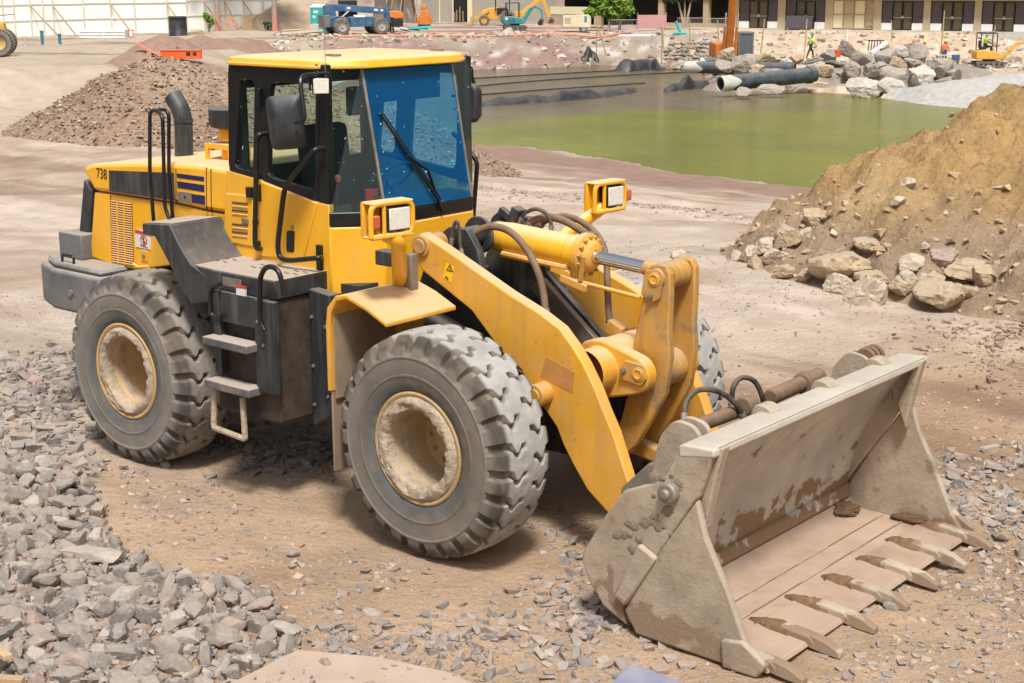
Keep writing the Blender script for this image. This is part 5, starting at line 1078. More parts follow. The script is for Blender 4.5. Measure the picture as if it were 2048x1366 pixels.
mb = MB(); mb.prism([(1.38, .30), (1.36, .42), (1.52, .70), (1.70, .85), (1.74, .60), (1.68, .28), (1.62, .12), (1.48, .16)], 'Y', -HB+.05, HB-.05); bpart(mb, 'bucket_back')
mb = MB(); mb.prism([(lip[0]-.32, .062), (lip[0]-.31, .068), (lip[0]+.0, .045), (lip[0]+.02, .022), (lip[0]-.30, .03)], 'Y', -HB+.0, HB-.0); bpart(mb, 'cutting_edge', 'floorplate')
for x_ in (2.0, 2.16):
    mb = MB(); mb.box((x_, 0, .0615), (.006, 2*HB-.1, .004)); bpart(mb, 'weld_seam', 'bucket', 0)
# teeth with adapters and lumps of soil
for k in range(7):
    y = -HB+.07+k*(2*HB-.14)/6; x0 = lip[0]
    mb = MB(); mb.prism([(x0-.20, .055), (x0-.16, .10), (x0+.02, .085), (x0+.06, .05), (x0+.04, .012), (x0-.10, .012)], 'Y', y-.042, y+.042); bpart(mb, 'tooth_adapter', 'bucket')
    mb = MB(); w0, w1 = .036, .026; vs = []
    for (x, z0, z1, w) in ((x0+.02, .018, .088, w0*1.25), (x0+.11, .004, .074, w0*1.1), (x0+.205, -.004, .030, w0*.85)): vs += [(x, y-w, z0), (x, y+w, z0), (x, y+w*.8, z1), (x, y-w*.8, z1)]
    mb.add(vs, [(0, 1, 2, 3), (11, 10, 9, 8)]+[(i*4+j, i*4+(j+1) % 4, (i+1)*4+(j+1) % 4, (i+1)*4+j) for i in (0, 1) for j in range(4)]); bpart(mb, 'tooth', 'bucket', .006)
def lump(c, r, mat, name, seed, sub=4):
    me = rock_mesh(name, seed, sub=sub, planes=40, elong=(1, 1, 1), nz=.22); o = link(name, me, MT[mat], BK, smooth=80); o.location = c; o.scale = r; return o
_q = random.Random(5)
for k in range(7):     # damp soil caked behind each tooth
    y = -HB+.07+k*(2*HB-.14)/6; x = lip[0]-.20; n = 22; ang = [2*math.pi*i/n for i in range(n)]; w = [_q.uniform(.75, 1.15) for _ in ang]; rings = []
    for sc, z in ((1, .050), (.93, .070), (.62, .092), (.25, .098)):
        rings += [(x+.15*sc*w[i]*math.cos(a)-.03*math.cos(a)**2*sc, y+.058*sc*w[i]*math.sin(a)*(1+.25*math.cos(a)), z+_q.uniform(-.006, .006)) for i, a in enumerate(ang)]
    mb = MB(); mb.add(rings, [(r*n+i, r*n+(i+1) % n, (r+1)*n+(i+1) % n, (r+1)*n+i) for r in range(3) for i in range(n)]+[tuple(range(3*n, 4*n))]); bpart(mb, 'soil_cake', 'soil', 0, 60)
lump((1.80, 1.10, .085), (.12, .15, .07), 'soil', 'soil_lump', 66); lump((2.2, 1.22, .075), (.2, .05, .05), 'soil', 'soil_lump', 67)
_r = random.Random(3)
for k in range(26):
    x = _r.uniform(1.58, 2.02); z = _r.uniform(.62, 1.0) if x > 1.82 else _r.uniform(.5, .5+.9*(x-1.5)); r = _r.uniform(.015, .04); lump((x, -HB-.001, z), (r*1.3, .008, r), 'mud', 'mud_cake', 120+k, 3)
# clam cylinders, hooks and hoses on the back of the bucket
for sgn, yy in ((1, -.55), (-1, .62)):
    p0, p1 = Vector((1.62, yy-.28, 1.14)), Vector((1.72, yy+.28, 1.20))
mb = MB(); mb.cyl((1.86, -.95, 1.17), (1.80, -.25, 1.12), .042, seg=18); mb.cyl((1.86, -.42, 1.17), (1.85, -.30, 1.16), .06, seg=18); bpart(mb, 'clam_cylinder', 'hose_b')
mb = MB(); mb.cyl((1.86, -.1, 1.16), (1.84, .55, 1.16), .05, seg=18); mb.cyl((1.86, .28, 1.16), (1.85, .36, 1.16), .07, seg=18); bpart(mb, 'clam_cylinder', 'hose_b')
for y in (-1.08, -.98, .95, 1.04):
    mb = MB(); mb.prism(fillet([(1.66, .82), (1.72, 1.12), (1.82, 1.24), (1.96, 1.22), (2.02, 1.10), (1.95, .9)], .05), 'Y', y, y+.035); bpart(mb, 'bucket_ear', 'bucket', .006)
for y in (-.45, .25, .95):
    mb = MB(); mb.prism(fillet([(tb[0]-.06, tb[1]-.04), (tb[0]-.03, tb[1]+.05), (tb[0]+.04, tb[1]+.055), (tb[0]+.11, tb[1]+.01)], .03), 'Y', y-.06, y+.06); bpart(mb, 'top_hook', 'bucket', .008)
mb = MB()
for y in (.97, 1.03, 1.09): mb.cyl((tb[0]-.08, y, tb[1]+.02), (tb[0]-.08, y+.03, tb[1]+.02), .075, seg=20)
bpart(mb, 'hinge_collar', 'hose_b')
hose([Vector(at(CF(*p), 'Y', y)) for p, y in [((455, 325), -.9), ((462, 250), -.85), ((510, 200), -.75), ((590, 205), -.6), ((660, 255), -.5), ((695, 320), -.45)]], .017, 'hose')
hose([Vector(at(CF(*p), 'Y', y)) for p, y in [((643, 275), -.1), ((650, 190), -.1), ((685, 150), 0), ((735, 165), .1), ((765, 225), .15), ((770, 285), .2)]], .017, 'hose')
mb = MB(); mb.tube([(1.30, -.5, .62), (1.30, .5, .62)], .03, 10); bpart(mb, 'quick_hitch_bar', 'crank', 0)
mb = MB(); mb.prism([(1.22, .30), (1.20, .60), (1.40, .80), (1.62, .86), (1.55, .3)], 'Y', -.72, -.66); bpart(mb, 'hitch_plate', 'steel'); mb = MB(); mb.prism([(1.22, .30), (1.20, .60), (1.40, .80), (1.62, .86), (1.55, .3)], 'Y', .66, .72); bpart(mb, 'hitch_plate', 'steel')
# ================================================================= BEYOND THE POND
def sdz(px, d, z=None, py=60):
    q = bgp((px, py), d); zz = Hz(q[0], q[1]) if z is None else z; return Vector((q[0], q[1], zz))
def bgthing(name, label, cat, px, d, yaw=0, group=None, z=None): return thing(name, label, cat, sdz(px, d, z), RZ+rad(yaw), group)
def P_(mb, name, mat, parent, bevel=.01, smooth=40): return mb.obj(name, mat, parent, bevel, smooth)
M2 = dict(rail=mk('fence_timber', (.66, .64, .52), .8, var=(1, .12)), blue=mk('machine_blue', (.012, .11, .23), .45, var=(2, .2), dust=((.4, .33, .26), .25, .3, 3)), teal=mk('machine_teal', (.0, .27, .26), .45, var=(2, .15), dust=((.4, .33, .26), .2, .2, 3)),
          yel=mk('machine_yellow', (.70, .36, .03), .5, var=(2, .15), dust=((.5, .4, .3), .3, .3, 3)), org=mk('machine_orange', (.68, .20, .012), .5, var=(2, .2), dust=((.45, .35, .25), .25, .3, 3)),
          saf=mk('safety_orange', (.85, .12, .02), .55, var=(2, .12)), pinkorg=mk('faded_orange', (.72, .26, .15), .7, var=(2, .15)), tyre=mk('old_tyre', (.10, .095, .085), .9, var=(4, .3), dust=((.33, .27, .2), .5, .3, 4)),
          grey=mk('machine_grey', (.16, .16, .16), .6, var=(2, .2)), blk=mk('black_steel', (.018, .018, .02), .55), cream=mk('cream_paint', (.68, .60, .42), .6, var=(2, .12), dust=((.4, .33, .26), .2, .2, 3)),
          white=mk('white_plastic', (.80, .80, .78), .5, var=(3, .08)), wall=mk('fence_white', (.90, .91, .86), .8, var=(.5, .06), bump=(20, .05)), wood=mk('timber', (.46, .33, .19), .85, var=(5, .25), bump=(30, .2)),
          ply=mk('plywood', (.50, .40, .28), .85, var=(2, .2)), cmu=mk('grey_block', (.36, .335, .275), .9, var=(2, .12), bump=(8, .2)), stucco=mk('beige_stucco', (.47, .375, .245), .9, var=(1.2, .10), bump=(30, .1)),
          cstuc=mk('cream_stucco', (.70, .63, .42), .9, var=(1, .08)), dglass=mk('curtained_glass', (.095, .075, .085), .22, var=(9, .35)), dframe=mk('bronze_frame', (.035, .025, .022), .5), curt=mk('olive_curtain_glass', (.12, .10, .055), .25, var=(12, .4)),
          pipe=mk('black_pipe', (.035, .05, .06), .5, var=(2, .3), dust=((.33, .32, .3), .18, .25, 2)), liner=mk('pond_liner', (.012, .014, .018), .35, var=(3, .2), dust=((.22, .20, .18), .25, .2, 2), bump=(6, .3)), lip=mk('chalky_pipe_end', (.52, .50, .44), .7, var=(3, .2)),
          bark=mk('bark', (.20, .155, .125), .95, var=(3, .3), bump=[(12, .6)]), palmb=mk('palm_bark', (.40, .31, .25), .9, var=(4, .2), bump=[(14, .4)]), pinkb=mk('pink_painted_bark', (.52, .235, .18), .9, var=(4, .15)),
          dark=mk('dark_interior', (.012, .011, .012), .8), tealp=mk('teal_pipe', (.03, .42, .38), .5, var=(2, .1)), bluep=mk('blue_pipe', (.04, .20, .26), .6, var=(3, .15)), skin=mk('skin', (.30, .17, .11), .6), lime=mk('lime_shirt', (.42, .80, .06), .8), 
          rshirt=mk('red_orange_shirt', (.80, .16, .08), .8), dcloth=mk('dark_cloth', (.03, .03, .035), .9), jean=mk('blue_jeans', (.06, .09, .18), .9), vest=mk('yellow_vest', (.62, .60, .10), .8), green=mk('green_helmet', (.03, .30, .10), .4), yhat=mk('yellow_helmet', (.85, .60, .05), .4),
          red=mk('red_plastic', (.70, .03, .03), .5), pglass=mk('cab_glass', (.10, .12, .13), .15), mesh=mk('pink_mesh', (.55, .27, .26), .9, var=(3, .15)), stone=SM['boulder'], galv=mk('galvanised', (.42, .42, .41), .5, .3))
def wheelset(parent, x, y, r, w, hub=None):
    mb = MB(); mb.lathe([(r*.55, -w/2), (r*.9, -w/2), (r, -w*.35), (r, w*.35), (r*.9, w/2), (r*.55, w/2)], (x, y, r), (0, 1, 0), 28, lambda rr, ww, t, j: (rr*(1+.03*(math.sin(t*18) > 0)) if j in (2, 3) else rr, ww))
    o = P_(mb, 'wheel', M2['tyre'], parent, 0); mb = MB(); mb.lathe([(r*.56, -w*.42), (r*.5, -w*.3), (r*.2, -w*.25), (r*.18, -w*.4), (.001, -w*.4)], (x, y, r), (0, 1, 0), 20); mb.lathe([(r*.56, w*.42), (r*.5, w*.3), (.001, w*.25)], (x, y, r), (0, 1, 0), 20); P_(mb, 'rim', hub or M2['galv'], o, 0)
# ---- panelled site fence
def fence():
    t = thing('site_fence', 'tall white panelled site fence with timber braces at the back left', 'fence'); posts = [-60, -25, 8, 30, 63, 88, 108, 169, 223, 271, 336, 375, 410, 451, 488, 527, 560]
    pts = [sdz(p, 119+16*(p+60)/620) for p in posts]
    for a, b in zip(pts, pts[1:]):
        e = b-a; L_ = e.length; ang = math.atan2(e.y, e.x); c = (a+b)/2; zb = min(a.z, b.z)-.1
        for k, (z0, z1) in enumerate(((0, 1.32), (1.36, 2.56), (2.60, 3.9))):
            mb = MB(); mb.box((c.x, c.y, zb+(z0+z1)/2), (L_-.03, .025, z1-z0), (0, 0, ang)); P_(mb, 'panel', M2['wall'], t, 0)
            mb = MB(); mb.box((c.x+.05*math.sin(ang), c.y-.05*math.cos(ang), zb+z1+.02), (L_, .06, .07), (0, 0, ang)); P_(mb, 'rail', M2['rail'], t, 0)
        mb = MB(); mb.box((a.x+.07*math.sin(ang), a.y-.07*math.cos(ang), zb+1.95), (.1, .1, 3.9), (0, 0, ang)); P_(mb, 'post', M2['rail'], t, 0)
    for i, dx in ((4, 55), (6, 45), (8, 42), (10, 38), (12, 40), (13, 32), (14, 38)):
        a = pts[i]+Vector((0, 0, 2.4)); px = posts[i]+dx; b = sdz(px, 115.5+16*(px+60)/620); mb = MB(); d = b-a; mb.box((a+b)/2, (d.length, .06, .11), Matrix.Rotation(math.atan2(d.y, d.x), 3, 'Z')@Matrix.Rotation(-math.asin(d.z/d.length), 3, 'Y')); P_(mb, 'brace', M2['wood'], t, 0)
fence()
# ---- things along the fence
t = bgthing('water_tank', 'black ribbed plastic tank in front of the white fence', 'tank', 356, 121); mb = MB(); mb.lathe([(.001, 1.5), (.66, 1.5), (.74, 1.44), (.74, 1.36), (.71, 1.34), (.72, .1), (.76, .05), (.76, 0)], (0, 0, 0), (0, 0, 1), 36); P_(mb, 'tank_body', M2['liner'], t, 0)
mb = MB(); mb.lathe([(.75, .0), (.78, .0), (.78, .06), (.75, .06)], (0, 0, 1.36), (0, 0, 1), 36); P_(mb, 'rim_band', M2['liner'], t, 0)
t = bgthing('pipe_bundle', 'strapped bundle of white plastic pipes by the fence', 'pipe bundle', 204, 115, -4)
for r_ in range(6):
    for k in range(5):
        mb = MB(); mb.cyl((-1.75, k*.12+(r_ % 2)*.06, .07+r_*.108), (1.75, k*.12+(r_ % 2)*.06, .07+r_*.108), .058, seg=8); P_(mb, 'pipe', M2['white'], t, 0)
for x in (.1,): mb = MB(); mb.box((x, .27, .36), (.06, .78, .76)); P_(mb, 'strap', M2['white'], t, 0)
for i, (px, d, h, m, l) in enumerate(((83, 105, .95, 'bluep', 'tallest blue pipe stub rising from the ground at left'), (118, 105, .72, 'bluep', 'blue pipe stub nearest the fence brace foot'), (49, 103, .6, 'lip', 'pale pipe stub beside the parked loader'))):
    o = bgthing('pipe_stub', l, 'pipe', px, d, group='pipe stubs left of the white pipe bundle'); mb = MB(); mb.lathe([(.11, -.3), (.11, h), (.095, h), (.095, h-.3)], (0, 0, 0), (0, 0, 1), 16); P_(mb, 'pipe_wall', M2[m], o, 0); mb = MB(); mb.lathe([(.125, h-.12), (.125, h+.005), (.11, h+.005)], (0, 0, 0), (0, 0, 1), 16); P_(mb, 'collar', M2[m], o, 0)
_b = Vector(bgp((363, 119), 70)); _bh = _b.z-Hz(_b.x, _b.y); _s = float(xy2sd(_b.x, _b.y)[0])
mound('earth_mound', [(_s-1.6, 70.4, max(.15, _bh)+.05), (_s+1.6, 70.4, max(.15, _bh)+.05)], .5, redm, (_s-5, _s+5, 65, 76), .2, .04, 91)
t = thing('orange_beam', 'bright orange steel beam lying behind the gravel mound', 'beam', _b, RZ-rad(3)); mb = MB(); mb.box((0, 0, .18), (1.9, .18, .30)); P_(mb, 'web', M2['saf'], t, .01); mb = MB(); mb.box((0, 0, .345), (1.9, .26, .03)); P_(mb, 'flange', M2['pinkorg'], t, 0); 
mb = MB(); mb.box((.35, -.093, .2), (.2, .004, .14)); P_(mb, 'stencil', M2['blk'], t, 0); mb = MB(); mb.box((.65, -.093, .2), (.18, .004, .12)); P_(mb, 'stencil', M2['blk'], t, 0); mb = MB(); mb.tube([(-.2, 0, .35), (-.2, 0, .46), (-.12, 0, .46), (-.12, 0, .35)], .015, 6); P_(mb, 'lifting_eye', M2['blk'], t, 0); t.scale = (1, 1, 1.25)
_b = Vector(bgp((299, 103), 70)); t = thing('orange_board', 'long faded orange board slanting behind the gravel mound', 'board', (_b.x, _b.y, _b.z), RZ); mb = MB(); mb.box((0, 0, .06), (1.55, .2, .07), (0, .5, 0)); P_(mb, 'board', M2['pinkorg'], t, .005); mb = MB(); mb.box((0, .05, -.2), (.2, .3, .4)); P_(mb, 'support_block', M2['wood'], t, 0)
t = bgthing('timber_pallet', 'grey timber pallets stacked beside the black tank', 'pallet', 393, 124, 20)
for k in range(6): mb = MB(); mb.box((-.5+k*.2, 0, .15+k*.02), (.12, 1.0, .03)); P_(mb, 'slat', M2['wood'], t, 0)
for k in range(3): mb = MB(); mb.box((0, -.45+k*.45, .07), (1.15, .09, .12)); P_(mb, 'bearer', M2['wood'], t, 0)
for k in range(5): mb = MB(); mb.box((-.4+k*.2, .05, .36), (.12, 1.0, .03), (.1, .15, 0)); P_(mb, 'slat', M2['wood'], t, 0)
t = bgthing('wooden_crate', 'upright wooden slatted crate standing by the fence', 'crate', 495, 131)
for k in range(5): mb = MB(); mb.box((-.36+k*.18, 0, .62), (.15, .06, 1.25)); P_(mb, 'slat', M2['wood'], t, 0)
for z in (.2, .65, 1.1): mb = MB(); mb.box((0, .06, z), (.9, .05, .1)); P_(mb, 'batten', M2['wood'], t, 0)
t = bgthing('sawhorse_sign', 'orange and yellow folding barricade leaning by the fence', 'barricade', 460, 130)
for s_ in (-1, 1): mb = MB(); mb.tube([(0, 0, 1.45), (.5*s_+.1, .2*s_, 0)], .045, 6); P_(mb, 'leg', M2['yel' if s_ < 0 else 'pinkorg'], t, 0)
for z in (.5, 1.0): mb = MB(); mb.box((.1, 0, z), (.9*(1.5-z)/1.0+.1, .04, .18)); P_(mb, 'board', M2['pinkorg'], t, 0)
t = bgthing('orange_bucket', 'orange bucket beside the white pipe bundle', 'bucket', 260, 119); mb = MB(); mb.lathe([(.001, .02), (.22, .02), (.28, .55), (.25, .55), (.2, .1)], (0, 0, 0), (0, 0, 1), 18); P_(mb, 'pail', M2['pinkorg'], t, 0); mb = MB(); mb.box((.12, -.2, .25), (.25, .2, .45)); P_(mb, 'white_can', M2['white'], t, .05)
def leafmat(name, c): return mk(name, c, .7, var=(1.5, .35), spec=.3)
LM = dict(a=leafmat('leaf_green', (.07, .13, .022)), b=leafmat('leaf_bright', (.14, .24, .025)), c=leafmat('leaf_dark', (.03, .065, .018)))
def leaves(n, cfn, size, seed, long=2.0):
    r = np.random.default_rng(seed); V = []; F = []
    for i in range(n):
        c = Vector(cfn(r)); a = Vector(r.normal(size=3)).normalized(); b = a.orthogonal().normalized(); s = size*r.uniform(.6, 1.3); n0 = len(V)
        V += [c-a*s*long*.5, c+b*s*.4, c+a*s*long*.5, c-b*s*.4]; F.append((n0, n0+1, n0+2, n0+3))
    mb = MB(); mb.add(V, F); return mb
def shrub(px, d, w, h, lab, m='a', n=260, seed=1, trunk=True):
    t = bgthing('shrub', lab, 'shrub', px, d)
    lob = [(np.random.default_rng(seed+k).uniform(-.6, .6)*w/2, np.random.default_rng(seed+k+50).uniform(-.3, .3)*w/2, h*np.random.default_rng(seed+k+90).uniform(.3, .85)) for k in range(7)]
    def cf(r): c = lob[int(r.integers(0, 7))]; v = r.normal(size=3); v = v/np.linalg.norm(v)*r.random()**.4; return (c[0]+v[0]*w*.24, c[1]+v[1]*w*.24, max(.05, c[2]+v[2]*h*.2))
    o = leaves(n, cf, .16, seed).obj('foliage', LM[m], t, 0, 0); mb = MB(); [mb.tube([(0, 0, -.1), (l[0]*.5, l[1]*.5, l[2]*.5), l], .03, 5) for l in lob]; P_(mb, 'stem', M2['bark'], t, 0)
shrub(418, 128, 1.0, 1.6, 'slim green shrub beside the left palm trunk', 'b', 200, 3); shrub(576, 137, 1.6, 1.6, 'bright green bush above the dirt bank at back left', 'b', 220, 5); shrub(540, 131, 1.3, .7, 'low weeds around the right palm trunk', 'a', 160, 8); shrub(605, 140, 1.6, .8, 'low green weeds left of the portable toilet', 'b', 160, 9)
for px, lab in ((436, 'left pink-painted palm trunk in front of the fence'), (550, 'right pink-painted palm trunk in front of the fence')):
    t = bgthing('palm_tree', lab, 'palm tree', px, 130, group='palm trunks at the fence'); mb = MB(); mb.lathe([(.30, -.2), (.27, .3), (.235, .9), (.225, 1.4)], (0, 0, 0), (0, 0, 1), 18); P_(mb, 'painted_trunk', M2['pinkb'], t, 0)
    mb = MB(); mb.lathe([(.225, 1.4), (.215, 2.2), (.20, 4), (.19, 7)], (0, 0, 0), (0, 0, 1), 18); P_(mb, 'trunk', M2['palmb'], t, 0)
    for k in range(11):
        a = k*.571; mb = MB(); pts = [Vector((math.cos(a)*r, math.sin(a)*r, 7+.9*math.sin(r*.9)-.12*r*r)) for r in np.linspace(0, 3, 8)]
        for q, (p0, p1) in enumerate(zip(pts, pts[1:])): sd_ = Vector((-math.sin(a), math.cos(a), -.35))*.35; sd2 = Vector((math.sin(a), -math.cos(a), -.35))*.35; mb.add([p0, p1, p1+sd_, p0+sd_], [(0, 1, 2, 3)]); mb.add([p0, p1, p1+sd2, p0+sd2], [(0, 1, 2, 3)])
        P_(mb, 'frond', LM['a'], t, 0, 0)
for i, (px, d, w, dd, yaw, lab) in enumerate(((600, 122, 3.2, 1.6, 6, 'warped plywood sheets lying left of the telehandler'), (580, 127, 1.8, 1.0, -12, 'tilted plywood offcut behind the larger sheets'))):
    t = bgthing('plywood_stack', lab, 'plywood', px, d, yaw)
    for k in range(3): mb = MB(); mb.box((k*.1, k*.06, .06+k*.1), (w, dd, .025), (.04*k, .03-.05*k, .05*k)); P_(mb, 'sheet', M2['ply'], t, 0)
# ---- portable toilet
t = bgthing('portable_toilet', 'teal portable toilet with white roof', 'toilet', 640, 126, -18); mb = MB(); mb.span((-.58, -.58, .05), (.58, .58, 2.1)); P_(mb, 'cabin', M2['tealp'], t, .04)
mb = MB(); mb.add([(-.62, -.62, 2.1), (.62, -.62, 2.1), (.62, .62, 2.1), (-.62, .62, 2.1), (-.4, -.4, 2.32), (.4, -.4, 2.32), (.4, .4, 2.32), (-.4, .4, 2.32)], [(0, 1, 5, 4), (1, 2, 6, 5), (2, 3, 7, 6), (3, 0, 4, 7), (4, 5, 6, 7), (3, 2, 1, 0)]); P_(mb, 'roof', M2['white'], t, .03)
mb = MB(); mb.box((0, -.59, 1.05), (.85, .03, 1.8)); d_ = P_(mb, 'door', M2['tealp'], t, .01); mb = MB(); mb.box((.3, -.61, 1.05), (.05, .03, .2)); P_(mb, 'handle', M2['blk'], d_, 0)
for x, z, w in ((-.05, 1.75, .4), (-.2, 1.35, .25)): mb = MB(); mb.box((x, -.607, z), (w, .006, .2)); P_(mb, 'notice', M2['white'], t, 0)
t = bgthing('concrete_block', 'upright pale concrete block by the portable toilet', 'block', 630, 122); mb = MB(); mb.box((0, 0, .42), (.62, .5, .85)); P_(mb, 'block', M2['lip'], t, .03); mb = MB(); mb.tube([(-.12, 0, .84), (-.12, 0, .92), (.12, 0, .92), (.12, 0, .84)], .02, 6); P_(mb, 'lifting_loop', M2['galv'], t, 0)
# ---- telehandler
t = bgthing('telehandler', 'blue telescopic handler with forks at the back left', 'telehandler', 712, 124, 24); t.scale = (1.15, 1.15, 1.15)
for (x, y) in ((-1.35, -.95), (1.55, -.95), (-1.35, .95), (1.55, .95)): wheelset(t, x, y, .58, .42)
mb = MB(); mb.prism([(-2.2, .55), (-2.2, 1.15), (-1.6, 1.3), (.4, 1.05), (2.2, .95), (2.2, .55)], 'Y', -.55, .55); P_(mb, 'chassis', M2['blue'], t, .03)
mb = MB(); mb.span((-.7, -.95, .55), (.95, -.35, 1.25)); P_(mb, 'engine_cover', M2['blue'], t, .05); mb = MB(); mb.box((.0, -.80, 1.28), (.75, .35, .05), (.3, 0, 0)); P_(mb, 'cover_panel', M2['white'], t, .01)
mb = MB(); mb.box((.15, 0, 1.75), (4.6, .36, .46), (0, rad(4), 0)); bm_ = P_(mb, 'boom', M2['blue'], t, .03); mb = MB(); mb.box((2.35, 0, 1.25), (.35, .34, 1.0), (0, rad(-8), 0)); P_(mb, 'boom_head', M2['blue'], t, .03)
for x, w in ((-.55, .28), (1.45, .3), (1.9, .2)): mb = MB(); mb.box((x, -.184, 1.78-.07*x), (w, .004, .14), (0, rad(4), 0)); P_(mb, 'emblem', M2['white'], bm_, 0)
mb = MB(); mb.span((-1.0, .15, 1.0), (.2, .9, 2.35)); P_(mb, 'operator_cab', M2['blk'], t, .05); mb = MB(); mb.box((-2.3, 0, .95), (.45, 1.5, .85)); P_(mb, 'rear_counterweight', M2['grey'], t, .05); mb = MB(); mb.add([(-2.53, -.45, .75), (-2.53, -.05, .75), (-2.53, -.25, 1.1)], [(0, 1, 2)]); P_(mb, 'warning_triangle', M2['red'], t, 0)
mb = MB(); mb.prism([(-2.3, 1.2), (-2.3, 2.0), (-1.9, 2.1), (-1.6, 1.9), (-1.5, 1.2)], 'Y', -.35, .35); P_(mb, 'boom_pivot', M2['blue'], t, .02); mb = MB(); mb.tube([(-1.5, -.3, .9), (-.6, -.3, 1.6)], .07, 8); P_(mb, 'lift_ram', M2['galv'], t, 0)
mb = MB(); [mb.tube([(2.6, y, .1), (2.6, y, 1.15)], .05, 6) for y in (-.5, .5)]; [mb.tube([(2.6, -.55, z), (2.6, .55, z)], .05, 6) for z in (.3, 1.1)]; P_(mb, 'fork_carriage', M2['blk'], t, 0)
for y in (-.3, .3): mb = MB(); mb.prism([(2.64, .05), (2.64, .9), (2.70, .9), (2.72, .12), (3.75, .08), (3.75, .05)], 'Y', y-.06, y+.06); P_(mb, 'fork', M2['blk'], t, 0)
# ---- orange machines
t = bgthing('orange_drill_rig', 'orange upright drilling machine against the grey wall', 'drill rig', 848, 138)
mb = MB(); mb.prism([(-.45, .2), (.55, .2), (.6, 1.0), (.3, 1.5), (-.2, 1.4), (-.4, .9)], 'Y', -.35, .35); P_(mb, 'body', M2['org'], t, .05); mb = MB(); mb.box((.05, 0, 1.75), (.42, .4, .5)); P_(mb, 'head', M2['org'], t, .08)
for x in (-.5, .62): mb = MB(); mb.box((x, 0, .55), (.2, .5, .8), (0, .15*(1 if x > 0 else -1), 0)); P_(mb, 'outrigger', M2['org'], t, .03)
mb = MB(); mb.span((-.5, -.45, 0), (.6, .45, .22)); P_(mb, 'track_base', M2['blk'], t, .05)
for x0, x1 in ((-.75, -.55), (-.25, -.15)): mb = MB(); mb.tube([(x0, -.3, .5), (x1, -.2, 3.4)], .04, 6); P_(mb, 'mast', M2['wood'], t, 0)
t = bgthing('orange_boom_section', 'low orange machine lying behind the telehandler forks', 'machine', 790, 137, 10); mb = MB(); mb.prism([(-.7, .9), (-.6, 1.35), (.2, 1.4), (.75, 1.25), (.75, .75), (0, .7)], 'Y', -.4, .4); P_(mb, 'housing', M2['org'], t, .06); mb = MB(); mb.span((-.6, -.4, 0), (.7, .4, .7)); P_(mb, 'skid', M2['blk'], t, .02)
t = bgthing('board_pile', 'teal and white boards piled before the orange drill rig', 'boards', 820, 130, 8)
for k, (x, m) in enumerate(((-.6, 'lip'), (0, 'lip'), (.7, 'tealp'), (1.1, 'tealp'))): mb = MB(); mb.box((x, .1*k, .12+.07*k), (1.7, .7, .03), (.2, .25-.1*k, .1*k)); P_(mb, 'board', M2[m], t, 0)
# ---- buildings
def block_wall(name, label, px0, px1, d0, d1, z0, h, mat, holes=(), extra=None):
    pass
a = sdz(845, 150); b = sdz(1112, 150); L_ = (b-a).length
t = thing('grey_block_building', 'grey concrete block building with a dark doorway behind the machines', 'building', a, math.atan2((b-a).y, (b-a).x))
xs = [0, 3.05, 4.4, L_]; 
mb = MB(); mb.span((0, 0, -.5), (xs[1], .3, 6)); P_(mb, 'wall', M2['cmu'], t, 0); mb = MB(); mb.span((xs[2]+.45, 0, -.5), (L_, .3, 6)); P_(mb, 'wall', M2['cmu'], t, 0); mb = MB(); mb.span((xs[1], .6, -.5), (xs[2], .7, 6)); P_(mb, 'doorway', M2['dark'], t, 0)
for x in (1.7, 3.0, 4.45): mb = MB(); mb.span((x-.06 if x < 4 else x-.02, -.12, -.5), (x+.06 if x < 4 else x+.45, -.002, 6)); P_(mb, 'column', M2['cstuc'], t, 0)
for z in np.arange(.2, 4, .2): mb = MB(); mb.box((L_/2+2.4, -.004, z), (L_-4.95, .012, .012)); P_(mb, 'mortar_joint', M2['lip'], t, 0)
for z in np.arange(.2, 4, .2): mb = MB(); mb.box((.8, -.004, z), (1.5, .012, .012)); P_(mb, 'mortar_joint', M2['lip'], t, 0)
for x, h in ((3.4, 1.1), (3.7, 1.4), (4.0, 1.0), (3.2, .9)): mb = MB(); mb.box((x, -.5, h/2), (.07, .07, h)); P_(mb, 'prop', M2['wood'], t, 0)
a = sdz(1100, 148); b = sdz(1482, 136); L_ = (b-a).length
t = thing('hotel_wing', 'shaded hotel wing with beige columns behind the trees', 'building', a, math.atan2((b-a).y, (b-a).x))
k_ = L_/(1482-1100); X = lambda px: (px-1100)*k_
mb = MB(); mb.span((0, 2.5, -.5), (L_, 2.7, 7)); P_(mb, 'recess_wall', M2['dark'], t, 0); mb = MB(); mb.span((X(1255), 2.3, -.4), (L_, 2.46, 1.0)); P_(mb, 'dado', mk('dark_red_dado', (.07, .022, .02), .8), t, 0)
mb = MB(); mb.span((0, .0, 1.05), (X(1185), .3, 1.75)); P_(mb, 'balcony_front', M2['cstuc'], t, 0); mb = MB(); mb.span((0, .05, -.5), (X(1185), .25, 1.0)); P_(mb, 'wall', M2['cmu'], t, 0); mb = MB(); mb.span((0, 0, 2.6), (L_, 2.5, 3.0)); P_(mb, 'balcony_slab', M2['stucco'], t, 0)
for px in (1196, 1326, 1413, 1470): mb = MB(); mb.span((X(px)-.28, .2, -.5), (X(px)+.28, .75, 7)); P_(mb, 'column', M2['stucco'], t, .02)
mb = MB(); mb.span((X(1310), -.1, -.5), (X(1480), .18, .42)); P_(mb, 'plinth', M2['stucco'], t, 0)
a = sdz(1480, 133); b = sdz(2075, 120.5); L_ = (b-a).length; zf = -.70
t = thing('hotel_building', 'beige hotel building with bronze double doors along the right background', 'building', (a.x, a.y, zf), math.atan2((b-a).y, (b-a).x))
edges = [(1477, 1555), (1570, 1650), (1665, 1747), (1762, 1846), (1860, 1948), (1962, 2052)]
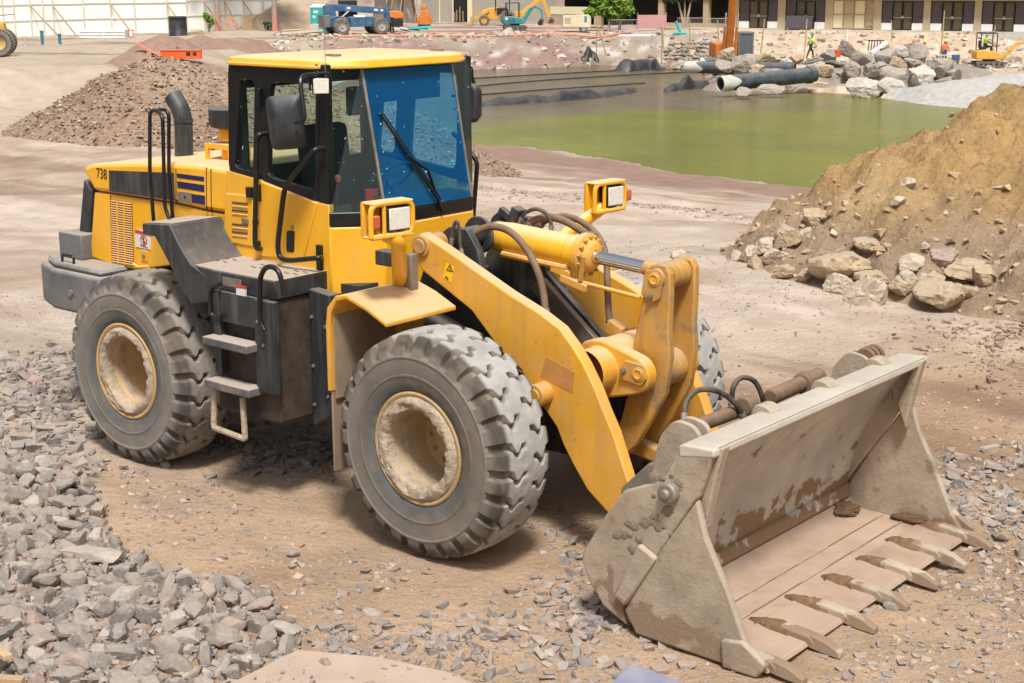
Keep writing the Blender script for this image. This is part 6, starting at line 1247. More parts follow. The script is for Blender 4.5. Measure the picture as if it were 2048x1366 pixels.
def fx(px):  # facade distance of a photo column
    v = ray((px, 40)); n = Vector((v[0], v[1])); e = Vector((b.x-a.x, b.y-a.y)).normalized(); w = Vector((CAM[0]-a.x, CAM[1]-a.y))
    den = n.x*e.y-n.y*e.x; return (n.x*w.y-n.y*w.x)/den
E_ = [(fx(p), fx(q)) for p, q in edges]; OH = 2.35; base = -.05
xprev = -.8
for i, (x0, x1) in enumerate(E_+[(L_+3, L_+3.1)]):
    mb = MB(); mb.span((xprev, 0, -1), (x0, .35, OH)); P_(mb, 'pier', M2['stucco'], t, 0); xprev = x1
mb = MB(); mb.span((-.8, .0, OH), (L_+3, .35, 6)); P_(mb, 'wall', M2['stucco'], t, 0); mb = MB(); mb.span((-.8, -.9, OH+.30), (L_+3, -.002, OH+.55)); P_(mb, 'canopy', M2['cstuc'], t, .02)
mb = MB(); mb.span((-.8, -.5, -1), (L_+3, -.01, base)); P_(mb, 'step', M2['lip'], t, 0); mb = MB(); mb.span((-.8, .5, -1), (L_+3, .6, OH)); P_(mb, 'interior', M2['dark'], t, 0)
for i, (x0, x1) in enumerate(E_):
    w = x1-x0
    if i == 2:
        for c in range(3):
            for r_ in range(2):
                mb = MB(); ww = w*.74/3; mb.box((x0+ww*(c+.5)+.06*c, .12, .6+r_*1.15), (ww-.05, .03, 1.08)); P_(mb, 'board', M2['cstuc' if c != 1 else 'stucco'], t, 0)
        for c in range(4): mb = MB(); mb.box((x0+c*(w*.74/3+.06)-.0, .09, 1.17), (.07, .05, 2.34)); P_(mb, 'stud', M2['wood'], t, 0)
        for z in (.04, 1.17, 2.3): mb = MB(); mb.box((x0+w*.4, .075, z), (w*.8, .04, .07)); P_(mb, 'batten', M2['wood'], t, 0)
        for k in range(5): mb = MB(); mb.box((x0+w*.9, .1, .3+k*.45), (w*.16, .05, .06)); P_(mb, 'rung', M2['wood'], t, 0)
        mb = MB(); mb.box((x1-.04, .09, 1.17), (.07, .05, 2.34)); P_(mb, 'stud', M2['wood'], t, 0); mb = MB(); mb.box((x0+w*.9, .16, 1.17), (w*.2, .02, 2.3)); P_(mb, 'board', M2['stucco'], t, 0)
        continue
    mb = MB(); mb.ringplate([(x0, base), (x1, base), (x1, OH), (x0, OH)], [(x0+.07, base+.03), (x1-.07, base+.03), (x1-.07, OH-.09), (x0+.07, OH-.09)], 'Y', .1, .2); P_(mb, 'frame', M2['dframe'], t, 0)
    for xa, xb in ((x0+.07, x0+w*.25), (x1-w*.25, x1-.07)):
        mb = MB(); mb.span((xa, .14, .52), (xb, .16, OH-.09)); P_(mb, 'window', M2['dglass'], t, 0); mb = MB(); mb.span((xa-.05, .06, base), (xb+.05, .135, .52)); P_(mb, 'knee_panel', M2['white'], t, .01)
    for xa, xb in ((x0+w*.27, x0+w*.49), (x0+w*.51, x0+w*.73)):
        d_ = MB(); d_.ringplate([(xa, base), (xb, base), (xb, OH-.09), (xa, OH-.09)], [(xa+.09, base+.1), (xb-.09, base+.1), (xb-.09, OH-.2), (xa+.09, OH-.2)], 'Y', .12, .17); d_ = P_(d_, 'door', M2['dframe'], t, 0)
        mb = MB(); mb.span((xa+.09, .14, base+.1), (xb-.09, .15, OH-.2)); P_(mb, 'pane', M2['curt'], d_, 0); mb = MB(); mb.span((xa+.05, .10, .95), (xb-.05, .118, 1.0)); P_(mb, 'push_bar', M2['galv'], d_, 0)
    mb = MB(); mb.box((x0+w*.5, .105, 1.0), (.2, .02, .22)); P_(mb, 'lock_plate', M2['galv'], t, 0)
q = sdz(1597, 129.5); t = thing('dark_sheet', 'dark panel leaning across the second hotel doorway', 'panel', q, RZ-rad(25)); mb = MB(); mb.box((0, 0, .62), (2.25, .04, 1.1), (rad(-12), 0, 0)); P_(mb, 'sheet', M2['dglass'], t, .01); mb = MB(); mb.box((-.9, 0, .05), (.1, .3, .1)); P_(mb, 'wedge', M2['wood'], t, 0)
t = bgthing('cooler', 'red cooler with white lid in front of the hotel doors', 'cooler', 1890, 118); mb = MB(); mb.box((0, 0, .15), (.36, .25, .28)); P_(mb, 'box', M2['red'], t, .02); mb = MB(); mb.box((0, 0, .32), (.38, .27, .07)); P_(mb, 'lid', M2['white'], t, .02)
# ---- yellow backhoe, teal mini excavator, compressor
t = bgthing('backhoe_loader', 'yellow backhoe loader behind the teal mini excavator', 'backhoe', 985, 143)
wheelset(t, -.75, -.8, .48, .35, M2['yel']); wheelset(t, -.75, .8, .48, .35, M2['yel']); wheelset(t, 1.4, -.8, .7, .45, M2['yel']); wheelset(t, 1.4, .8, .7, .45, M2['yel'])
mb = MB(); mb.prism([(-1.0, .55), (-1.0, 1.35), (-.2, 1.6), (.6, 1.65), (.6, .5)], 'Y', -.5, .5); P_(mb, 'engine_hood', M2['yel'], t, .05); mb = MB(); mb.box((-1.2, -.55, .85), (2.0, .14, .3), (0, rad(-32), 0)); P_(mb, 'loader_arm', M2['yel'], t, .02); mb = MB(); mb.box((-1.2, .55, .85), (2.0, .14, .3), (0, rad(-32), 0)); P_(mb, 'loader_arm', M2['yel'], t, .02)
mb = MB(); mb.prism([(-2.6, .02), (-1.85, .05), (-1.75, .75), (-2.0, .85), (-2.1, .35)], 'Y', -1.0, 1.0); P_(mb, 'front_bucket', M2['wood'], t, .02); mb = MB(); mb.tube([(-1.6, -.55, .9), (-1.4, -.55, 2.1)], .06, 6); P_(mb, 'linkage', M2['yel'], t, 0)
mb = MB(); [mb.tube([(x, y, 1.3), (x, y, 3.0)], .05, 6) for x in (.3, 1.6) for y in (-.65, .65)]; mb.span((.2, -.75, 3.0), (1.7, .75, 3.1)); P_(mb, 'canopy', M2['blk'], t, 0); mb = MB(); mb.box((.9, 0, 1.3), (1.0, 1.2, .6)); P_(mb, 'operator_station', M2['blk'], t, .05)
mb = MB(); mb.box((3.6, 0, 1.75), (2.2, .3, .38), (0, rad(-38), 0)); P_(mb, 'backhoe_boom', M2['yel'], t, .03); mb = MB(); mb.box((5.0, 0, 1.55), (2.4, .28, .34), (0, rad(68), 0)); P_(mb, 'dipper', M2['yel'], t, .03); mb = MB(); mb.box((2.55, 0, 1.0), (.9, .8, .5)); P_(mb, 'swing_frame', M2['yel'], t, .03)
mb = MB(); mb.prism([(5.2, .2), (5.7, .15), (5.75, .6), (5.4, .75)], 'Y', -.3, .3); P_(mb, 'digging_bucket', M2['blk'], t, .02)
def mini_ex(t, body, boom, seat=True):
    for y in (-.55, .55):
        mb = MB(); mb.prism(fillet([(-.95, .0), (.95, .0), (1.02, .36), (-1.02, .36)], .17, 5), 'Y', y-.15, y+.15); tr = P_(mb, 'track', M2['tyre'], t, 0)
        for k in range(5): mb = MB(); mb.cyl((-.7+k*.35, y-.16, .17), (-.7+k*.35, y+.16, .17), .09, seg=10); P_(mb, 'roller', M2['blk'], tr, 0)
    mb = MB(); mb.prism(fillet([(-1.05, .5), (.75, .5), (.85, .75), (.5, 1.0), (-.5, 1.15), (-.98, 1.1)], .2, 5), 'Y', -.6, .6); P_(mb, 'house', body, t, .06); mb = MB(); mb.cyl((0, 0, .34), (0, 0, .5), .4, seg=16); P_(mb, 'turntable', M2['blk'], t, 0)
    mb = MB(); [mb.tube([(x, y, 1.0), (x, y, 2.25)], .035, 6) for x in (-.75, .35) for y in (-.5, .5)]; mb.tube([(-.75, -.5, 2.25), (.35, -.5, 2.25), (.35, .5, 2.25), (-.75, .5, 2.25), (-.75, -.5, 2.25)], .04, 6); P_(mb, 'roll_frame', M2['blk'], t, 0)
    mb = MB(); mb.box((-.45, 0, 1.25), (.4, .5, .2)); mb.box((-.66, 0, 1.5), (.12, .48, .5)); P_(mb, 'seat', M2['blk'], t, .04)
    for i in range(len(boom)-1):
        p0, p1, w0 = Vector(boom[i]), Vector(boom[i+1]), (.26, .22, .16, .14)[min(i, 3)]; d = p1-p0; mb = MB(); mb.box((p0+p1)/2, (d.length+w0*.5, .18, w0), Matrix.Rotation(math.atan2(d.y, d.x), 3, 'Z')@Matrix.Rotation(-math.asin(d.z/d.length), 3, 'Y')); P_(mb, 'boom' if i < 2 else 'dipper', body, t, .02)
    e = Vector(boom[-1]); mb = MB(); mb.prism([(e.x-.15, e.z+.1), (e.x+.12, e.z+.1), (e.x+.05, e.z-.4), (e.x-.3, e.z-.45), (e.x-.38, e.z-.2)], 'Y', -.22, .22); P_(mb, 'digging_bucket', M2['blk'], t, .02)
    p0, p1 = Vector(boom[0])+Vector((.1, 0, -.2)), (Vector(boom[1])+Vector(boom[min(2, len(boom)-1)]))/2; mb = MB(); mb.tube([p0, p1], .05, 8); P_(mb, 'boom_ram', M2['galv'], t, 0)
t = bgthing('mini_excavator', 'teal mini excavator parked before the grey building', 'mini excavator', 1030, 131, 6); mini_ex(t, M2['teal'], [(.75, 0, .85), (1.35, 0, 1.75), (1.75, 0, 1.95), (2.3, 0, 1.6), (2.35, 0, .8)])
mb = MB(); mb.box((-.35, -.605, .82), (.6, .02, .35)); P_(mb, 'side_badge', M2['blue'], t, 0); mb = MB(); mb.box((-.78, -.606, .95), (.22, .02, .18)); P_(mb, 'label_patch', M2['white'], t, 0)
t = bgthing('compressor', 'cream towable compressor on two wheels beside the excavator', 'compressor', 1153, 127); mb = MB(); mb.prism(fillet([(-1.15, .45), (1.15, .4), (1.15, 1.3), (.95, 1.42), (-1.05, 1.38), (-1.15, 1.25)], .1, 4), 'Y', -.6, .6); P_(mb, 'housing', M2['cream'], t, .02); wheelset(t, .55, -.65, .33, .2); wheelset(t, .55, .65, .33, .2)
mb = MB(); mb.box((.72, -.605, 1.05), (.2, .02, .5)); P_(mb, 'blue_panel', M2['bluep'], t, 0); mb = MB(); [mb.box((-.75, -.604, .75+k*.1), (.5, .02, .05)) for k in range(5)]; P_(mb, 'vent', M2['wood'], t, 0); mb = MB(); mb.prism(fillet([(.1, .42), (1.0, .42), (.85, .72), (.25, .72)], .08), 'Y', -.78, -.58); P_(mb, 'mudguard', M2['cream'], t, 0); mb = MB(); mb.tube([(1.1, 0, .42), (2.1, 0, .35)], .05, 6); P_(mb, 'tow_bar', M2['blk'], t, 0)
for i, (px0, px1, d, lab) in enumerate(((1222, 1272, 128, 'left crowd barrier panel before the palms'), (1273, 1330, 128, 'middle crowd barrier panel before the pink mesh'), (1355, 1405, 130, 'crowd barrier panel below the small tree'), (1410, 1455, 130, 'right crowd barrier panel beside the orange boom'), (1085, 1120, 129, 'orange barrier panel left of the compressor'))):
    a = sdz(px0, d); b = sdz(px1, d); L_ = (b-a).length; t = thing('crowd_barrier', lab, 'barrier', a, math.atan2((b-a).y, (b-a).x), 'barriers in front of the hotel'); m = M2['galv' if i != 4 else 'pinkorg']
    mb = MB(); mb.tube([(0, 0, .12), (0, 0, 1.0), (L_, 0, 1.0), (L_, 0, .12), (0, 0, .12)], .025, 6); P_(mb, 'frame', m, t, 0)
    for k in range(1, int(L_/.14)): mb = MB(); mb.cyl((k*.14, 0, .12), (k*.14, 0, 1.0), .011, seg=4, caps=False); P_(mb, 'bar', m, t, 0)
    for x in (.2, L_-.2): mb = MB(); mb.box((x, 0, .04), (.06, .5, .08)); P_(mb, 'foot', m, t, 0)
a = sdz(1275, 130); b = sdz(1332, 130); t = thing('debris_mesh', 'pink debris netting hung behind the crowd barrier', 'netting', a, math.atan2((b-a).y, (b-a).x)); mb = MB(); mb.box(((b-a).length/2, .0, .75), ((b-a).length, .02, 1.1)); P_(mb, 'net', M2['mesh'], t, 0)
for x in (0, (b-a).length): mb = MB(); mb.cyl((x, .03, 0), (x, .03, 1.5), .03, seg=6); P_(mb, 'post', M2['galv'], t, 0)
t = bgthing('white_pipe', 'long white pipe lying on the bank', 'pipe', 1274, 120, 2); mb = MB(); mb.lathe([(.10, -1.45), (.10, 1.45), (.085, 1.45), (.085, 1.2)], (0, 0, .1), (1, 0, 0), 12); P_(mb, 'barrel', M2['white'], t, 0); mb = MB(); mb.lathe([(.115, 1.3), (.115, 1.46), (.1, 1.46)], (0, 0, .1), (1, 0, 0), 12); P_(mb, 'socket', M2['white'], t, 0)
t = bgthing('teal_pipe_wye', 'teal pipe branch piece propped at the edge of the bank', 'pipe', 1362, 121); mb = MB(); mb.tube([(-.6, 0, .12), (.65, 0, .12)], .12, 12); P_(mb, 'barrel', M2['tealp'], t, 0); mb = MB(); mb.tube([(-.05, 0, .15), (-.4, .05, 1.05)], .115, 12); P_(mb, 'branch', M2['tealp'], t, 0)
# orange hose along the top of the bank
pts = []
for px, d in ((650, 117), (760, 117), (870, 117), (980, 118), (1060, 118), (1130, 119), (1200, 119.5), (1240, 121), (1268, 123)):
    q = sdz(px, d); pts.append(q+Vector((0, 0, .10)))
mb = MB(); mb.tube(pts, .085, 8, fil=1.0); tag(mb.obj('orange_pipe', M2['pinkorg']), 'long orange pipe laid along the top of the far bank', 'pipe')
# ---- trees near the hotel
def tree(px, d, lab, trunks, crown, m, n, seed, size=.22):
    t = bgthing('tree', lab, 'tree', px, d)
    for tr in trunks: mb = MB(); k = len(tr); mb.tube(tr, .1, 7, radii=[.13*(1-.6*i/(k-1)) for i in range(k)]); P_(mb, 'trunk', M2['palmb'], t, 0)
    def cf(r): c = crown[int(r.integers(0, len(crown)))]; v = r.normal(size=3); v = v/np.linalg.norm(v)*r.random()**.35; return (c[0]+v[0]*c[3], c[1]+v[1]*c[3], c[2]+v[2]*c[3]*.7)
    leaves(n, cf, size, seed).obj('crown', LM[m], t, 0, 0)
tree(1368, 132, 'small multi-stemmed tree in front of the dark hotel arcade', [[(0, 0, -.1), (-.2, 0, 1), (-.5, .1, 2.2), (-1, 0, 3.2)], [(.2, 0, -.1), (.3, 0, 1.1), (.5, 0, 2.2), (1, .2, 3.3)], [(.05, .1, 0), (.05, .2, 1.5), (0, 0, 3)]], [(-1.3, 0, 2.6, .7), (-.3, 0, 2.9, .8), (.6, .2, 2.7, .7), (1.3, 0, 3.0, .8), (-.9, .3, 3.4, .9), (.8, 0, 3.6, .9), (0, 0, 3.9, 1.0)], 'c', 1300, 5)
tree(1205, 130, 'feathery bright green palm clump beside the compressor', [[(0, 0, -.1), (0, 0, .8), (.1, 0, 2)], [(.5, 0, -.1), (.55, 0, .9), (.8, 0, 1.8)]], [(-1, 0, 1.6, .6), (0, 0, 1.9, .8), (.9, 0, 1.5, .8), (1.6, 0, 1.8, .7), (1.2, .2, 2.6, .9), (-.4, .2, 2.7, .9)], 'b', 1000, 7, .30)
tree(1238, 131, 'yellow-green bush in front of the dark arcade', [[(0, 0, -.1), (.1, 0, .7), (.2, 0, 1.6)]], [(0, 0, 1.3, .7), (.6, 0, 1.7, .7), (-.5, 0, 1.9, .7), (.2, 0, 2.4, .9)], 'b', 800, 9, .28)
tree(795, 146, 'massive dark banyan trunks behind the orange machines', [[(-1.8, 0, -.2), (-1.5, 0, 1.2), (-1.9, 0, 3.2)], [(-.6, .2, -.2), (-.5, 0, 1.5), (-.2, 0, 3.4)], [(.5, 0, -.2), (.3, 0, 1.2), (.7, 0, 3.4)], [(1.5, 0, -.2), (.9, 0, 1.3), (.5, 0, 3.0)]], [(-2, 0, 5, 1.6), (0, 0, 5.4, 1.8), (2, 0, 5, 1.6)], 'c', 900, 11)
bt = [o for o in bpy.data.objects if o.name.startswith('tree') and o.get('label', '').startswith('massive')][0]
for k, (x, y, r0, r1) in enumerate(((-1.6, .4, .75, .55), (-.3, .6, .8, .6), (.9, .4, .6, .45), (.3, 1.2, 1.3, 1.1))): mb = MB(); mb.lathe([(r0*1.35, -.3), (r0, .5), (r1, 1.8), (r1*.9, 4.2)], (x, y, 0), (0, 0, 1), 18, lambda r, w, t, j: (r*(1+.18*math.sin(5*t+k)+.08*math.sin(13*t)), w)); P_(mb, 'buttress', M2['bark'], bt, 0)
mound('earth_bank', [(-26, 143, 1.4), (-21, 143, 1.7), (-17, 141, 1.1)], .7, mk('orange_soil', (.40, .25, .13), .95, var=(1, .25), bump=[(3, .5)]), (-32, -12, 136, 150), .4, .14, 70)

# ---- pond edge: rubble mound, boulders, pipes, liner, wall
rubm = mk('rubble', (.30, .26, .215), .95, var=(1.2, .3), spots=((.15, .12, .10), 3, .6, .1), bump=[(3, .8)])
mound('rubble_mound', [(12.3, 88, .75), (17, 89, .8), (21, 91, 1.0), (24.5, 91, 1.15), (27.5, 90, 1.0)], .55, rubm, (8, 33, 82, 97), .25, .14, 81)
bl = [(1456, 106, 16, 92, 'tan', 'brown boulder right under the orange excavator boom'), (1454, 133, 18, 88, 'boulder', 'grey boulder at the left end of the pond rock pile'), (1486, 130, 23, 87.5, 'boulder', 'large mottled grey boulder behind the black pipe'), (1512, 138, 13, 87, 'tan', 'small brown boulder between the large grey one and the pipe'),
      (1529, 121, 20, 91, 'tan', 'broad brown boulder behind the pipes'), (1556, 113, 16, 94, 'boulder', 'boulder below the left bamboo stake'), (1594, 120, 16, 92, 'tan', 'rounded brown boulder left of the walking worker'), (1575, 128, 12, 90, 'boulder_pale', 'pale rock just above the pipe'),
      (1626, 121, 18, 91, 'boulder', 'grey boulder below the walking worker'), (1656, 112, 14, 93, 'boulder', 'boulder left of the orange marker bucket'), (1695, 99, 18, 94, 'boulder', 'tall upright boulder on top of the pond rock pile'), (1673, 128, 19, 90, 'dark', 'dark flat boulder in the middle of the rock pile'),
      (1708, 138, 19, 88, 'boulder', 'slanted grey slab rock in the middle of the pile'), (1742, 140, 17, 88, 'boulder', 'grey boulder right of the slanted slab'), (1724, 118, 18, 91, 'boulder', 'dark grey boulder below the tall upright one'), (1762, 134, 14, 89, 'boulder', 'small grey boulder in the pile centre'),
      (1772, 117, 19, 91, 'boulder', 'boulder under the white frame'), (1778, 99, 14, 94, 'tan', 'brown boulder beside the white frame'), (1797, 103, 17, 93, 'boulder_pale', 'pale boulder beside the bending worker'), (1827, 105, 19, 93, 'boulder', 'high grey boulder left of the worker in the dark vest'),
      (1798, 127, 15, 89, 'tan', 'brown rock under the pale high boulder'), (1826, 127, 15, 89, 'boulder', 'grey rock under the high grey boulder'), (1790, 155, 27, 85.5, 'boulder', 'big brown-grey boulder at the right of the pond'), (1843, 153, 27, 86, 'boulder_pale', 'big pale grey boulder at the right of the pond'),
      (1880, 138, 26, 88, 'boulder', 'jagged columnar rock at the right end of the pile'), (1908, 150, 17, 88, 'boulder', 'rightmost ragged rock of the pile'), (1880, 164, 16, 85.5, 'boulder', 'low rock below the jagged column'), (1722, 178, 25, 82.5, 'boulder_pale', 'left whitish boulder standing in the pond edge'),
      (1781, 175, 28, 82.5, 'boulder_pale', 'right whitish boulder standing in the pond edge'), (1810, 180, 12, 82.5, 'boulder', 'small grey rock beside the right whitish boulder'), (1544, 177, 20, 82.5, 'boulder', 'flat rock in the water below the black pipe'), (1490, 184, 16, 81.5, 'boulder', 'low pale rock in the water under the pipe mouth'),
      (1650, 140, 13, 88.5, 'tan', 'brown rock right of the pipe flange'), (1640, 168, 12, 84, 'tan', 'low earth-coloured rock on the muddy shore')]
for i, (px, py, rp, d, mt, lab) in enumerate(bl):
    q = bgp((px, py), d); r = rp/FPX*d; sc = (1.15, 1.0, 1.0)
    if 'flat' in lab or 'low' in lab: sc = (1.3, .9, .5)
    if 'tall' in lab or 'columnar' in lab: sc = (1.0, .9, 1.25)
    o = put_stone(BV[(i*3) % 10], SM[mt], (q[0], q[1], q[2]), [r*1.3*k for k in sc], (random.uniform(-.3, .3), random.uniform(-.3, .3), random.uniform(0, 6.3)), 'boulder'); tag(o, lab, 'boulder', 'boulders along the pond')
def pipe3(lab, p0, p1, r, flange):
    t = thing('drain_pipe', lab, 'pipe', p0); v = Vector(p1)-Vector(p0); L_ = v.length
    mb = MB(); mb.lathe([(r*.86, .4), (r*.86, 0), (r, 0), (r, L_), (r*.86, L_), (r*.86, L_-.6)], (0, 0, 0), v, 28); P_(mb, 'barrel', M2['pipe'], t, 0)
    mb = MB(); mb.lathe([(r*.85, .1), (r*.85, -.01), (r*1.015, -.01), (r*1.015, L_*.14)], (0, 0, 0), v, 28, lambda rr, w, tt, j: (rr, w*(1+.25*math.sin(tt*3)) if j == 3 else w)); P_(mb, 'chalky_end', M2['lip'], t, 0)
    mb = MB(); mb.lathe([(r*1.0, L_-.5), (r*1.12, L_-.48), (r*1.12, L_-.1), (r*1.0, L_-.08)], (0, 0, 0), v, 28); P_(mb, 'flange', M2['pipe'], t, 0)
pipe3('black drain pipe with chalky end lying nearest the water', bgp((1440, 168), 82.3), bgp((1628, 149), 85.5), .43, 1); pipe3('dark drain pipe lying behind the chalky ended one', bgp((1372, 134), 91), bgp((1590, 138), 88.5), .36, 1)
pipe3('upper dark pipe half hidden behind the left boulder', bgp((1400, 124), 95), bgp((1470, 120), 95), .25, 1)
def liner(lab, pts, w, hgt, seed):
    """crumpled strip of black sheeting along photo points (px, py) on the water plane"""
    Q = [at(p, 'Z', WATER_Z) for p in pts]; V = []; n = 0; nu = 9; path = []
    for a_, b_ in zip(Q, Q[1:]):
        for t in np.linspace(0, 1, 12)[:-1]: path.append(a_*(1-t)+b_*t)
    path.append(Q[-1]); mb = MB(); vs = []
    for i, p in enumerate(path):
        tt = i/(len(path)-1); env = math.sin(math.pi*min(1, max(0, tt)))**.5
        for j in range(nu):
            u = j/(nu-1)*2-1; hz = (1-u*u)*hgt*env*(.55+.9*float(vnoise(i*.22, seed, seed)))+.08*float(vnoise(i*.5, j*.9, seed+3)); o_ = FWD*u*w*(.7+.6*float(vnoise(i*.15, 7, seed)))
            vs.append((p[0]+o_[0], p[1]+o_[1], WATER_Z-.06+hz))
    mb.add(vs, [(i*nu+j, i*nu+j+1, (i+1)*nu+j+1, (i+1)*nu+j) for i in range(len(path)-1) for j in range(nu-1)]); return tag(mb.obj('pond_liner', M2['liner'], None, 0, 50), lab, 'liner', 'black sheeting at the pond')
liner('long dark floating liner edge crossing the pond at left', [(905, 219), (960, 212), (1020, 208), (1080, 204), (1140, 200), (1200, 193), (1250, 186), (1275, 183)], .8, .45, 3); liner('peaked black sheet hump near the far bank', [(1155, 129), (1180, 128), (1200, 128)], 1.0, 1.0, 5); liner('crumpled black sheeting before the stone wall', [(1230, 141), (1260, 141), (1300, 138), (1325, 140)], 1.2, .8, 9)
liner('black sheet lying along the foot of the far bank', [(1035, 125), (1070, 124), (1115, 124)], .9, .5, 12); liner('black sheet draped into the water left of the pipes', [(1328, 184), (1350, 180), (1385, 176), (1420, 172)], .9, .7, 15); liner('thin dark sheet edge at the left end of the far bank', [(930, 135), (970, 133), (1010, 132)], .7, .3, 18)
for i, pts in enumerate(([(915, 176), (1050, 163), (1200, 153), (1390, 143)], [(920, 158), (1100, 148), (1330, 136)], [(925, 192), (1080, 180), (1290, 166)])):
    Q = [at(p, 'Z', WATER_Z+.03) for p in pts]; mb = MB(); mb.tube(Q, .045, 6, fil=2); tag(mb.obj('float_line', M2['liner']), ('middle', 'farthest', 'nearest')[i]+' thin dark float line across the brown shallows', 'rope', 'float lines in the shallows')
# dry stone retaining wall
t = thing('stone_wall', 'dry stone retaining wall left of the orange excavator', 'wall', bgp((1330, 120), 107)); k = 0
for row in range(5):
    px = 1322+row*3+random.uniform(0, 6)
    while px < 1462:
        w = random.uniform(9, 14); q = bgp((px+w/2, 117-row*7.5+random.uniform(-1.5, 1.5)), 106.5+row*.18); o = put_stone(RV[k % 14], SM[('boulder', 'tan', 'boulder')[k % 3]], (q[0]-t.location.x, q[1]-t.location.y, q[2]-t.location.z), [w/2/FPX*107*1.25, .4, w/2/FPX*107*1.1], (random.uniform(-.2, .2), random.uniform(-.2, .2), RZ), 'wall_stone'); o.parent = t; px += w; k += 1
for i, (px, d, r) in enumerate(((1010, 121, .35), (1022, 120.5, .28), (1035, 121, .32), (1048, 121, .26), (1058, 121.5, .24), (990, 121, .2), (1018, 122, .42), (975, 121, .2))):
    q = sdz(px, d); tag(put_stone(BV[i], SM['boulder_pale'], (q.x, q.y, q.z+r*.4), r, None, 'boulder'), 'pale rubble block heaped in front of the teal mini excavator', 'boulder', 'rubble in front of the teal mini excavator')
rs2 = np.random.default_rng(77)
for i in range(46):
    px = rs2.uniform(1440, 1920); d = rs2.uniform(86, 96); rp = rs2.uniform(6, 13); q = sdz(px, d); s_, d_ = xy2sd(q.x, q.y); hh = max(0, .95-.55*abs(float(d_)-90.5)*.5); r = rp/FPX*d
    tag(put_stone(BV[i % 10], SM[('boulder', 'tan', 'boulder_pale', 'boulder')[i % 4]], (q.x, q.y, q.z+hh*.8+r*.2), r*1.2, None, 'boulder'), 'small rock filling the gaps of the pond rock pile', 'boulder', 'small rocks of the pond pile')
PP = []; SS = []; CC2 = []
for i in range(3600):
    d = rs2.uniform(100, 123); px = rs2.uniform(560, 2050); s_ = (px-1024)/FPX*d; x, y = sd2xy(s_, d)
    PP.append((x, y, 0)); SS.append(.04+.28*rs2.random()**4); CC2.append(np.array([[.5, .45, .38], [.4, .35, .3], [.6, .55, .48], [.35, .25, .2]])[rs2.integers(0, 4)]*rs2.uniform(.8, 1.2))
PP = np.array(PP); PP[:, 2] = H(PP[:, 0], PP[:, 1])+np.array(SS)*.2; kk = PP[:, 2] > WATER_Z-.1
scatter_stuff('bank_stones', 'loose stones strewn over the far bank of the pond', 'stones', PP[kk], np.array(SS)[kk], np.array(CC2)[kk], seed=950)
# bamboo stakes
for i, (px, py0, py1, d, lean, lab) in enumerate(((1193, 26, 96, 112, 0, 'tall bamboo stake left of the compressor end'), (1213, 45, 104, 112, 7, 'leaning bamboo stake right of the tall one'), (1323, 50, 120, 107, 0, 'left stake of the pair before the stone wall'), (1327, 52, 90, 107, 1, 'right stake of the pair before the stone wall'),
        (1379, 37, 120, 106, 0, 'stake standing in the middle of the stone wall'), (1438, 40, 110, 106, 1, 'stake just left of the orange boom'), (1520, 38, 112, 100, -3, 'stake right of the excavator cab'), (1608, 38, 106, 103, -2, 'stake left of the walking worker'), (1880, 21, 112, 104, -3, 'tall stake behind the worker in orange'), (1985, 50, 75, 108, -2, 'stake behind the mini excavator canopy'), (1783, 40, 75, 118, 0, 'short stake before the fourth hotel bay'))):
    p0 = Vector(bgp((px, py1), d)); p1 = Vector(bgp((px-lean*3, py0), d)); mb = MB(); mid = p0.lerp(p1, .5); mb.tube([p0-Vector((0, 0, .3)), mid+Vector((.02, .02, 0)), p1], .045, 6, radii=[.05, .045, .035])
    t = thing('bamboo_stake', lab, 'stake', p0, 0, 'bamboo stakes round the pit'); mb.v = [(x-p0.x, y-p0.y, z-p0.z) for x, y, z in mb.v]; P_(mb, 'cane', M2['wood'], t, 0); mb = MB(); mb.cyl((mid-p0)*1.0-Vector((0, 0, .03)), (mid-p0)+Vector((0, 0, .03)), .06, seg=6); P_(mb, 'node_ring', M2['wood'], t, 0)
t = bgthing('vent_pipe', 'short white upright pipe before the boarded hotel bay', 'pipe', 1695, 119); mb = MB(); mb.cyl((0, 0, -.2), (0, 0, 1.15), .055, seg=10); P_(mb, 'pipe', M2['white'], t, 0); mb = MB(); mb.cyl((0, 0, 1.08), (0, 0, 1.2), .075, seg=10); P_(mb, 'cap', M2['white'], t, 0)
# ---- orange excavator seen from the front
q = Vector(bgp((1466, 128), 100)); t = thing('excavator', 'orange excavator facing the camera with raised boom', 'excavator', (q.x, q.y, -2.55), RZ)
for x in (-1.1, 1.1): mb = MB(); mb.prism(fillet([(-1.8, 0), (1.8, 0), (1.95, .75), (-1.95, .75)], .35, 5), 'X', x-.28, x+.28); P_(mb, 'track', M2['tyre'], t, 0)
mb = MB(); mb.span((-1.2, -.2, .9), (.25, 3.2, 1.9)); mb.span((.25, 1.3, .9), (1.25, 3.2, 1.9)); P_(mb, 'house', M2['org'], t, .08); mb = MB(); mb.cyl((0, 1, .7), (0, 1, .9), .8, seg=20); P_(mb, 'turntable', M2['blk'], t, 0)
mb = MB()
for (x, y) in ((.32, -.25), (1.22, -.25), (.32, 1.2), (1.22, 1.2)): mb.span((x-.06, y-.06, .95), (x+.06, y+.06, 2.55))
mb.span((.24, -.32, 2.5), (1.3, 1.28, 2.62)); mb.span((.26, -.3, .9), (1.28, 1.26, 1.12)); cb = P_(mb, 'cab', M2['grey'], t, .02)
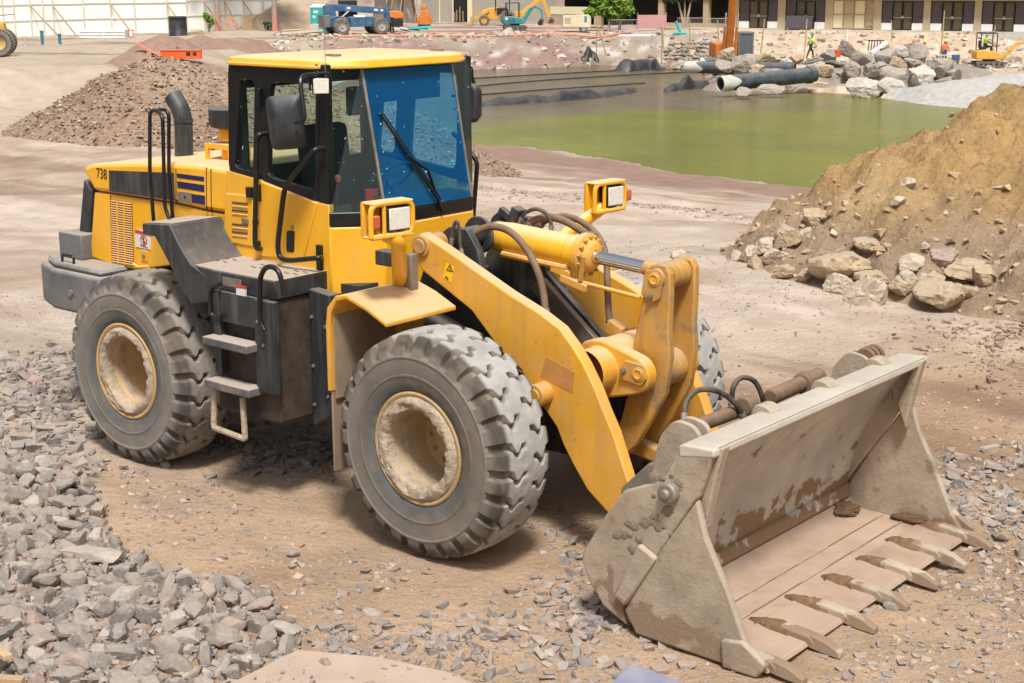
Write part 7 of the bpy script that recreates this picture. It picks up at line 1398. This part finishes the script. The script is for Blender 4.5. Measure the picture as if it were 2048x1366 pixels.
mb = MB(); mb.span((.38, -.27, 1.12), (1.16, -.24, 2.5)); P_(mb, 'windscreen', M2['pglass'], cb, .03); mb = MB(); mb.span((1.2, -.2, 1.12), (1.225, 1.15, 2.5)); P_(mb, 'side_window', M2['pglass'], cb, 0); mb = MB(); mb.span((.315, -.2, 1.12), (.34, 1.15, 2.5)); P_(mb, 'side_window', M2['pglass'], cb, 0)
mb = MB(); mb.prism([(-.3, 1.2), (-1.0, 3.2), (-2.0, 5.6), (-2.2, 6.6), (-1.8, 6.7), (-1.4, 5.6), (-.5, 3.2), (.4, 1.3)], 'X', -.55, -.1); P_(mb, 'boom', M2['org'], t, .03); mb = MB(); mb.prism([(-2.2, 6.6), (-1.9, 6.9), (-4.6, 6.4), (-4.7, 6.1)], 'X', -.5, -.15); P_(mb, 'dipper', M2['org'], t, .03)
for x in (-.75, .02): mb = MB(); mb.tube([(x, -.4, 1.0), (x, -1.1, 3.0)], .09, 8); r_ = P_(mb, 'boom_ram', M2['org'], t, 0); mb = MB(); mb.tube([(x, -1.1, 3.0), (x, -1.4, 3.9)], .05, 8); P_(mb, 'rod', MT['chrome'], r_, 0)
mb = MB(); mb.prism([(-4.4, 6.3), (-5.0, 6.2), (-5.3, 5.7), (-4.9, 5.4), (-4.3, 5.7)], 'X', -.8, .15); P_(mb, 'digging_bucket', M2['blk'], t, .03)
# ---- people: one skinned body each, helmet as its own part
def person(lab, loc, rz, J, shirt, trousers, hat, group=None, sleeves=True, boots=None):
    t = thing('person', lab, 'person', loc, rz, group)
    keys = list(J.keys()); me = bpy.data.meshes.new('body'); E2 = [('pelvis', 'chest'), ('chest', 'neck'), ('neck', 'head'), ('chest', 'shl'), ('shl', 'ell'), ('ell', 'hal'), ('chest', 'shr'), ('shr', 'elr'), ('elr', 'har'), ('pelvis', 'hil'), ('hil', 'knl'), ('knl', 'anl'), ('anl', 'tol'), ('pelvis', 'hir'), ('hir', 'knr'), ('knr', 'anr'), ('anr', 'tor')]
    me.from_pydata([J[k] for k in keys], [(keys.index(a), keys.index(b)) for a, b in E2], []); o = bpy.data.objects.new('body', me); COL.objects.link(o); o.parent = t
    sk = o.modifiers.new('skin', 'SKIN'); R_ = dict(pelvis=.15, chest=.17, neck=.06, head=.095, shl=.075, shr=.075, ell=.05, elr=.05, hal=.042, har=.042, hil=.095, hir=.095, knl=.068, knr=.068, anl=.048, anr=.048, tol=.045, tor=.045)
    for i, k in enumerate(keys): me.skin_vertices[0].data[i].radius = (R_[k],)*2; me.skin_vertices[0].data[i].use_root = (k == 'pelvis')
    sb = o.modifiers.new('sub', 'SUBSURF'); sb.levels = sb.render_levels = 1
    dg = bpy.context.evaluated_depsgraph_get(); m2 = bpy.data.meshes.new_from_object(o.evaluated_get(dg)); o.modifiers.clear(); o.data = m2
    for m in (shirt, trousers, M2['skin'], M2['dcloth']): m2.materials.append(m)
    jp = {k: Vector(J[k]) for k in keys}; zones = dict(pelvis=1, chest=0, neck=2, head=2, shl=0, shr=0, ell=0 if sleeves else 2, elr=0 if sleeves else 2, hal=2, har=2, hil=1, hir=1, knl=1, knr=1, anl=3, anr=3, tol=3, tor=3)
    for p in m2.polygons: p.use_smooth = True; c = p.center; p.material_index = zones[min(keys, key=lambda k: (jp[k]-c).length/R_[k]**.3)]
    h = jp['head']; mb = MB(); mb.lathe([(.001, .115), (.07, .10), (.115, .05), (.125, 0), (.155, -.012), (.155, -.022), (.12, -.02)], h+Vector((0, 0, .075)), (0, 0, 1), 18); P_(mb, 'helmet', hat, t, 0); return t
def joints(lean=0, armf=(0, 0), sit=False, stride=0, h=1.0):
    s, c = math.sin(lean), math.cos(lean); hip = .92 if not sit else .12; tor = lambda u, z: (u+s*z, 0, hip+c*z)   # faces +x
    J = dict(pelvis=(0, 0, hip), chest=tor(0, .40), neck=tor(0, .58), head=(s*.74+.03, 0, hip+c*.74))
    for sd_, k in ((.19, 'l'), (-.19, 'r')):
        a = armf[0 if k == 'l' else 1]; sx, _, sz = tor(0, .47); J['sh'+k] = (sx, sd_, sz); J['el'+k] = (sx+.28*math.sin(a), sd_*1.25, sz-.28*math.cos(a)); b_ = a+.5; J['ha'+k] = (J['el'+k][0]+.27*math.sin(b_), sd_*1.2, J['el'+k][2]-.27*math.cos(b_))
        st = stride*(1 if k == 'l' else -1); J['hi'+k] = (0, sd_*.5, hip-.05)
        if sit: J['kn'+k] = (.42, sd_*.6, hip-.02); J['an'+k] = (.46, sd_*.6, hip-.42); J['to'+k] = (.6, sd_*.6, hip-.46)
        else: J['kn'+k] = (.42*math.sin(st)+.02, sd_*.55, hip-.05-.42*math.cos(st)); J['an'+k] = (.42*math.sin(st)+.40*math.sin(st*.4-.1*abs(st)), sd_*.55, .08); J['to'+k] = (J['an'+k][0]+.16, sd_*.55, .04)
    return J
def pz(px, py, d): q = bgp((px, py), d); return (q[0], q[1], q[2])
zf_ = lambda px, d: sdz(px, d)
q = pz(1620, 119, 108); person('worker in lime shirt and green helmet walking past the rock pile', q, RZ, joints(.12, (-.7, .5), stride=.45), M2['lime'], M2['dcloth'], M2['green'], sleeves=False)
q = pz(1806, 122, 104); person('worker in red orange shirt bending behind the boulders', q, RZ, joints(1.15, (.2, .3)), M2['rshirt'], M2['jean'], M2['rshirt'])
q = pz(1845, 133, 104); person('worker in dark clothes and yellow vest beside the high boulder', q, RZ-1.2, joints(.08, (.2, -.1)), M2['vest'], M2['dcloth'], M2['vest'])
q = pz(1887, 132, 104); person('worker in orange shirt and yellow helmet behind the right rocks', q, RZ-1.4, joints(.05, (.5, .4)), M2['rshirt'], M2['jean'], M2['yhat'], sleeves=False)
q = Vector(bgp((1976, 133), 104)); t = thing('mini_excavator', 'small yellow mini excavator with open canopy at the right edge', 'mini excavator', (q.x, q.y, q.z), RZ); mini_ex(t, M2['yel'], [(.8, 0, .55), (1.35, 0, 1.0), (1.9, 0, 1.55), (2.8, 0, 1.7), (3.2, 0, .7)])
person('machine operator in lime shirt seated in the yellow mini excavator', (q.x-.30*RGT[0], q.y-.30*RGT[1], q.z+1.26), RZ, joints(.1, (.7, .7), sit=True), M2['lime'], M2['dcloth'], M2['green'], sleeves=False)
t = thing('marker_bucket', 'small orange plastic bucket on the pond rock pile', 'bucket', Vector(bgp((1675, 114), 93)), RZ); mb = MB(); mb.lathe([(.001, 0), (.17, 0), (.22, .42), (.2, .42), (.16, .05)], (0, 0, 0), (0, 0, 1), 16); P_(mb, 'pail', M2['saf'], t, 0); mb = MB(); mb.tube([(-.21, 0, .4), (-.1, .05, .55), (.1, .05, .55), (.21, 0, .4)], .012, 5); P_(mb, 'handle', M2['galv'], t, 0)
t = thing('debris_chute', 'tipped white metal chute with black rack among the boulders', 'chute', Vector(bgp((1752, 106), 93)), RZ); mb = MB(); mb.box((.15, 0, .3), (1.15, .5, .22), (0, rad(-35), 0)); P_(mb, 'chute', M2['white'], t, .03)
for k in range(5): mb = MB(); mb.tube([(-.45+k*.17, .2, .1), (-.4+k*.17, .2, .72)], .03, 5); P_(mb, 'rack_bar', M2['blk'], t, 0)
mb = MB(); mb.tube([(-.5, .2, .74), (.5, .2, .74)], .04, 6); P_(mb, 'rack_rail', M2['blk'], t, 0); mb = MB(); mb.box((.35, -.3, .2), (.35, .05, .15)); P_(mb, 'slot', M2['blk'], t, 0)
t = thing('work_table', 'low trestle with blue tarp in front of the worker in orange', 'table', (Vector(bgp((1895, 124), 102)).x, Vector(bgp((1895, 124), 102)).y, bgp((1895, 124), 102)[2]), RZ); mb = MB(); mb.box((0, 0, .45), (1.6, .5, .06)); P_(mb, 'top', M2['lip'], t, 0); mb = MB(); mb.box((.45, -.28, .3), (.55, .05, .4)); P_(mb, 'tarp', M2['jean'], t, .02)
for x in (-.7, .7): mb = MB(); mb.box((x, 0, .1), (.08, .4, .7)); P_(mb, 'leg', M2['wood'], t, 0)
# ---- parked loader at the left edge of the frame
t = bgthing('parked_loader', 'second dusty yellow loader cut off by the left edge of the picture', 'loader', -14, 81, 12)
tw = bpy.data.objects.new('wheel', TR); COL.objects.link(tw); tw.parent = t; tw.location = (.35, -.9, .74); tw = bpy.data.objects.new('wheel', TR); COL.objects.link(tw); tw.parent = t; tw.location = (.35, .9, .74); tw = bpy.data.objects.new('wheel', TR); COL.objects.link(tw); tw.parent = t; tw.location = (-2.6, -.9, .74)
for dx in (.35, -2.6): mb = MB(); mb.lathe([(.36, -.2), (.25, -.1), (.001, -.08)], (dx, -.9, .74), (0, 1, 0), 20); P_(mb, 'rim', MT['rim'], t, 0)
mb = MB(); mb.prism([(-3.4, .8), (-3.4, 2.0), (-.2, 2.0), (.6, 1.75), (.75, 1.0), (.2, .9)], 'Y', -.62, .62); P_(mb, 'body', M2['yel'], t, .06); mb = MB(); mb.span((-2.2, -.6, 2.0), (-.7, .6, 3.2)); P_(mb, 'operator_cab', M2['blk'], t, .05)
mb = MB(); [mb.tube([(x, -.6, 1.9), (x, -.6, 2.8)], .02, 6) for x in (-.35, .2)]; mb.tube([(-.35, -.6, 2.8), (.2, -.6, 2.8)], .02, 6); mb.tube([(-.35, -.6, 2.4), (.2, -.6, 2.4)], .02, 6); P_(mb, 'handrail', M2['blk'], t, 0); mb = MB(); mb.tube([(-.3, -.5, 2.1), (1.2, -.5, 2.2)], .02, 6); P_(mb, 'sweep_bar', M2['blk'], t, 0)
# ---- foreground odds and ends
def flat(name, lab, cat, px, mat, th=.02, lift=.05, rot=(0, 0, 0)):
    Q = [at(p, 'Z', .08) for p in px]; c = sum(Q)/len(Q); t = thing(name, lab, cat, (c[0], c[1], Hz(c[0], c[1])+lift)); mb = MB(); mb.prism([(q[0]-c[0], q[1]-c[1]) for q in Q], 'Z', 0, th); o = P_(mb, 'sheet', mat, t, .004); o.rotation_euler = rot; return t
flat('plywood_sheet', 'dusty pinkish board lying flat at the bottom edge of the picture', 'board', [(440, 1375), (595, 1297), (760, 1312), (910, 1345), (1010, 1400), (600, 1440)], mk('dusty_board', (.42, .30, .245), .9, var=(3, .25), dust=((.48, .38, .29), .7, .3, 4), spots=[((.33, .26, .2), 20, .66, .06), ((.5, .27, .24), 2.5, .6, .15)], bump=(30, .15)), .02, .07)
flat('blue_sheet', 'faded blue plastic sheet lying below the bucket', 'sheet', [(1200, 1375), (1262, 1315), (1370, 1352), (1372, 1385), (1300, 1420)], mk('blue_plastic', (.13, .17, .36), .6, var=(4, .2), dust=((.45, .38, .3), .4, .2, 5)), .015, .05, (0, .02, 0))
for i, (p0, p1, lab) in enumerate((((-30, 1275), (12, 1312), 'broken timber plank end at the left edge of the stone heap'), ((-30, 1356), (40, 1360), 'timber plank lying low at the bottom left corner'))):
    a, b = Vector(at(p0, 'Z', .22)), Vector(at(p1, 'Z', .22)); t = thing('timber_plank', lab, 'plank', (a.x, a.y, a.z)); d = b-a; mb = MB(); mb.box(d/2, (d.length*1.2, .05, .03), (0, 0, math.atan2(d.y, d.x))); P_(mb, 'plank', M2['wood'], t, .004)
_g = ([], [], [])
gravel([(520, 1340), (640, 1310), (900, 1345), (980, 1400), (560, 1400)], 260, .004, .022, TANP, 0, _g)
scatter_stuff('board_grit', 'grit and chips lying on the pinkish board', 'grit', [(x, y, z+.088) for x, y, z in _g[0]], _g[1], _g[2], seed=990)
for i, (px, r, m, lab) in enumerate((((650, 1335), .045, 'pink', 'reddish stone resting on the pinkish board'), ((585, 1095), .05, 'grey', 'lone grey stone on the tan earth before the rear wheel'), ((330, 925), .045, 'grey', 'grey stone just in front of the rear tyre'), ((2015, 960), .03, 'red', 'small dark red stone at the right edge of the ground'), ((1268, 1210), .06, 'grey', 'grey stone tucked beside the bucket heel'), ((1780, 1200), .05, 'grey', 'pale stone lying between two bucket teeth'))):
    q = at(px, 'Z', .05); tag(put_stone(RV[i], SM[m], (q[0], q[1], Hz(q[0], q[1])+r*.4+(.08 if i == 0 else 0)), r), lab, 'stone')
